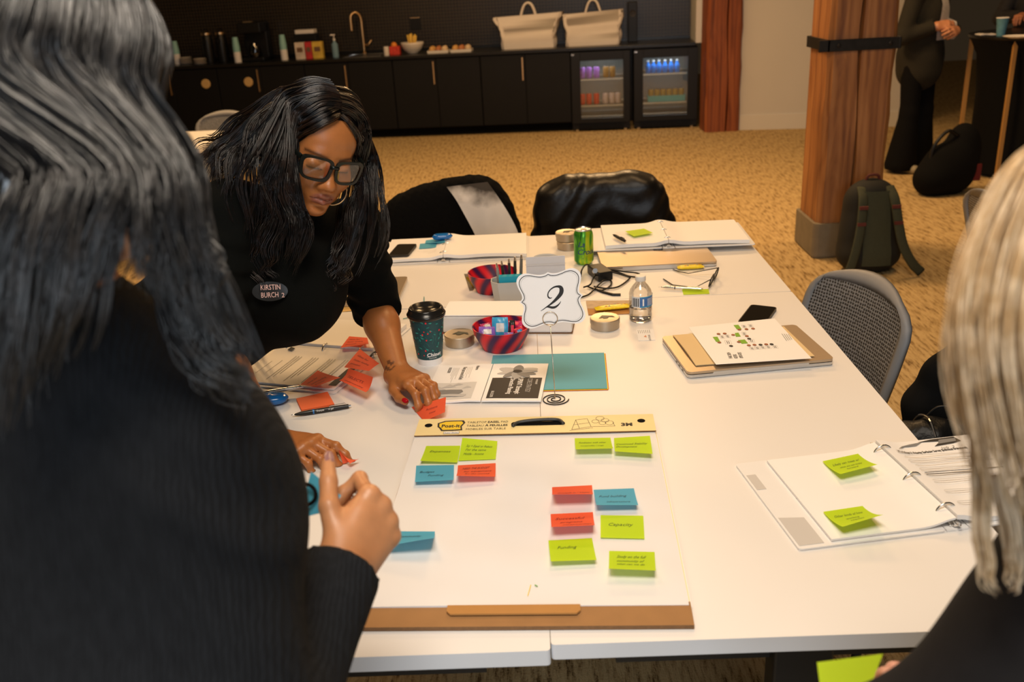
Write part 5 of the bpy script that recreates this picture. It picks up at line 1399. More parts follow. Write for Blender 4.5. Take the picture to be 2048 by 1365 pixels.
note(None, RED, m_pen_r, 'coral note lying past the binder rings, curling up at one corner', HW, zsurf=T+.006, world=[on_far_page(*_q[0], .002), on_far_page(*_q[1], .002), on_far_page(*_q[2], .012), on_far_page(*_q[3], .004)], bow=1.0)
note(None, RED, m_pen_r, 'coral note with four written lines next to the bare forearm', HW, zsurf=zL, world=[tp(*cz_((1500, 262))[0], .036), tp(*cz_((1765, 465))[0], .046), tp(*cz_((1625, 565))[0], .03), tp(*cz_((1285, 515))[0], .030)], bow=1.2)
note(None, RED, m_pen_r, 'dark coral note curling over the binder text beside the orange one', HW, zsurf=zL-.001, world=[tp(*cz_((685, 752))[0], .023), tp(*cz_((925, 555))[0], .023), tp(*cz_((1235, 655))[0], .040), tp(*cz_((900, 775))[0], .026)], bow=1.4)
note(None, RED, m_pen_r, 'orange-lit coral note bent up at both ends on the binder corner', [('SELECTS', .1, .55, .2, .6), ('understanding', .1, .25, .15, .7)], zsurf=zL, world=[tp(*cz_((1345, 525))[0], .030), tp(*cz_((1680, 650))[0], .050), tp(*cz_((1580, 855))[0], .028), tp(*cz_((1215, 690))[0], .026)], bow=1.0, kick=-.008)
np_ = thing('note_pad', 'thick block of blank coral sticky notes beside the black pen', 'note pad', tp(635, 803))
qn = [tp(*p, .008) for p in cz_((705, 1100), (1152, 1015), (1058, 848), (630, 940))]
sheetbox(np_, 'note_block', qn, T+.0085, .008, M('coral block', (.90, .16, .05, 1), .7))
pen(tp(582, 831, .0062), tp(702, 812, .0062), .0058, 'black gel pen with blue ring beside the coral note block', M('black pen rubber', (.014, .013, .012, 1), .35), grip=m_bluetool, txt_='Sharpie')
sp2 = tp(545, 802, .01); stapler(V3(sp2[0]-.01, sp2[1], T+.0006), .22, 'matt blue stapler beside the coral note block', L_=.095, w=.046, h=.026, logo=True)
pen(tp(517, 788, .0145), tp(607, 774, .0185), .0052, 'shiny chrome pen beside the blue stapler', m_steel)
# ================================================================== people
class Field:
    """signed-distance sculpting on a voxel grid, polygonised with surface nets"""
    def __init__(s, lo, hi, h):
        s.lo = np.array(lo, float); s.h = h
        s.n = np.ceil((np.array(hi)-s.lo)/h).astype(int)+1
        s.F = np.full(s.n, .2, np.float32)
    def _win(s, lo, hi):
        a = np.maximum(0, np.floor((np.array(lo)-s.lo)/s.h).astype(int)); b = np.minimum(s.n, np.ceil((np.array(hi)-s.lo)/s.h).astype(int)+1)
        return a, b
    def _pts(s, a, b):
        ax = [(s.lo[i]+s.h*np.arange(a[i], b[i])).astype(np.float32) for i in range(3)]
        return ax[0][:, None, None], ax[1][None, :, None], ax[2][None, None, :]
    def _put(s, a, b, d, k, op):
        sl = tuple(slice(a[i], b[i]) for i in range(3)); F = s.F[sl]
        if op == 'u':
            if k > 0:
                h = np.maximum(k-np.abs(F-d), 0)/k; s.F[sl] = np.minimum(F, d)-h*h*(k*.25)
            else: s.F[sl] = np.minimum(F, d)
        else:
            d = -d
            if k > 0:
                h = np.maximum(k-np.abs(F-d), 0)/k; s.F[sl] = np.maximum(F, d)+h*h*(k*.25)
            else: s.F[sl] = np.maximum(F, d)
    def cone(s, A, B, ra, rb, k=.02, op='u', cut=None, wr=None):
        A = np.asarray(A, float); B = np.asarray(B, float); R = max(ra, rb)+k+2.5*s.h+(.02 if wr else 0)
        a, b = s._win(np.minimum(A, B)-R, np.maximum(A, B)+R)
        if np.any(b <= a): return s
        X, Y, Z = s._pts(a, b); d = B-A; L2 = float(d @ d)
        t = ((X-A[0])*d[0]+(Y-A[1])*d[1]+(Z-A[2])*d[2])/L2; t = np.clip(t, 0, 1)
        q = np.sqrt((X-A[0]-t*d[0])**2+(Y-A[1]-t*d[1])**2+(Z-A[2]-t*d[2])**2)
        D = q-(ra+(rb-ra)*t)
        if wr: D = D+wr(X, Y, Z, t)
        if cut is not None:
            c, n_ = cut; D = np.maximum(D, (X-c[0])*n_[0]+(Y-c[1])*n_[1]+(Z-c[2])*n_[2])
        s._put(a, b, D.astype(np.float32), k, op); return s
    def ell(s, c, r, axes=None, k=.02, op='u', wr=None):
        c = np.asarray(c, float); r = np.asarray(r, float); A = np.eye(3) if axes is None else np.asarray(axes)   # rows = axes
        ext = np.sqrt(((A*r[:, None])**2).sum(0))+k+2.5*s.h
        a, b = s._win(c-ext, c+ext)
        if np.any(b <= a): return s
        X, Y, Z = s._pts(a, b); X = X-c[0]; Y = Y-c[1]; Z = Z-c[2]
        u = [(X*A[i, 0]+Y*A[i, 1]+Z*A[i, 2]) for i in range(3)]
        k0 = np.sqrt(sum((u[i]/r[i])**2 for i in range(3))); k1 = np.sqrt(sum((u[i]/r[i]**2)**2 for i in range(3)))
        D = k0*(k0-1)/np.maximum(k1, 1e-6)
        if wr: D = D+wr(X+c[0], Y+c[1], Z+c[2], 0)
        s._put(a, b, D.astype(np.float32), k, op); return s
    def chain(s, pts, rs, k=.02, **kw):
        for i in range(len(pts)-1): s.cone(pts[i], pts[i+1], rs[i], rs[i+1], k, **kw)
        return s
    def mesh(s):
        F = s.F; ins = F < 0; n = s.n
        c = np.zeros((n[0]-1, n[1]-1, n[2]-1), np.uint8)
        for dx in (0, 1):
            for dy in (0, 1):
                for dz in (0, 1): c += ins[dx:n[0]-1+dx, dy:n[1]-1+dy, dz:n[2]-1+dz]
        act = (c > 0) & (c < 8); I = np.argwhere(act); idx = np.full(act.shape, -1, np.int32); idx[act] = np.arange(len(I))
        off = np.array([(x, y, z) for x in (0, 1) for y in (0, 1) for z in (0, 1)])
        val = np.stack([F[I[:, 0]+o[0], I[:, 1]+o[1], I[:, 2]+o[2]] for o in off], 1)
        acc = np.zeros((len(I), 3)); cnt = np.zeros(len(I))
        for i in range(8):
            for j in range(i+1, 8):
                if np.abs(off[i]-off[j]).sum() != 1: continue
                m = (val[:, i] < 0) != (val[:, j] < 0); t = val[m, i]/(val[m, i]-val[m, j])
                acc[m] += off[i]+(off[j]-off[i])*t[:, None]; cnt[m] += 1
        V = s.lo+s.h*(I+acc/cnt[:, None])
        Q = []
        for ax in range(3):
            sl0 = [slice(None)]*3; sl1 = [slice(None)]*3; sl0[ax] = slice(0, -1); sl1[ax] = slice(1, None)
            ch = ins[tuple(sl0)] != ins[tuple(sl1)]; E = np.argwhere(ch)
            o1, o2 = [(1, 2), (2, 0), (0, 1)][ax]
            ok = (E[:, o1] > 0) & (E[:, o2] > 0) & (E[:, o1] < n[o1]-1) & (E[:, o2] < n[o2]-1); E = E[ok]
            def g(a, b):
                e = E.copy(); e[:, o1] -= a; e[:, o2] -= b; return idx[e[:, 0], e[:, 1], e[:, 2]]
            q = np.stack([g(0, 0), g(1, 0), g(1, 1), g(0, 1)], 1)
            fl = ins[tuple(E.T)]; q[~fl] = q[~fl][:, ::-1]; Q.append(q)
        return V, np.concatenate(Q)
def np_object(name, V, Q, mat, parent=None, colors=None, smooth=True, label=None):
    V = np.asarray(V, float); me = bpy.data.meshes.new(name)
    base = np.array(parent.location) if parent is not None else np.zeros(3)
    if parent is not None and parent.parent is not None: base = base+np.array(parent.parent.location)
    W_ = V-base; k = Q.shape[1]
    me.vertices.add(len(W_)); me.vertices.foreach_set('co', W_.astype(np.float32).ravel())
    me.loops.add(len(Q)*k); me.loops.foreach_set('vertex_index', Q.astype(np.int32).ravel())
    me.polygons.add(len(Q)); me.polygons.foreach_set('loop_start', np.arange(0, len(Q)*k, k, dtype=np.int32)); me.polygons.foreach_set('loop_total', np.full(len(Q), k, np.int32))
    if smooth: me.polygons.foreach_set('use_smooth', np.ones(len(Q), bool))
    if colors is not None:
        at_ = me.color_attributes.new('tint', 'FLOAT_COLOR', 'POINT'); at_.data.foreach_set('color', np.concatenate([colors, np.ones((len(colors), 1))], 1).astype(np.float32).ravel())
    me.materials.append(mat); me.update(calc_edges=True); me.validate()
    o = bpy.data.objects.new(name, me); COL.objects.link(o)
    if parent is not None: o.parent = parent
    if label: o['label'] = label
    return o
def mat_skin(name):
    m = bpy.data.materials.new(name); m.use_nodes = True; N = m.node_tree.nodes; L = m.node_tree.links; b = N['Principled BSDF']
    a = N.new('ShaderNodeVertexColor'); a.layer_name = 'tint'
    n = N.new('ShaderNodeTexNoise'); n.inputs['Scale'].default_value = 60; n.inputs['Detail'].default_value = 4
    tc = N.new('ShaderNodeTexCoord'); L.new(tc.outputs['Object'], n.inputs[0])
    r = N.new('ShaderNodeMapRange'); r.inputs[3].default_value = .86; r.inputs[4].default_value = 1.12; L.new(n.outputs[0], r.inputs[0])
    mx = N.new('ShaderNodeVectorMath'); mx.operation = 'SCALE'; L.new(a.outputs[0], mx.inputs[0]); L.new(r.outputs[0], mx.inputs['Scale'])
    L.new(mx.outputs[0], b.inputs['Base Color']); b.inputs['Roughness'].default_value = .40; b.inputs['Specular IOR Level'].default_value = .5
    b.inputs['Subsurface Weight'].default_value = .12; b.inputs['Subsurface Radius'].default_value = (.008, .003, .002); b.inputs['Subsurface Scale'].default_value = 1.0
    n2 = N.new('ShaderNodeTexNoise'); n2.inputs['Scale'].default_value = 420; L.new(tc.outputs['Object'], n2.inputs[0])
    bp = N.new('ShaderNodeBump'); bp.inputs['Strength'].default_value = .12; bp.inputs['Distance'].default_value = .0015; L.new(n2.outputs[0], bp.inputs['Height']); L.new(bp.outputs[0], b.inputs['Normal'])
    return m
def mat_hair(name, c0, c1, rough=.32, spec=.5, stint=None):
    m = bpy.data.materials.new(name); m.use_nodes = True; N = m.node_tree.nodes; L = m.node_tree.links; b = N['Principled BSDF']
    n = N.new('ShaderNodeTexNoise'); n.inputs['Scale'].default_value = 55; tc = N.new('ShaderNodeTexCoord'); L.new(tc.outputs['Object'], n.inputs[0])
    mx = N.new('ShaderNodeMix'); mx.data_type = 'RGBA'; mx.inputs['A'].default_value = c0; mx.inputs['B'].default_value = c1
    r = N.new('ShaderNodeMapRange'); r.inputs[1].default_value = .4; r.inputs[2].default_value = .65; L.new(n.outputs[0], r.inputs[0])
    L.new(r.outputs[0], mx.inputs['Factor']); L.new(mx.outputs['Result'], b.inputs['Base Color']); b.inputs['Roughness'].default_value = rough; b.inputs['Specular IOR Level'].default_value = spec
    if stint: b.inputs['Specular Tint'].default_value = stint
    return m
def strands(name, guides, mat, parent, seed=1, K=26, rad=.0011, taper=True, clump=11, tight=1.0, lenlo=.75):
    """guides: list of (points, lock radius list, strand count, wave amplitude)"""
    r = np.random.default_rng(seed); allP = []; allR = []
    for pts, lr, cnt, wave in guides:
        C_ = np.array(catmull(pts, 8)); t = np.linspace(0, len(C_)-1, K); i0 = np.minimum(t.astype(int), len(C_)-2); fr = (t-i0)[:, None]
        C_ = C_[i0]*(1-fr)+C_[i0+1]*fr
        u = np.linspace(0, 1, K); rr = np.interp(u, np.linspace(0, 1, len(lr)), lr)
        tg = np.gradient(C_, axis=0); tg /= np.linalg.norm(tg, axis=1)[:, None]+1e-9
        ref = np.array((.31, -.77, .55)); s1 = np.cross(tg, ref); s1 /= np.linalg.norm(s1, axis=1)[:, None]+1e-9; s2 = np.cross(tg, s1)
        ncl = max(3, cnt//clump); cl = [(r.uniform(0, 2*PI), math.sqrt(r.uniform(.02, 1)), r.normal(0, .6), r.uniform(2.0, 3.3), r.normal(0, .9), r.uniform(lenlo, 1.0)) for _ in range(ncl)]
        for w_ in range(cnt):
            a, q, tw, fq, ph2, cL = cl[w_ % ncl]
            a2_ = r.uniform(0, 2*PI); q2 = math.sqrt(r.uniform(0, 1))*tight
            an = a+tw*u; ph2 = ph2+r.normal(0, .12)
            ox = np.cos(an)*q*rr+math.cos(a2_)*q2*(rr*.30+.001); oy = np.sin(an)*q*rr+math.sin(a2_)*q2*(rr*.30+.001)
            wv = wave*u**1.1*np.sin(2*PI*fq*u+ph2); wv2 = wave*.7*u**1.1*np.cos(2*PI*fq*u*.9+ph2)
            L_ = cL*r.uniform(.9, 1.0)
            P = C_+s1*(ox+wv)[:, None]+s2*(oy+wv2)[:, None]
            if L_ < 1:
                tt = u*L_*(K-1); j0 = np.minimum(tt.astype(int), K-2); f2 = (tt-j0)[:, None]; P = P[j0]*(1-f2)+P[j0+1]*f2
            allP.append(P); allR.append(rad*r.uniform(.7, 1.35)*np.clip(1.15-(u**4 if taper else 0)*.95, .1, 1))
    P = np.array(allP); R_ = np.array(allR); S_ = len(P)
    tg = np.gradient(P, axis=1); tg /= np.linalg.norm(tg, axis=2)[..., None]+1e-9
    a1 = np.cross(tg, np.array((.2, -.5, .84))); a1 /= np.linalg.norm(a1, axis=2)[..., None]+1e-9; a2 = np.cross(tg, a1)
    V = np.stack([P+R_[..., None]*(math.cos(w)*a1+math.sin(w)*a2) for w in (0, 2*PI/3, 4*PI/3)], 2)   # S,K,3,3
    base = (np.arange(S_)[:, None]*K+np.arange(K-1)[None, :])*3
    Q = np.stack([np.stack([base+j, base+(j+1) % 3, base+3+(j+1) % 3, base+3+j], -1) for j in range(3)], -2).reshape(-1, 4)
    o = np_object(name, V.reshape(-1, 3), Q, mat, parent)
    o['kind'] = 'stuff'
    return o
def orth(d, n):
    d = nrm(d); n = np.asarray(n, float); n = nrm(n-d*(n @ d)); return d, n
def hand(Fd, wrist, d, n, side, flex, thumb, k=.008, sc=1.0, spread=(.10, .02, -.06, -.14), wr=.026):
    """adds a hand; returns fingertip data (tip, dir, dorsal normal) index..pinky, thumb"""
    d, n = orth(d, n); s = np.cross(d, n)*(1 if side == 'L' else -1); wrist = np.asarray(wrist, float)
    tips = []; mcps = []
    dist = (.090, .090, .083, .074); lat = (.026, .006, -.014, -.031)
    seg = ((.042, .026, .021), (.046, .029, .022), (.042, .027, .021), (.033, .021, .019))
    for i in range(4):
        m = wrist+d*dist[i]*sc+s*lat[i]*sc-n*(.004 if i in (0, 3) else 0)*sc; mcps.append(m)
        Fd.cone(wrist+s*lat[i]*.55*sc, m, .0165*sc, .0118*sc, k*2)
    Fd.cone(wrist+s*.018*sc-n*.006*sc, wrist+d*.06*sc+s*.020*sc-n*.010*sc, .016*sc, .015*sc, k*2)      # thenar
    Fd.cone(wrist-s*.016*sc-n*.006*sc, wrist+d*.055*sc-s*.022*sc-n*.008*sc, .014*sc, .012*sc, k*2)     # heel
    for i in range(4):
        Fd.ell(mcps[i]+n*.004*sc, (.0105*sc, .0105*sc, .0095*sc), None, k)
        an = 0.0; p = mcps[i]; dd = nrm(d+s*spread[i]); r0 = (.0098, .0100, .0094, .0082)[i]*sc
        for j in range(3):
            an += flex[i][j]; v = dd*math.cos(an)-n*math.sin(an); q = p+v*seg[i][j]*sc
            Fd.cone(p, q, r0*(1-.06*j), r0*(.95-.09*j), k*.45); 
            if j < 2: Fd.ell(q+(n*math.cos(an)+dd*math.sin(an))*.0012, (r0*.98,)*3, None, k*.5)
            p = q
        tips.append((p, v, n*math.cos(an)+dd*math.sin(an)))
    p = wrist+d*.020*sc+s*.022*sc-n*.006*sc; r0 = (.0145, .0115, .0108); r1 = (.0118, .0105, .0086); L3 = (.044, .034, .027)
    for j in range(3):
        v = nrm(d*thumb[j][0]+s*thumb[j][1]+n*thumb[j][2]); q = p+v*L3[j]*sc; Fd.cone(p, q, r0[j]*sc, r1[j]*sc, k*(1.4 if j == 0 else .5)); p = q
    tn = nrm(n*.8+s*.5); tn = nrm(tn-v*(tn @ v)); tips.append((p, v, tn))
    return tips
def nails(tips, mat, parent, which=(0, 1, 2, 3, 4), l=.0085, w=.0058, zmin=None):
    for i in which:
        p, v, nn = tips[i]; sd = np.cross(v, nn); mb = MB()
        c = p+v*.0025+nn*(.0068 if i < 4 else .0074)
        mb.grid(lambda a, b: c+v*((b-.42)*2*l)+sd*((a-.5)*2*w*(1-.35*abs(2*b-1)**3))+nn*(.0016*(1-(2*a-1)**2)-.0022*b*b), 6, 6)
        mb.grid(lambda a, b: c+v*((b-.42)*2*l)+sd*((a-.5)*2*w*(1-.35*abs(2*b-1)**3))+nn*(-.0012-.0022*b*b), 6, 6, flip=True)
        if zmin is not None: mb.v = [(a, b, max(c_, zmin)) for a, b, c_ in mb.v]
        mb.build('fingernail', mat, parent, smooth=True, world=True)
class Head:
    def __init__(s, c, fwd, up):
        s.c = np.asarray(c, float); s.f = nrm(fwd); u = np.asarray(up, float); s.u = nrm(u-s.f*(u @ s.f)); s.l = np.cross(s.u, s.f)
        s.A = np.array([s.l, s.f, s.u])
    def p(s, x, y, z): return s.c+s.l*x+s.f*y+s.u*z
    def loc(s, V): return (V-s.c) @ s.A.T
    def sculpt(s, F, nb, face=True, k=.02):
        E = lambda x, y, z, r, k=.02, op='u': F.ell(s.p(x, y, z), r, s.A, k, op)
        Cn = lambda a, b, ra, rb, k=.01: F.cone(s.p(*a), s.p(*b), ra, rb, k)
        E(0, -.018, .038, (.074, .094, .082)); E(0, .030, -.012, (.062, .062, .082), .03); E(0, .034, .052, (.060, .048, .046), .03)
        E(0, .035, -.070, (.047, .050, .042), .03)
        Cn((0, -.02, -.05), (0, -.035, -.13), .052, .052, .02); F.cone(s.p(0, -.035, -.12), nb, .052, .062, .03)
        if not face:
            Cn((0, .085, .0), (0, .105, -.035), .008, .012); return
        E(0, .074, -.101, (.024, .020, .017), .022)
        for sx in (-1, 1):
            E(sx*.042, .058, -.034, (.024, .024, .024), .025); E(sx*.046, .022, -.080, (.018, .028, .022), .025)
            E(sx*.020, .078, .022, (.022, .012, .009), .014)
            E(sx*.033, .098, .000, (.016, .016, .0115), .012, 's')
            E(sx*.0325, .0755, -.001, (.0155, .0135, .0125), .004)                 # lowered eyelid over the eye
            Cn((sx*.021, .0865, -.0085), (sx*.044, .0795, -.0075), .0028, .0022, .004)
            E(sx*.0135, .099, -.040, (.0085, .0100, .0080), .007)                  # nostril wing
        Cn((0, .085, .010), (0, .101, -.022), .0085, .0095, .012); E(0, .1085, -.036, (.0125, .0115, .0105), .010)
        for sx in (-1, 1):
            E(sx*.0065, .107, -.0468, (.0038, .0042, .003), .003, 's')
        E(0, .083, -.064, (.030, .016, .022), .02)
        Cn((-.021, .088, -.0665), (-.006, .0985, -.0625), .0045, .0058, .005); Cn((.021, .088, -.0665), (.006, .0985, -.0625), .0045, .0058, .005); Cn((-.006, .0985, -.0625), (.006, .0985, -.0625), .0056, .0056, .004)
        Cn((-.017, .089, -.0745), (0, .0968, -.0772), .0052, .0078, .005); Cn((.017, .089, -.0745), (0, .0968, -.0772), .0052, .0078, .005)
        for a, b in (((-.026, .0895, -.0685), (-.010, .0995, -.0690)), ((-.010, .1005, -.0690), (.010, .1005, -.0690)), ((.010, .0995, -.0690), (.026, .0895, -.0685))):
            F.cone(s.p(*a), s.p(*b), .0014, .0016, .0025, 's')
        E(0, .096, -.0885, (.018, .008, .006), .010, 's')
def gauss(d, w): return np.exp(-(d/w)**2)

# ------------------------------------------------------------------ the person leaning on the table
SKIN_A = np.array((.43, .155, .045))
HA = Head((-.4537, .8694, 1.334), (.499, -.820, -.280), (.400, -.068, .914))
A = thing('person', 'person in a black sweater and square glasses leaning over the table', 'person', (-.95, 1.0, 0))
nbA = V3(-.552, .925, 1.168)
LS, RS = V3(-.425, 1.045, 1.112), V3(-.641, .815, 1.215)
LE, LW = V3(-.412, 1.135, .895), tp(796, 748, .038)
RE, RW = V3(-.675, .655, 1.00), tp(551, 884, .036)
PEL = V3(-.93, 1.0, .86)
F = Field((-1.16, .42, .72), (-.16, 1.30, 1.50), .0030)
HA.sculpt(F, nbA)
chest = V3(-.60, .915, 1.06); belly = V3(-.77, .955, .95)
F.ell(chest, (.13, .15, .12), None, .05); F.chain([chest, belly, PEL], [.12, .115, .125], .05); F.chain([LS, nbA, RS], [.052, .056, .052], .04)
F.chain([LS, LE], [.050, .040], .03); F.chain([RS, RE], [.050, .040], .03)
mL = LE*.68+LW*.32; mR = RE*.68+RW*.32
F.chain([LE, mL, LW], [.040, .042, .0270], .02); F.chain([RE, mR, RW], [.039, .040, .0265], .02)
dL = nrm(tp(880, 786, .050)-LW); nL = V3(.10, .05, 1)
D2 = math.radians
tipsL = hand(F, LW, dL+V3(0, 0, .02), nL, 'L', [(D2(16), D2(46), D2(38)), (D2(14), D2(50), D2(38)), (D2(14), D2(52), D2(38)), (D2(14), D2(50), D2(38))],
             [(.80, .52, -.34), (.96, .16, -.28), (.98, -.04, -.10)])
dR = nrm(tp(650, 898, .040)-RW); nR = V3(.10, -.12, 1)
tipsR = hand(F, RW, dR+V3(0, 0, .05), nR, 'R', [(D2(18), D2(32), D2(16)), (D2(30), D2(40), D2(20)), (D2(34), D2(46), D2(22)), (D2(38), D2(48), D2(22))],
             [(.80, .42, -.42), (.95, .10, -.30), (.97, -.12, -.15)], spread=(.04, 0, -.03, -.08))
V, Q = F.mesh(); del F
V[:, 2] = np.maximum(V[:, 2], T+.0012)
_d = V-bo; _u, _v = _d @ eX, _d @ eY            # the fingers rest on the booklet, not in it
_in = (_u > -.002) & (_u < .282) & (_v > -.002) & (_v < .218) & (V[:, 2] < T+.02)
V[_in, 2] = np.maximum(V[_in, 2], T+.0062)
q = HA.loc(V); col = np.tile(SKIN_A, (len(V), 1))
def blend(w, c): 
    global col
    w = np.clip(w, 0, 1)[:, None]; col = col*(1-w)+np.array(c)*w
face = (q[:, 1] > .055)
lipw = np.maximum(np.clip(1.4-((q[:, 0]/.0255)**2+((q[:, 2]+.0695)/.0135)**2), 0, 1)*2.2, 0)*(q[:, 1] > .082)
blend(lipw*.8, (.27, .085, .050))
for sx in (-1, 1):
    bx_ = q[:, 0]*sx; bz = .0165+.006*np.sin(np.clip((bx_-.012)/.04, 0, 1)*PI*.75)
    blend(((bx_ > .012) & (bx_ < .055))*gauss(q[:, 2]-bz, .0034)*(q[:, 1] > .05)*.85, (.035, .014, .008))
    blend(((bx_ > .018) & (bx_ < .048))*gauss(q[:, 2]+.0085+.001*0, .0017)*(q[:, 1] > .06)*.9, (.02, .010, .008))
tat = tp(805, 746, .062); dt = np.linalg.norm(V-(LW+(LE-LW)*.10+V3(-.012, -.028, .012)), axis=1)
ang_ = np.sin(V[:, 0]*420+2)*np.sin(V[:, 1]*380)+.3*np.sin(V[:, 2]*500)
blend(np.clip((.019-dt)/.003, 0, 1)*(ang_ > -.15)*.75, (.07, .03, .018))
m_skinA = mat_skin('brown skin')
bodyA = np_object('body', V, Q, m_skinA, A, col)
m_nailA = M('red nail varnish', (.42, .008, .015, 1), .12, coat=.6)
nails(tipsL, m_nailA, A, zmin=T+.0014); nails(tipsR, m_nailA, A, zmin=T+.0014)
# sweater
def wrinkle(amp, fx, fy, fz, ph):
    return lambda X, Y, Z, t: amp*np.sin(fx*X+fy*Y+fz*Z+ph+2*np.sin(30*X+22*Z))
m_knit = M('black fine knit', (.0035, .004, .0036, 1), .95, spec=.12, noise=.25, nscale=30, bump=.25, bscale=700)
F = Field((-1.22, .42, .70), (-.20, 1.34, 1.34), .0052)
dcL = nrm(LW-LE); dcR = nrm(RW-RE)
F.ell(chest, (.152, .172, .142), None, .06); F.ell(V3(-.535, .86, 1.035), (.09, .12, .10), None, .06)
F.ell(V3(-.56, .90, 1.00), (.11, .10, .105), None, .05); F.ell(at(606, 608, 2.02), (.055, .06, .080), None, .05)
F.chain([chest, belly, PEL], [.148, .142, .150], .06); F.chain([LS, nbA+V3(0, 0, -.01), RS], [.068, .068, .070], .05)
F.cone(nbA, HA.p(0, -.036, -.135), .064, .060, .03)
F.cone(LS, LE, .071, .062, .03, wr=wrinkle(.0045, 20, 10, 95, 0)); F.cone(LE, LE+dcL*.10, .060, .057, .02, cut=(LE+dcL*.035, dcL), wr=wrinkle(.003, 10, 20, 110, 1))
F.cone(RS, RE, .074, .064, .03, wr=wrinkle(.0045, 20, 10, 95, 2)); F.cone(RE, RE+dcR*.10, .062, .056, .02, cut=(RE+dcR*.05, dcR), wr=wrinkle(.003, 10, 20, 110, 1))
V, Q = F.mesh(); del F
V[:, 2] = np.maximum(V[:, 2], T+.0015)*(V[:, 0] > -.775)+V[:, 2]*(V[:, 0] <= -.775)
sweater = np_object('sweater', V, Q, m_knit, A)
# trousers, shoes
m_trs = M('black trousers', (.004, .004, .0045, 1), .9, spec=.15, noise=.2, nscale=40)
F = Field((-1.25, .72, 0), (-.70, 1.32, .98), .012)
F.ell(PEL+V3(-.02, 0, -.02), (.145, .165, .12), None, .05)
for sy in (-1, 1): F.chain([PEL+V3(-.02, sy*.085, -.05), V3(-.955, 1.0+sy*.10, .48), V3(-.99, 1.0+sy*.11, .07)], [.092, .065, .052], .03)
V, Q = F.mesh(); np_object('trousers', V, Q, m_trs, A)
for sy in (-1, 1):
    F = Field((-1.12, .80+sy*.1, -.01), (-.72, 1.2+sy*.1, .14), .008); F.chain([V3(-1.02, 1.0+sy*.11, .045), V3(-.84, 1.0+sy*.12, .035)], [.042, .036], .02); F.cone(V3(-.995, 1.0+sy*.11, .06), V3(-.99, 1.0+sy*.11, .10), .045, .05, .02)
    V, Q = F.mesh(); V[:, 2] = np.maximum(V[:, 2], .001); np_object('shoe', V, Q, m_blackmatte, A)
# name sticker on the sweater
TN = V3(*at(541, 582, 1.0)); tdir = nrm(TN-CAM)
def on_sweater(px, py, V_=None):
    d = nrm(ray(px, py)); best = None
    v = sw_V-CAM; al = v @ d; pd = np.linalg.norm(v-al[:, None]*d, axis=1); i = np.argmin(np.where(pd < .006, al, 9)); return CAM+d*al[i]
sw_V = np.array([v.co[:] for v in sweater.data.vertices])+np.array(A.location)
cS = [on_sweater(541+dx, 582+dy) for dx, dy in ((0, 0), (-26, 1), (26, -1), (0, -13), (0, 13))]
sx_ = nrm(cS[2]-cS[1]); sy_ = cS[3]-cS[4]; sy_ = nrm(sy_-sx_*(sy_ @ sx_)); sn_ = nrm(np.cross(sx_, sy_))
if sn_ @ (CAM-cS[0]) < 0: sn_ = -sn_
o0 = cS[0]+sn_*.010; hw_ = .0365; hh_ = .0205
ST = lambda u, v: o0+sx_*u+sy_*v+sn_*(.001-2.2*u*u-1.5*v*v)
mb = MB(); ring = [ST(hw_*math.cos(a*PI/18), hh_*math.sin(a*PI/18)) for a in range(36)]; rin = [ST(.5*hw_*math.cos(a*PI/18), .5*hh_*math.sin(a*PI/18)) for a in range(36)]
mb.add(ring+rin+[ST(0, 0)], [(i, (i+1) % 36, 36+(i+1) % 36, 36+i) for i in range(36)]+[(36+i, 36+(i+1) % 36, 72) for i in range(36)])
stk = mb.build('name_sticker', M('black glossy sticker', (.022, .022, .022, 1), .25), A, world=True, smooth=True)
mb = MB(); STT = lambda u, v: ST(u, v)+sn_*.0006
write(mb, 'KIRSTIN', STT, -.018, .0035, .0155, width=.040); write(mb, 'BURCH', STT, -.018, -.0125, .0155, width=.035); write(mb, '2', STT, .0235, -.0135, .0135)
o = mb.build('lettering', M('pink chalk ink', (.85, .55, .50, 1), .6), A, world=True)
# glasses
mga = M('black square frame', (.006, .008, .007, 1), .25, spec=.35)
def lensloop(x0, k=1.0):
    out = []
    for i in range(36):
        a = i*PI/18; ca, sa = math.cos(a), math.sin(a)
        x = .0285*k*math.copysign(abs(ca)**.55, ca); z = .0225*k*math.copysign(abs(sa)**.55, sa)
        x *= 1+.10*(z/.0225)*(1 if True else 0)
        out.append((x0+x, z))
    return out
gl = []
for sx in (-1, 1):
    o_ = MB(); rim_o = []; rim_i = []
    Gp = lambda x, z, e=0: HA.p(x, .1065-.22*abs(x)**1.0*abs(x)/.07*1.0+e, -.003+z)
    lo_, li_ = lensloop(sx*.0365, 1.16), lensloop(sx*.0365, .93)
    n_ = 36
    vs = [Gp(*p, .0025) for p in lo_]+[Gp(*p, .0025) for p in li_]+[Gp(*p, -.0025) for p in lo_]+[Gp(*p, -.0025) for p in li_]
    fs = []
    for i in range(n_):
        j = (i+1) % n_; fs += [(i, j, n_+j, n_+i), (2*n_+j, 2*n_+i, 3*n_+i, 3*n_+j), (i, 2*n_+i, 2*n_+j, j), (n_+j, 3*n_+j, 3*n_+i, n_+i)]
    o_.add(vs, fs); o_.build('glasses_rim', mga, A, world=True, smooth='auto')
    MB().add([Gp(*p) for p in li_], [tuple(range(n_))]).build('glasses_lens', mat_clear('spectacle lens', (.96, .95, .94, 1), .16), A, world=True)
    MB().tube([Gp(sx*.070, .017), HA.p(sx*.074, .085, .015), HA.p(sx*.079, .03, .014), HA.p(sx*.078, -.02, .006)], [.006, .0062, .005, .004], 8, flat=.45, up=tuple(HA.l)).build('glasses_temple', mga, A, world=True, smooth='auto')
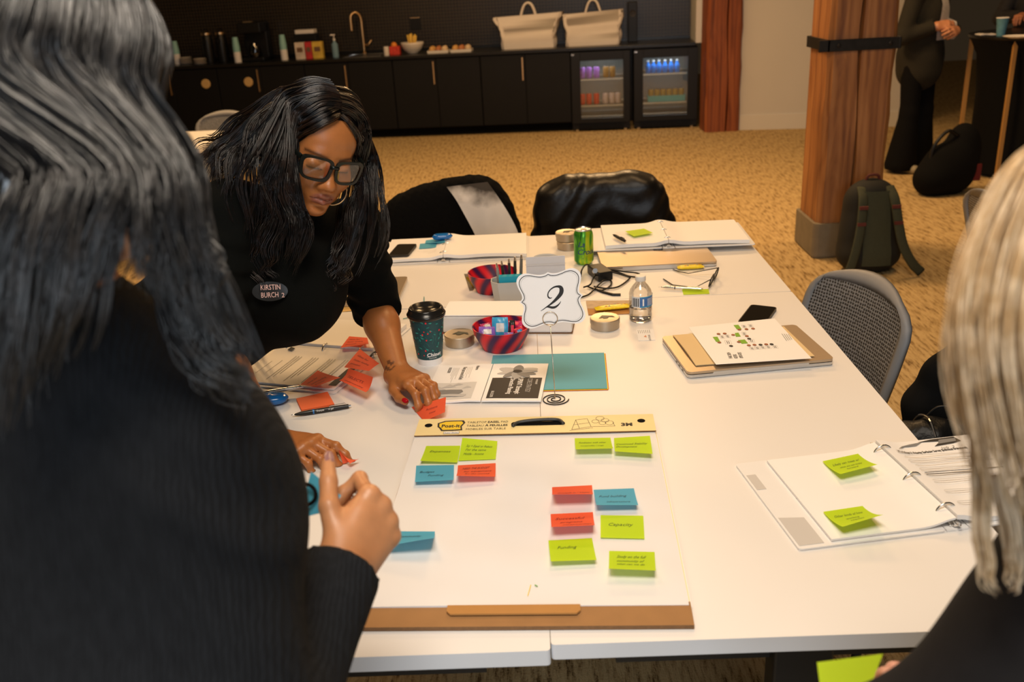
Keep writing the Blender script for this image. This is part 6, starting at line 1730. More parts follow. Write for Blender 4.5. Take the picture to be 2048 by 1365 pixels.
MB().tube([Gp(-.009, .008), Gp(0, .0105, .003), Gp(.009, .008)], .0042, 8).build('glasses_bridge', mga, A, world=True, smooth=True)
# hoop earring under the far ear
ec = at(664, 381, 1.955); eq = nrm(AR*.92+AF*.35)
MB().tube([ec+eq*(.031*math.cos(a*PI/20))+AU*(.031*math.sin(a*PI/20)) for a in range(40)], .0012, 6, closed=True).build('hoop_earring', m_brass, A, world=True, smooth=True)
# hair
m_hairA = mat_hair('black hair', (.004, .0035, .0035, 1), (.020, .009, .005, 1), .26, .55)
F = Field(HA.c-.20, HA.c+.20, .0045)
F.ell(HA.p(0, -.020, .040), (.086, .106, .094), HA.A, .01); F.ell(HA.p(0, -.05, -.04), (.085, .07, .10), HA.A, .05)
F.ell(HA.p(0, .115, -.045), (.060, .088, .118), HA.A, .010, 's'); F.ell(HA.p(.006, .10, .04), (.036, .05, .052), HA.A, .02, 's')
V, Q = F.mesh(); np_object('hair_base', V, Q, m_hairA, A)
def arc(side, yroot, yend, zc=.040, n=5, lift=0.0, a1=72):
    out = []
    for i in range(n):
        a = math.radians(a1*i/(n-1)); y = yroot+(yend-yroot)*i/(n-1); yy = (y+.02)/.108; kk = math.sqrt(max(.08, 1-yy*yy))
        out.append(HA.p(side*(.091+lift)*math.sin(a)*kk+.004, y, zc+(.100+lift)*math.cos(a)*kk))
    return out
def px3(l): return [at(*p) for p in l]
G = []
near_falls = [
 (.046, .040, [(582, 300, 1.865), (580, 345, 1.865), (588, 400, 1.865), (606, 450, 1.875), (592, 505, 1.885), (578, 560, 1.90)], .008, 100),
 (.040, .022, [(568, 320, 1.865), (566, 385, 1.865), (585, 440, 1.87), (572, 500, 1.88), (556, 570, 1.90)], .010, 110),
 (.032, .006, [(548, 310, 1.86), (536, 370, 1.86), (545, 440, 1.87), (535, 510, 1.89)], .012, 110),
 (.020, -.012, [(522, 300, 1.87), (505, 350, 1.86), (505, 420, 1.87), (500, 490, 1.89)], .012, 110),
 (.004, -.035, [(500, 290, 1.89), (475, 330, 1.88), (462, 390, 1.88), (465, 460, 1.89)], .013, 100),
 (-.010, -.055, [(478, 290, 1.93), (448, 318, 1.92), (432, 370, 1.92), (432, 430, 1.93)], .013, 90),
 (-.03, -.08, [(460, 280, 1.97), (425, 300, 1.97), (405, 335, 1.97), (398, 400, 1.96)], .012, 80)]
for yr, ye, fl, wv, cnt in near_falls:
    for dy in (-.014, -.004, .006):
        G.append((arc(-1, yr+dy, ye+dy, lift=.002)+px3(fl), [.005, .007, .012, .019, .023, .020], cnt//3+6, wv))
far_falls = [
 (.046, .042, [(722, 300, 2.02), (724, 370, 2.02), (700, 430, 2.0), (690, 500, 2.0), (676, 560, 2.0)], .008, 90),
 (.040, .025, [(730, 310, 2.03), (736, 380, 2.02), (728, 440, 2.02), (716, 510, 2.02), (700, 575, 2.02)], .010, 100),
 (.028, .005, [(736, 320, 2.06), (744, 400, 2.05), (742, 470, 2.05), (724, 545, 2.05)], .010, 90),
 (.015, -.02, [(738, 330, 2.09), (750, 420, 2.08), (748, 500, 2.07), (735, 560, 2.07)], .010, 60),
 (.05, .03, [(700, 390, 2.05), (690, 450, 2.04), (672, 510, 2.02), (655, 575, 2.0)], .010, 90)]
for yr, ye, fl, wv, cnt in far_falls:
    for dy in (-.010, .006):
        G.append((arc(1, yr+dy, ye+dy, lift=.002, a1=74)+px3(fl), [.005, .007, .011, .017, .020, .016], cnt//2+6, wv))
# front sweeps from the parting down past the temples
for pts, fl in (([(-.001, .064, .104), (-.022, .076, .095), (-.046, .073, .076), (-.066, .056, .046), (-.078, .040, .008)], [(584, 345, 1.865), (590, 400, 1.865), (606, 450, 1.875), (594, 505, 1.885)]),
                ([(-.001, .050, .112), (-.026, .066, .104), (-.054, .062, .080), (-.074, .044, .046), (-.084, .030, .005)], [(575, 350, 1.86), (578, 410, 1.86), (596, 460, 1.87)]),
                ([(.004, .064, .104), (.022, .074, .094), (.044, .072, .074), (.064, .055, .044), (.076, .042, .005)], [(722, 350, 2.01), (722, 410, 2.01), (710, 470, 2.01)])):
    G.append(([HA.p(*p) for p in pts]+px3(fl), [.004, .006, .008, .012, .014, .012], 90, .006))
# crown volume and the flyaway tail over the back
for k, pts in enumerate(([(612, 178, 1.99), (552, 196, 2.0), (500, 240, 2.01), (455, 282, 2.03), (410, 300, 2.04), (385, 318, 2.04)], [(600, 180, 2.03), (540, 200, 2.05), (480, 250, 2.06), (430, 285, 2.08), (390, 292, 2.08)], [(625, 176, 1.96), (560, 205, 1.95), (515, 250, 1.95), (470, 300, 1.96), (425, 345, 1.98), (395, 390, 1.98)], [(630, 174, 1.94), (575, 210, 1.92), (535, 255, 1.90), (505, 320, 1.89), (480, 390, 1.9)])):
    G.append((px3(pts), [.010, .018, .024, .028, .028, .024], 110, .012))
for pts in ([(560, 420, 1.93), (530, 480, 1.92), (520, 540, 1.93), (540, 600, 1.93)], [(480, 380, 1.96), (440, 430, 1.95), (420, 490, 1.95)], [(690, 470, 2.06), (670, 540, 2.03), (660, 590, 2.0)]):
    G.append((px3(pts), [.03, .035, .03, .02], 90, .012))
strands('hair', G, m_hairA, A, seed=4, rad=.0010)
# the coral notes held in the hands
note(None, RED, m_pen_r, 'coral note pressed under the resting left hand', [('Actions', .3, .5, .18, .4), ('now', .35, .25, .16, .25)], zsurf=T+.0008, world=[tp(823, 815, .001), tp(892, 795, .03), tp(890, 825, .018), tp(848, 843, .001)], bow=1.0)
note(None, RED, m_pen_r, 'coral note pinched by the right hand of the leaning person', zsurf=T+.0008, world=[tp(676, 898, .03), tp(700, 928, .012), tp(719, 918, .012), tp(686, 929, .002)], bow=1.2)
# ------------------------------------------------------------------ foreground person with long black hair
HB = Head(at(105, 250, .80), (.22, .93, -.30), (.05, .25, .97))
B = thing('person', 'person seen from behind with long black hair holding a blue note', 'person', (-.42, -.38, 0))
nbB = at(150, 700, .83)
RSb = at(312, 905, .85); LSb = nbB*2-RSb+V3(-.05, .01, -.09)
REb = at(520, 1500, .92); RWb = at(688, 1140, 1.08)
LEb = LSb+V3(-.06, .05, -.27); LWb = LEb+V3(.12, .22, .02)
chB = (RSb+LSb)/2+V3(0, .03, -.14); hipB = V3(-.42, -.40, .93)
F = Field((-.80, -.68, .84), (-.08, .06, 1.74), .0032)
HB.sculpt(F, nbB)
F.chain([RSb, nbB, LSb], [.05, .055, .05], .04); F.ell(chB, (.14, .10, .15), None, .05); F.chain([chB, hipB], [.11, .12], .05)
F.chain([RSb, REb], [.048, .040], .03); F.chain([LSb, LEb, LWb], [.048, .040, .028], .03)
mB = REb*.6+RWb*.4; F.chain([REb, mB, RWb], [.040, .040, .028], .02)
def camv(x, y, z): return AR*x+AU*y+AF*z          # right, up, away
dB, nB = orth(camv(.36, .58, .60), camv(.62, .05, -.70))
tipsB = hand(F, RWb, dB, nB, 'R', [(D2(52), D2(88), D2(40)), (D2(60), D2(92), D2(45)), (D2(64), D2(94), D2(45)), (D2(66), D2(92), D2(45))],
             [(.70, .70, -.30), (.85, .35, -.40), (.85, .30, -.45)], sc=1.04)
hand(F, LWb, V3(.3, .9, -.1), V3(-.2, .1, 1), 'L', [(D2(30), D2(40), D2(20))]*4, [(.8, .5, -.3), (.95, .2, -.2), (.97, .0, -.2)])
V, Q = F.mesh(); del F
m_skinB = mat_skin('tan skin')
np_object('body', V, Q, m_skinB, B, np.tile((.52, .235, .105), (len(V), 1)))
nails(tipsB, M('mauve nail varnish', (.28, .14, .14, 1), .25), B, which=(0, 4), l=.011)
m_card = M('charcoal knit', (.011, .012, .014, 1), .95, spec=.2, noise=.45, nscale=120, bump=.6, bscale=300, stretch=(1, 1, .25))
F = Field((-.86, -.72, .80), (-.04, .02, 1.47), .0055)
F.chain([RSb, nbB+V3(0, 0, -.012), LSb], [.078, .066, .072], .05); F.cone(nbB, HB.p(0, -.04, -.13), .066, .058, .03)
F.ell(chB, (.20, .135, .20), None, .06); F.chain([chB, hipB], [.15, .175], .06)
wrb = wrinkle(.006, 24, 18, 36, 1)
F.cone(RSb, REb, .076, .070, .05, wr=wrb); dBc = nrm(RWb-REb)
F.cone(REb, RWb, .070, .046, .03, wr=wrb, cut=(RWb-dBc*.004, dBc)); F.cone(RWb-dBc*.05, RWb+dBc*.05, .042, .041, .012, cut=(RWb-dBc*.002, dBc))
F.chain([LSb, LEb, LWb], [.078, .075, .045], .04)
V, Q = F.mesh(); del F
np_object('cardigan', V, Q, m_card, B)
_n = m_card.node_tree; _w = _n.nodes.new('ShaderNodeTexWave'); _w.inputs['Scale'].default_value = 62; _w.inputs['Distortion'].default_value = 3.5; _w.inputs['Detail'].default_value = 2
_t = _n.nodes.new('ShaderNodeTexCoord'); _n.links.new(_t.outputs['Object'], _w.inputs[0])
_bp = [x for x in _n.nodes if x.type == 'BUMP'][0]; _n.links.new(_w.outputs['Fac'], _bp.inputs['Height']); _bp.inputs['Strength'].default_value = .45; _bp.inputs['Distance'].default_value = .002
F = Field((-.72, -.66, 0), (-.14, -.16, 1.02), .012); F.ell(hipB+V3(0, 0, -.03), (.165, .12, .12), None, .05)
for sx in (-1, 1): F.chain([hipB+V3(sx*.085, 0, -.06), V3(-.42+sx*.10, -.40, .5), V3(-.42+sx*.11, -.43, .07)], [.09, .065, .05], .03)
V, Q = F.mesh(); np_object('trousers', V, Q, m_trs, B)
for sx in (-1, 1):
    F = Field((-.42+sx*.11-.1, -.6, -.01), (-.42+sx*.11+.1, -.2, .15), .008); F.chain([V3(-.42+sx*.11, -.46, .045), V3(-.42+sx*.12, -.30, .035)], [.042, .036], .02); F.cone(V3(-.42+sx*.11, -.43, .06), V3(-.42+sx*.11, -.43, .1), .045, .05, .02)
    V, Q = F.mesh(); V[:, 2] = np.maximum(V[:, 2], .001); np_object('shoe', V, Q, m_blackmatte, B)
m_hairB = mat_hair('glossy black hair', (.012, .012, .013, 1), (.028, .024, .022, 1), .34, 1.0)
F = Field(HB.c-.24, HB.c+.20, .005); F.ell(HB.p(0, -.020, .040), (.090, .106, .094), HB.A, .01); F.ell(HB.p(0, -.05, -.05), (.092, .075, .11), HB.A, .05); F.ell(HB.p(0, .115, -.035), (.060, .085, .12), HB.A, .012, 's')
V, Q = F.mesh(); np_object('hair_base', V, Q, m_hairB, B)
def arcB(phi, y0, lift=.004):
    out = []
    for i in range(5):
        a = math.radians(100*i/4); dx, dy = math.sin(phi), -math.cos(phi)
        out.append(HB.p((.094+lift)*math.sin(a)*dx, y0*(1-i/4)+(.110+lift)*math.sin(a)*dy*1.0-.018*(i/4), .040+(.100+lift)*math.cos(a)))
    return out
G = []
# her right is -x in head space: phi -100..100 sweeps ear to ear over the back
fallsB = [(-1.75, .03, [(368, 330, .80), (385, 430, .80), (430, 560, .79), (480, 690, .79), (540, 800, .80)], 60, .006), (-1.5, .02, [(352, 330, .76), (370, 440, .755), (405, 570, .76), (440, 680, .77), (505, 770, .775)], 80, .006),
          (-1.3, .015, [(330, 330, .735), (345, 430, .73), (370, 540, .73), (400, 640, .735), (450, 730, .75)], 90, .007), (-1.1, .01, [(300, 330, .715), (310, 430, .71), (325, 540, .71), (340, 620, .72)], 90, .007),
          (-.85, .0, [(262, 330, .70), (265, 430, .69), (255, 540, .69), (250, 600, .70)], 90, .007), (-.6, .0, [(220, 330, .69), (210, 440, .68), (180, 560, .68), (150, 660, .69), (120, 760, .70)], 100, .008),
          (-.35, 0, [(170, 330, .685), (150, 450, .675), (115, 570, .67), (85, 700, .68), (70, 820, .69)], 100, .008), (-.1, 0, [(120, 330, .685), (95, 450, .67), (60, 580, .67), (35, 720, .675), (30, 880, .69)], 100, .008),
          (.15, 0, [(70, 330, .69), (40, 450, .675), (10, 580, .675), (-15, 740, .68), (-5, 920, .69)], 90, .008), (.45, 0, [(10, 330, .70), (-20, 460, .69), (-60, 600, .69), (-90, 780, .70)], 80, .008), (.8, 0, [(-60, 330, .72), (-90, 480, .72), (-120, 650, .72)], 60, .008)]
for phi, y0, fl, cnt, wv in fallsB:
    for dp in (-.09, .0, .09):
        G.append((arcB(phi+dp, y0)+px3(fl), [.006, .010, .014, .016, .017, .013], cnt//2, wv))
for pts in ([(345, 480, .78), (400, 600, .775), (455, 720, .78), (520, 800, .785)], [(320, 520, .79), (370, 640, .79), (430, 740, .79), (500, 830, .80)], [(360, 420, .77), (400, 520, .765), (420, 600, .765)]):
    G.append((px3(pts), [.012, .018, .018, .006], 110, .007))
strands('hair', G, m_hairB, B, seed=9, rad=.0012, clump=5)
note(None, BLUE, m_pen_b, 'blue note held up between thumb and finger of the dark-haired person', zsurf=.9, world=[at(622, 944, 1.16), at(682, 992, 1.12), at(664, 1022, 1.11), at(598, 1038, 1.16)], bow=1.0)
t = thing('hair_tie', 'black elastic loop hanging at the wrist beside the blue note', 'hair tie', at(610, 1000, 1.14)-V3(0, 0, .02))
MB().tube([at(606+26*math.cos(a*PI/12), 990+22*math.sin(a*PI/12), 1.149-.000554*(606+26*math.cos(a*PI/12)-622)-.000141*(990+22*math.sin(a*PI/12)-944)) for a in range(24)], .0024, 7, closed=True).build('elastic', m_blackmatte, t, smooth=True, world=True)

# ------------------------------------------------------------------ foreground person with blonde hair
HC = Head(at(2185, 590, .74), (-.35, .85, -.40), (-.05, .35, .93))
Cc = thing('person', 'blonde person in a dark jacket holding a lime note at the table edge', 'person', (.52, -.50, 0))
nbC = at(2260, 1010, .76); LSc = at(2240, 1410, .80); RSc = nbC*2-LSc+V3(.06, -.06, -.06)
LWc = at(1700, 1500, .88); LEc = at(2060, 1560, .80); REc = at(2350, 1500, .95); RWc = at(2005, 1408, .985)
chC = (LSc+RSc)/2+V3(0, 0, -.16); hipC = V3(.55, -.52, .90)
F = Field((.14, -.80, .80), (.95, -.05, 1.60), .0040); HC.sculpt(F, nbC)
F.chain([RSc, nbC, LSc], [.05, .055, .05], .04); F.ell(chC, (.13, .10, .14), None, .05); F.chain([chC, hipC], [.11, .12], .05)
F.chain([LSc, LEc, LWc], [.048, .040, .028], .03); F.chain([RSc, REc, RWc], [.048, .04, .028], .03)
hand(F, LWc, camv(-.75, -.35, .45), camv(-.1, .7, -.5), 'L', [(D2(30), D2(40), D2(20))]*4, [(.7, .6, -.3), (.9, .3, -.2), (.95, .1, -.2)])
hand(F, RWc, camv(-.92, .30, -.05), camv(.2, .9, -.3), 'R', [(D2(30), D2(40), D2(20))]*4, [(.8, .5, -.3), (.95, .2, -.2), (.97, .0, -.2)])
V, Q = F.mesh(); del F
np_object('body', V, Q, mat_skin('fair skin'), Cc, np.tile((.70, .36, .27), (len(V), 1)))
F = Field((.14, -.84, .78), (1.0, -.05, 1.42), .0065); dCc = nrm(LWc-LEc)
F.chain([RSc, nbC+V3(0, 0, -.02), LSc], [.075, .07, .085], .05); F.ell(chC, (.17, .13, .18), None, .06); F.chain([chC, hipC], [.15, .16], .06)
F.cone(LSc, LEc, .082, .075, .05); F.cone(at(2230, 1450, .76), LWc, .100, .050, .05, cut=(LWc, nrm(LWc-at(2230, 1450, .76)))); F.chain([RSc, REc], [.075, .06], .04); F.cone(REc, RWc, .06, .034, .03, cut=(RWc-nrm(RWc-REc)*.02, nrm(RWc-REc)))
V, Q = F.mesh(); del F
np_object('jacket', V, Q, M('charcoal jersey', (.014, .0135, .015, 1), .9, spec=.2, noise=.2, nscale=60), Cc)
F = Field((.24, -.76, 0), (.86, -.26, 1.0), .012); F.ell(hipC+V3(0, 0, -.03), (.165, .12, .12), None, .05)
for sx in (-1, 1): F.chain([hipC+V3(sx*.085, 0, -.06), V3(.55+sx*.10, -.52, .5), V3(.55+sx*.11, -.55, .07)], [.09, .065, .05], .03)
V, Q = F.mesh(); np_object('trousers', V, Q, m_trs, Cc)
for sx in (-1, 1):
    F = Field((.55+sx*.11-.1, -.72, -.01), (.55+sx*.11+.1, -.32, .15), .008); F.chain([V3(.55+sx*.11, -.58, .045), V3(.55+sx*.12, -.42, .035)], [.042, .036], .02); F.cone(V3(.55+sx*.11, -.55, .06), V3(.55+sx*.11, -.55, .1), .045, .05, .02)
    V, Q = F.mesh(); V[:, 2] = np.maximum(V[:, 2], .001); np_object('shoe', V, Q, m_blackmatte, Cc)
m_hairC = mat_hair('blonde hair', (.46, .30, .15, 1), (.68, .52, .34, 1), .38, .5)
F = Field(HC.c-.24, HC.c+.20, .006); F.ell(HC.p(0, -.020, .040), (.088, .105, .094), HC.A, .01); F.ell(HC.p(0, -.05, -.05), (.092, .075, .11), HC.A, .05); F.ell(HC.p(0, .115, -.035), (.060, .085, .12), HC.A, .012, 's')
V, Q = F.mesh(); np_object('hair_base', V, Q, m_hairC, Cc)
G = []
for k, (pts, cnt, lr) in enumerate((
    ([(2170, 260, .72), (2060, 345, .70), (1985, 480, .69), (1945, 620, .68), (1938, 740, .68), (1955, 880, .68), (1978, 1010, .69)], 150, .016),
    ([(2190, 260, .70), (2090, 350, .67), (2020, 480, .655), (1985, 620, .65), (1985, 760, .65), (2010, 920, .655), (2035, 1060, .67)], 160, .018),
    ([(2200, 270, .68), (2130, 360, .645), (2075, 500, .63), (2045, 650, .625), (2050, 800, .63), (2075, 960, .64), (2095, 1130, .66)], 150, .018),
    ([(2210, 280, .67), (2170, 380, .63), (2130, 520, .615), (2110, 680, .61), (2115, 850, .62), (2140, 1020, .63)], 140, .018),
    ([(2240, 290, .67), (2230, 400, .63), (2215, 550, .615), (2210, 720, .61), (2220, 900, .62)], 120, .018),
    ([(2300, 300, .69), (2310, 450, .66), (2320, 620, .65), (2330, 850, .65)], 110, .02),
    ([(2150, 290, .76), (2050, 380, .75), (1980, 520, .74), (1955, 680, .74), (1975, 860, .74), (2005, 1020, .74)], 110, .014),
    ([(1950, 860, .70), (1960, 980, .70), (1962, 1090, .70), (1972, 1165, .70), (2000, 1195, .70)], 26, .006),
    ([(1990, 950, .71), (2020, 1060, .71), (2028, 1150, .71), (2018, 1190, .71)], 26, .006))):
    G.append((px3(pts), [lr*.5, lr, lr, lr, lr*.85, lr*.5], int(cnt*1.6), .002))
strands('hair', G, m_hairC, Cc, seed=12, rad=.0010, clump=1, lenlo=.38)
note(None, GREEN, m_pen_g, 'lime note held low by the blonde person at the table edge', zsurf=.7, world=[at(1634, 1326, .985), at(1766, 1309, .985), at(1712, 1450, .955), at(1650, 1455, .955)], bow=1.0)

# ------------------------------------------------------------------ chairs
m_shell = M('grey chair plastic', (.22, .22, .225, 1), .5, noise=.05)
def mat_perf():
    m = bpy.data.materials.new('perforated grey plastic'); m.use_nodes = True; N = m.node_tree.nodes; L = m.node_tree.links; b = N['Principled BSDF']
    tc = N.new('ShaderNodeTexCoord'); sp_ = N.new('ShaderNodeSeparateXYZ'); L.new(tc.outputs['Object'], sp_.inputs[0]); cb = N.new('ShaderNodeCombineXYZ')
    L.new(sp_.outputs[1], cb.inputs[0]); L.new(sp_.outputs[2], cb.inputs[1])
    v = N.new('ShaderNodeTexVoronoi'); v.inputs['Scale'].default_value = 105; v.inputs['Randomness'].default_value = .25; v.voronoi_dimensions = '2D'; L.new(cb.outputs[0], v.inputs['Vector'])
    r = N.new('ShaderNodeValToRGB'); r.color_ramp.elements[0].position = .30; r.color_ramp.elements[0].color = (.035, .033, .03, 1); r.color_ramp.elements[1].position = .42; r.color_ramp.elements[1].color = (.23, .23, .235, 1)
    L.new(v.outputs['Distance'], r.inputs[0]); L.new(r.outputs[0], b.inputs['Base Color']); b.inputs['Roughness'].default_value = .5
    bp = N.new('ShaderNodeBump'); bp.inputs['Strength'].default_value = .8; bp.inputs['Distance'].default_value = .003; L.new(v.outputs['Distance'], bp.inputs['Height']); L.new(bp.outputs[0], b.inputs['Normal'])
    return m
m_perf = mat_perf()
def chair(loc, rz, label):
    c = thing('shell_chair', label, 'chair', loc, rz, 'grey shell chairs')
    def back(u, v, e=0):        # u -1..1 across, v 0..1 up ; faces +x
        w = .205+.02*math.sin(PI*v*.8)
        rr_ = .10; top = .385
        zz_ = .455+top*v
        if v > .72: w = w-.07*((v-.72)/.28)**2.2
        x = -.205-.085*v+.045*u*u*(1-.3*v)
        return V3(x+e, u*w, zz_-.03*u*u*v**4)
    MB().grid(lambda a, b: back((a*2-1)*.86, .06+.84*b, .004), 24, 18).build('mesh_panel', m_perf, c, smooth=True)
    MB().grid(lambda a, b: back((a*2-1)*.86, .06+.84*b, -.004), 24, 18, flip=True).build('mesh_panel_rear', m_perf, c, smooth=True)
    pth = [back(-1, v) for v in np.linspace(0, 1, 12)]+[back(u, 1) for u in np.linspace(-.9, .9, 10)]+[back(1, v) for v in np.linspace(1, 0, 12)]
    inn = [back(-.86, v) for v in np.linspace(.06, .9, 12)]+[back(u*.86, .9) for u in np.linspace(-.9, .9, 10)]+[back(.86, v) for v in np.linspace(.9, .06, 12)]
    mb = MB(); n_ = len(pth); fl = [p+V3(-.016, 0, 0) for p in pth]
    rows = [[p+V3(.006, 0, 0) for p in inn], [(p*.45+q*.55)+V3(.009, 0, 0) for p, q in zip(inn, pth)], [p+V3(-.004, 0, 0) for p in pth], fl, [p+V3(-.012, 0, 0)*1.0 for p in [(a*.3+b*.7) for a, b in zip(inn, pth)]], [p+V3(-.006, 0, 0) for p in inn]]
    mb.add([p for r_ in rows for p in r_], [(j*n_+i, j*n_+i+1, ((j+1) % 6)*n_+i+1, ((j+1) % 6)*n_+i) for j in range(6) for i in range(n_-1)])
    mb.build('back_rim', m_shell, c, smooth=True)
    def seat(u, v): x = -.215+.44*v; y = (u*2-1)*(.215-.02*(2*v-1)**2); return V3(x, y, .455+.018*(2*u-1)**2-.03*max(0, v-.8)*5*max(0, v-.8)*5*.3)
    MB().slab(seat, 14, 14, .014).build('seat', m_shell, c, smooth='auto')
    for sx, sy in ((1, 1), (1, -1), (-1, 1), (-1, -1)):
        l = MB().tube([(sx*.15, sy*.17, .45), (sx*.20, sy*.21, .02)], .011, 8).build('leg', m_legm, c, smooth='auto')
        MB().lathe([(.014, 0), (.014, .022)], 10, (sx*.2, sy*.21, 0)).build('glide', m_black, l)
    return c
chair((.655, 1.255, 0), -2.83, 'grey perforated shell chair beside the near laptop table')
chair((1.955, 2.27, 0), .12, 'grey shell chair standing alone on the carpet near the backpack')
chair((-2.22, 5.53, 0), -PI/2, 'grey shell chair pushed up to the separate far table')
chair((-.325, 2.425, 0), -PI/2, 'grey shell chair under the black fur coat')
chair((.285, 2.425, 0), -PI/2, 'grey shell chair under the shiny black jacket')
chair((.86, .76, 0), PI, 'grey shell chair under the dark coat beside the open binder')

def drape(name, label, cat, outline, Yp, r, mat, zlow, wr, h=.009, thick=1.0):
    P = [yp(x, y, Yp) for x, y in outline]
    lo = np.min(P, 0)-.1; hi = np.max(P, 0)+.1; lo[2] = zlow-.05; lo[1] = Yp-.2; hi[1] = Yp+.22
    F = Field(lo, hi, h)
    for i in range(len(P)-1):
        for k in np.linspace(0, 1, 4):
            p = P[i]*(1-k)+P[i+1]*k; q = p-V3(0, 0, r)
            F.cone(q, V3(q[0], Yp, min(zlow+.02, q[2]-.02)), r, r*1.08, .05, wr=wr)
    V, Q = F.mesh(); t = thing(name, label, cat, ((P[0][0]+P[-1][0])/2, Yp, zlow-.05)); o = np_object('cloth', V, Q, mat, t)
    return t, V
m_fur = M('black fur', (.006, .006, .006, 1), 1.0, spec=.1, noise=.4, nscale=200, bump=1.0, bscale=400)
t, VF = drape('fur_coat', 'black fur coat with a white and grey stripe hung over a chair', 'coat', [(786, 470), (792, 425), (806, 398), (850, 378), (900, 366), (945, 361), (970, 368), (990, 398), (1003, 440), (1007, 475)], 2.68, .055, m_fur, .535, lambda X, Y, Z, t: .0025*np.sin(140*X+90*Z)*np.sin(130*Z+70*Y))
def hit(Vc, px, py, tol=.012):
    d = nrm(ray(px, py)); v = Vc-CAM; al = v @ d; pd = np.linalg.norm(v-al[:, None]*d, axis=1); i = np.argmin(np.where(pd < tol, al, 99)); return CAM+d*al[i]
le = [(893, 374), (912, 400), (930, 432), (950, 470), (962, 500)]; re_ = [(975, 364), (997, 395), (1016, 425), (1034, 460), (1046, 500)]
LE_ = catmull([V3(*p, 0) for p in le], 4); RE_ = catmull([V3(*p, 0) for p in re_], 4)
def stripe(u, v):
    i = min(len(LE_)-1, int(round(v*(len(LE_)-1)))); p = LE_[i]*(1-u)+RE_[i]*u
    w = hit(VF, p[0], p[1], .02); return w+nrm(CAM-w)*(.010+.004*math.sin(u*9+v*7))
def mat_fade():
    m = bpy.data.materials.new('white grey fur'); m.use_nodes = True; N = m.node_tree.nodes; L = m.node_tree.links; b = N['Principled BSDF']
    tc = N.new('ShaderNodeTexCoord'); n = N.new('ShaderNodeTexNoise'); n.inputs['Scale'].default_value = 9; n.inputs['Detail'].default_value = 6; L.new(tc.outputs['Object'], n.inputs[0])
    sp_ = N.new('ShaderNodeSeparateXYZ'); L.new(tc.outputs['Object'], sp_.inputs[0])
    a = N.new('ShaderNodeMath'); a.operation = 'MULTIPLY_ADD'; a.inputs[1].default_value = -5.0; a.inputs[2].default_value = 2.045; L.new(sp_.outputs[2], a.inputs[0])
    s_ = N.new('ShaderNodeMath'); s_.operation = 'ADD'; L.new(a.outputs[0], s_.inputs[0]); L.new(n.outputs[0], s_.inputs[1])
    r = N.new('ShaderNodeValToRGB'); r.color_ramp.elements[0].position = .62; r.color_ramp.elements[0].color = (.05, .042, .036, 1); r.color_ramp.elements[1].position = .95; r.color_ramp.elements[1].color = (.86, .80, .74, 1)
    L.new(s_.outputs[0], r.inputs[0]); L.new(r.outputs[0], b.inputs['Base Color']); b.inputs['Roughness'].default_value = .9
    return m
MB().grid(stripe, 12, 16, flip=True).build('fur_stripe', mat_fade(), t, smooth=True, world=True)
m_puff = M('black nylon', (.006, .005, .0045, 1), .38, spec=.4, noise=.3, nscale=12, bump=.9, bscale=14)
drape('nylon_jacket', 'shiny black nylon jacket hung over a chair at the far table', 'jacket', [(1096, 455), (1104, 392), (1114, 370), (1150, 360), (1200, 355), (1250, 352), (1284, 354), (1298, 380), (1315, 425), (1328, 455)], 2.68, .055, m_puff, .535, lambda X, Y, Z, t: .004*np.sin(22*X+34*Z+4*np.sin(11*Z+5*X))+.0025*np.sin(58*Z-34*X+4*np.sin(17*X)))
# dark coat and handbag on the chair beside the binder
F = Field((.80, .42, .40), (1.36, 1.12, .98), .008); wcoat = lambda X, Y, Z, t: .004*np.sin(40*Y+30*Z)
for yy in np.linspace(.53, .98, 10): F.cone(V3(1.115, yy, .80-.25*(yy-.75)**2), V3(1.10, yy, .555), .062, .066, .05, wr=wcoat)
F.chain([V3(1.05, .985, .775), V3(.990, .985, .695), V3(.940, .985, .610), V3(.955, .985, .53), V3(1.06, .985, .53)], [.036]*5, .04, wr=wcoat)
F.chain([V3(1.05, .985, .72), V3(1.0, .985, .60), V3(1.05, .985, .54)], [.036]*3, .04)
V, Q = F.mesh(); t = thing('dark_coat', 'dark coat over the chair back beside the open binder', 'coat', (1.06, .76, .47)); np_object('cloth', V, Q, m_blackmatte, t)
c0_ = V3(.925, .865, .474)
t = thing('handbag', 'small black quilted handbag with zip on the chair seat', 'handbag', c0_)
F = Field(c0_+V3(-.16, -.14, -.03), c0_+V3(.16, .14, .24), .005)
F.ell(c0_+V3(.005, 0, .075), (.085, .062, .085), None, .02, wr=lambda X, Y, Z, t: .003*np.sin(90*X)*np.sin(90*Y)); F.ell(c0_+V3(-.055, .015, .10), (.042, .045, .045), None, .02)
V, Q = F.mesh(); V[:, 2] = np.maximum(V[:, 2], .474); np_object('bag_body', V, Q, M('black leather', (.006, .006, .006, 1), .42, spec=.3, bump=.3, bscale=120), t)
MB().tube(catmull([c0_+V3(-.03, .052, .115), c0_+V3(-.022, .03, .155), c0_+V3(-.015, -.01, .165), c0_+V3(-.01, -.045, .135)], 5), .003, 6).build('zip', m_steel, t, world=True)
MB().tube(catmull([c0_+V3(-.01, .03, .145), c0_+V3(.02, .025, .178), c0_+V3(.055, .015, .172), c0_+V3(.075, .005, .12)], 6), .003, 6).build('strap', m_black, t, smooth=True, world=True)

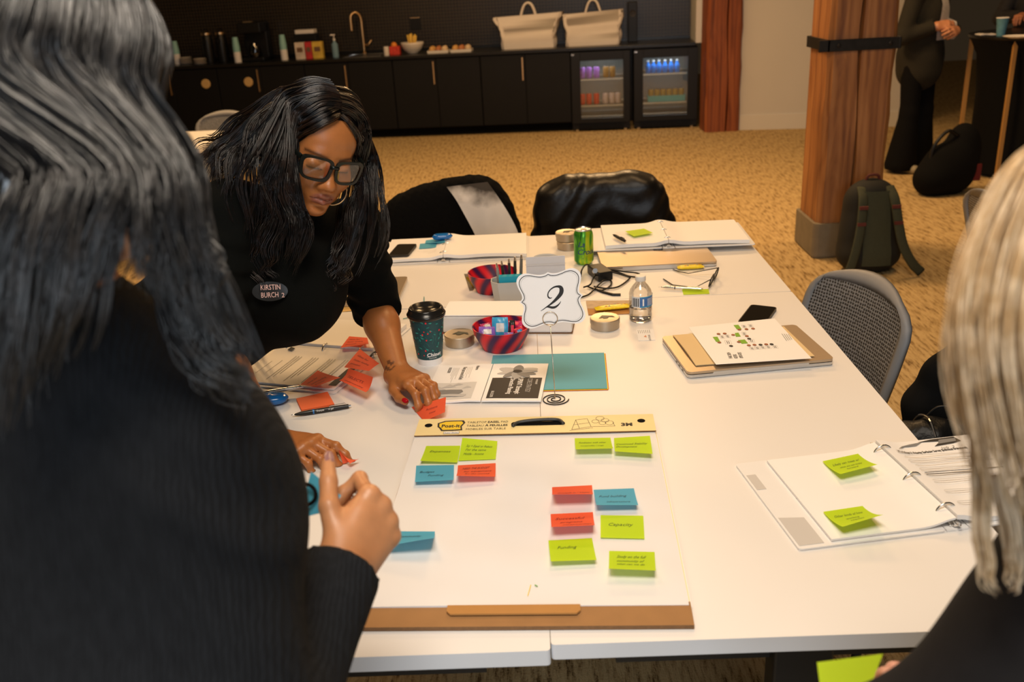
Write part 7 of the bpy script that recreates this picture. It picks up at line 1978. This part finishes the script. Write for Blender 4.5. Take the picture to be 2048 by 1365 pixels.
# ------------------------------------------------------------------ backpack by the pillar
bpx = (gp(1680, 545)+gp(1800, 560))/2; bpx = V3(1.885, 3.93, 0)
bp_ = thing('backpack', 'dark green and black backpack leaning at the foot of the timber pillar', 'backpack', bpx)
F = Field(bpx+V3(-.3, -.25, -.02), bpx+V3(.3, .25, .62), .008)
F.ell(bpx+V3(0, .03, .17), (.17, .12, .20), None, .05); F.ell(bpx+V3(0, .05, .33), (.15, .10, .17), None, .06); F.ell(bpx+V3(0, .06, .40), (.13, .09, .10), None, .05); F.ell(bpx+V3(0, .01, .09), (.17, .13, .10), None, .05)
V, Q = F.mesh(); V[:, 2] = np.maximum(V[:, 2], .002); np_object('pack_body', V, Q, M('black pack fabric', (.012, .012, .010, 1), .8, bump=.2, bscale=300), bp_)
VB = V
m_olive = M('olive pack fabric', (.045, .05, .028, 1), .85, noise=.15, nscale=60)
def padS(u, v):
    x = (u-.5)*.16*(1-.15*v); z = .06+.40*v; p = VB-bpx; sel = np.where((np.abs(p[:, 0]-x) < .014) & (np.abs(p[:, 2]-z) < .014))[0]
    y = p[sel, 1].min() if len(sel) else -.05
    return bpx+V3(x, y-.012, z)
MB().grid(padS, 8, 12).build('back_panel', m_olive, bp_, smooth=True, world=True)
for sx in (-1, 1):
    pts = [bpx+V3(*p) for p in ((sx*.075, .0, .475), (sx*.085, -.07, .42), (sx*.10, -.115, .30), (sx*.125, -.15, .18), (sx*.15+(.03 if sx > 0 else 0), -.16, .08), (sx*.17+(.07 if sx > 0 else 0), -.15, .02))]
    st = MB().tube(catmull(pts, 5), .026, 8, flat=.30, up=(0, 1, 0)).build('shoulder_strap', m_olive, bp_, smooth=True, world=True)
    for k, z in enumerate((.385, .30)):
        MB().box(bpx+V3(sx*(.088+.012*k), -.10-.022*k, z), (.045, .012, .018)).build('strap_buckle', M('maroon webbing', (.10, .02, .015, 1), .7), st, world=True)
MB().tube(catmull([bpx+V3(-.04, .05, .49), bpx+V3(-.025, .045, .53), bpx+V3(.025, .045, .53), bpx+V3(.04, .05, .49)], 5), .008, 7).build('haul_loop', M('maroon webbing', (.10, .02, .015, 1), .7), bp_, smooth=True, world=True)

# ------------------------------------------------------------------ tall table group
tx, ty = 3.95, 6.25
tt = thing('tall_table', 'tall black-clothed standing table with slender wooden legs', 'table', (tx, ty, 0))
MB().lathe([(.55, 1.03), (.555, 1.04), (.555, 1.048), (.54, 1.05)], 40).build('table_top', m_black, tt, smooth='auto')
MB().lathe([(.46, .03), (.45, .3), (.45, .6), (.48, .9), (.548, 1.03)], 40, cap0=False, cap1=False).build('cloth_cover', m_blackmatte, tt, smooth='auto')
m_lw = M('pale wood leg', (.42, .22, .06, 1), .5)
for p in (V3(tx-.41, ty-.33, 0), V3(tx-.50, ty+.16, 0), V3(tx+.44, ty-.29, 0), V3(tx+.36, ty+.38, 0)):
    MB().box((p[0]-tx, p[1]-ty, .516), (.026, .026, 1.03)).build('leg', m_lw, tt)
cpz = gp(2001, 72, 1.05)
t = thing('paper_cup', 'blue paper cup on the tall black table', 'cup', (cpz[0], cpz[1], 1.0505))
MB().lathe([(.028, 0), (.042, .125), (.044, .128), (.040, .126), (.027, .006)], 24).build('cup_body', M('blue cup print', (.10, .26, .34, 1), .5, noise=.3, nscale=30), t, smooth='auto')
MB().lathe([(.0425, .124), (.045, .127), (.0425, .130), (.040, .127)], 24, cap0=False, cap1=False).build('rim', m_paperw, t, smooth=True)
pz = gp(2030, 76, 1.05); t = thing('paper_plate', 'white paper plate on the tall black table beside the cup', 'plate', (pz[0]+.02, pz[1], 1.0505))
MB().lathe([(.06, 0), (.10, .012), (.102, .014), (.06, .004)], 28).build('plate_body', m_paperw, t, smooth='auto')
pz = gp(1972, 70, 1.05); t = thing('napkin', 'folded pale napkin on the tall black table', 'napkin', (pz[0], pz[1], 1.0505))
MB().slab(lambda u, v: V3((u-.5)*.12, (v-.5)*.10, .008+.003*math.sin(6*u)), 8, 4, .006).build('napkin_fold', m_paperw, t, smooth='auto')
# floor bag
gb = gp(1895, 392); t = thing('tote_bag', 'black shoulder bag on the carpet below the tall table', 'bag', gb)
F = Field(gb+V3(-.32, -.25, -.02), gb+V3(.40, .40, .62), .012); F.ell(gb+V3(.02, .08, .18), (.20, .13, .20), None, .05); F.ell(gb+V3(.12, .12, .30), (.13, .11, .20), None, .05); F.ell(gb+V3(-.1, .05, .12), (.14, .12, .13), None, .05)
V, Q = F.mesh(); V[:, 2] = np.maximum(V[:, 2], .002); np_object('bag_body', V, Q, m_blackmatte, t)
MB().tube(catmull([gb+V3(-.14, .04, .22), gb+V3(-.12, .04, .36), gb+V3(-.03, .05, .46), gb+V3(.05, .06, .42)], 6), .013, 7).build('strap', m_black, t, smooth=True, world=True)
MB().box(gb+V3(.20, .02, .16), (.05, .02, .12)).build('red_tag', M('dark red cloth', (.12, .008, .008, 1), .8), t, world=True)

# standing people at the tall table
def standing(label, foot, fwd, H, skin, mats, armpts, fl=1.0, hair_c=(.03, .015, .01, 1), shirt=None):
    foot = np.asarray(foot, float); fwd = nrm(fwd); lf = V3(-fwd[1], fwd[0], 0)
    P = thing('person', label, 'person', foot)
    hip = foot+V3(0, 0, .53*H); nb = foot+V3(0, 0, .825*H)+fwd*.02; hd = Head(foot+V3(0, 0, .93*H)+fwd*.05, fwd+V3(0, 0, -.15), V3(0, 0, 1))
    sh = [nb+lf*s*.175+V3(0, 0, -.035) for s in (1, -1)]; ch = foot+V3(0, 0, .72*H)
    lo = foot+V3(-.55, -.55, .45*H); hi = foot+V3(.55, .55, 1.06*H)
    F = Field(lo, hi, .006); hd.sculpt(F, nb, k=.02)
    F.chain([sh[0], nb, sh[1]], [.045, .05, .045], .03); F.chain([ch, hip], [.11, .12], .04)
    ends = []
    for s, (el, wr_, hdir, hn) in zip((0, 1), armpts):
        F.chain([sh[s], el], [.045, .038], .02); F.chain([el, wr_], [.038, .026], .02)
        hand(F, wr_, hdir, hn, 'L' if s == 0 else 'R', [(D2(20), D2(30), D2(15)), (D2(25), D2(35), D2(20)), (D2(35), D2(45), D2(25)), (D2(45), D2(55), D2(25))], [(.8, .5, -.3), (.95, .2, -.2), (.97, 0, -.1)])
    V, Q = F.mesh(); np_object('body', V, Q, mat_skin('skin '+label[:12]), P, np.tile(skin, (len(V), 1)))
    F = Field(lo-V3(0, 0, .15), foot+V3(.55, .55, .90*H), .010)
    F.chain([sh[0], nb+V3(0, 0, -.03), sh[1]], [.066, .062, .066], .05); F.ell(ch, (.16, .15, .17), None, .05); F.chain([ch, hip, hip-V3(0, 0, .10)], [.145, .165, .17], .05)
    for s, (el, wr_, hdir, hn) in zip((0, 1), armpts):
        F.cone(sh[s], el, .066, .060, .03); dd = nrm(wr_-el); F.cone(el, wr_, .060, .046, .03, cut=(wr_-dd*.02, dd))
    V, Q = F.mesh(); top = np_object('jacket', V, Q, mats[0], P)
    if shirt is not None:
        def fr(u, v):
            z = ch[2]-.20+.36*v; p = V-V3(foot[0], foot[1], 0); x = (u-.5)*.14*(1-.5*v)
            a = p @ lf; sel = np.where((np.abs(a-x) < .02) & (np.abs(V[:, 2]-z) < .02))[0]; b = (p[sel] @ fwd).max() if len(sel) else .12
            return V3(foot[0], foot[1], z)+lf*x+fwd*(b+.012)
        MB().grid(fr, 6, 14).build('shirt', shirt, P, smooth=True, world=True)
    F = Field(foot+V3(-.4, -.4, 0), foot+V3(.4, .4, .60*H), .012); F.ell(hip+V3(0, 0, -.02), (.16, .15, .12), None, .05)
    for s in (1, -1): F.chain([hip+lf*s*.085+V3(0, 0, -.05), foot+lf*s*.10+V3(0, 0, .28*H)+fwd*.02, foot+lf*s*.12+V3(0, 0, .065)], [.09, .070, .07*fl], .03)
    V2, Q2 = F.mesh(); V2[:, 2] = np.maximum(V2[:, 2], .03); np_object('trousers', V2, Q2, mats[1], P)
    for s in (1, -1):
        c_ = foot+lf*s*.12; F = Field(c_+V3(-.25, -.25, -.01), c_+V3(.25, .25, .12), .007); F.chain([c_+V3(0, 0, .04)-fwd*.06, c_+V3(0, 0, .036)+fwd*.13], [.040, .036], .02)
        V2, Q2 = F.mesh(); V2[:, 2] = np.maximum(V2[:, 2], .001); o = np_object('shoe', V2, Q2, mats[2], P)
    F = Field(hd.c-.2, hd.c+.2, .007); F.ell(hd.p(0, -.02, .04), (.088, .105, .094), hd.A, .01); F.ell(hd.p(0, -.06, -.06), (.09, .06, .12), hd.A, .04); F.ell(hd.p(0, .115, -.035), (.062, .085, .12), hd.A, .012, 's')
    V2, Q2 = F.mesh(); np_object('hair', V2, Q2, mat_hair('hair '+label[:12], hair_c, tuple(c*2 for c in hair_c[:3])+(1,)), P)
    return P
fD = V3(3.10, 6.50, 0); fw_ = nrm(V3(.60, -.80, 0)); lfD = V3(-fw_[1], fw_[0], 0)
hw1 = yp(1874, 52, 6.30); hw2 = fD+fw_*.24+lfD*.06+V3(0, 0, 1.09)
standing('person in a dark blazer and pale shirt standing at the tall table', fD, fw_, 1.70, (.55, .24, .12),
         (M('dark olive tweed', (.016, .014, .008, 1), .9, noise=.4, nscale=90), m_trs, M('pale trainers', (.30, .27, .20, 1), .6, noise=.4, nscale=20)),
         [(fD+lfD*.26+V3(0, 0, 1.10)-fw_*.02, hw2, -lfD+fw_*.3, fw_+V3(0, 0, .5)), (fD-lfD*.27+V3(0, 0, 1.06)+fw_*.0, hw1, AR*.95+V3(0, 0, .12), -AF+V3(0, 0, .4))], fl=1.75, shirt=M('pale print shirt', (.42, .38, .34, 1), .7, noise=.3, nscale=60))
fE = V3(4.32, 7.2, 0); fwE = nrm(V3(-.45, -.9, 0)); lfE = V3(-fwE[1], fwE[0], 0)
wE = gp(2035, 56, 1.12)
standing('person in a dark flowered blouse standing beyond the tall table', fE, fwE, 1.66, (.50, .20, .10),
         (M('black floral blouse', (.010, .009, .010, 1), .8, noise=.5, nscale=30), m_trs, m_blackmatte),
         [(fE+lfE*.26+V3(0, 0, 1.08), fE+fwE*.25+lfE*.12+V3(0, 0, 1.10), fwE, V3(0, 0, 1)), (fE-lfE*.26+V3(0, 0, 1.10)+fwE*.05, fE-lfE*.10+fwE*.34+V3(0, 0, 1.13), fwE-AR*.4, V3(0, 0, 1))])
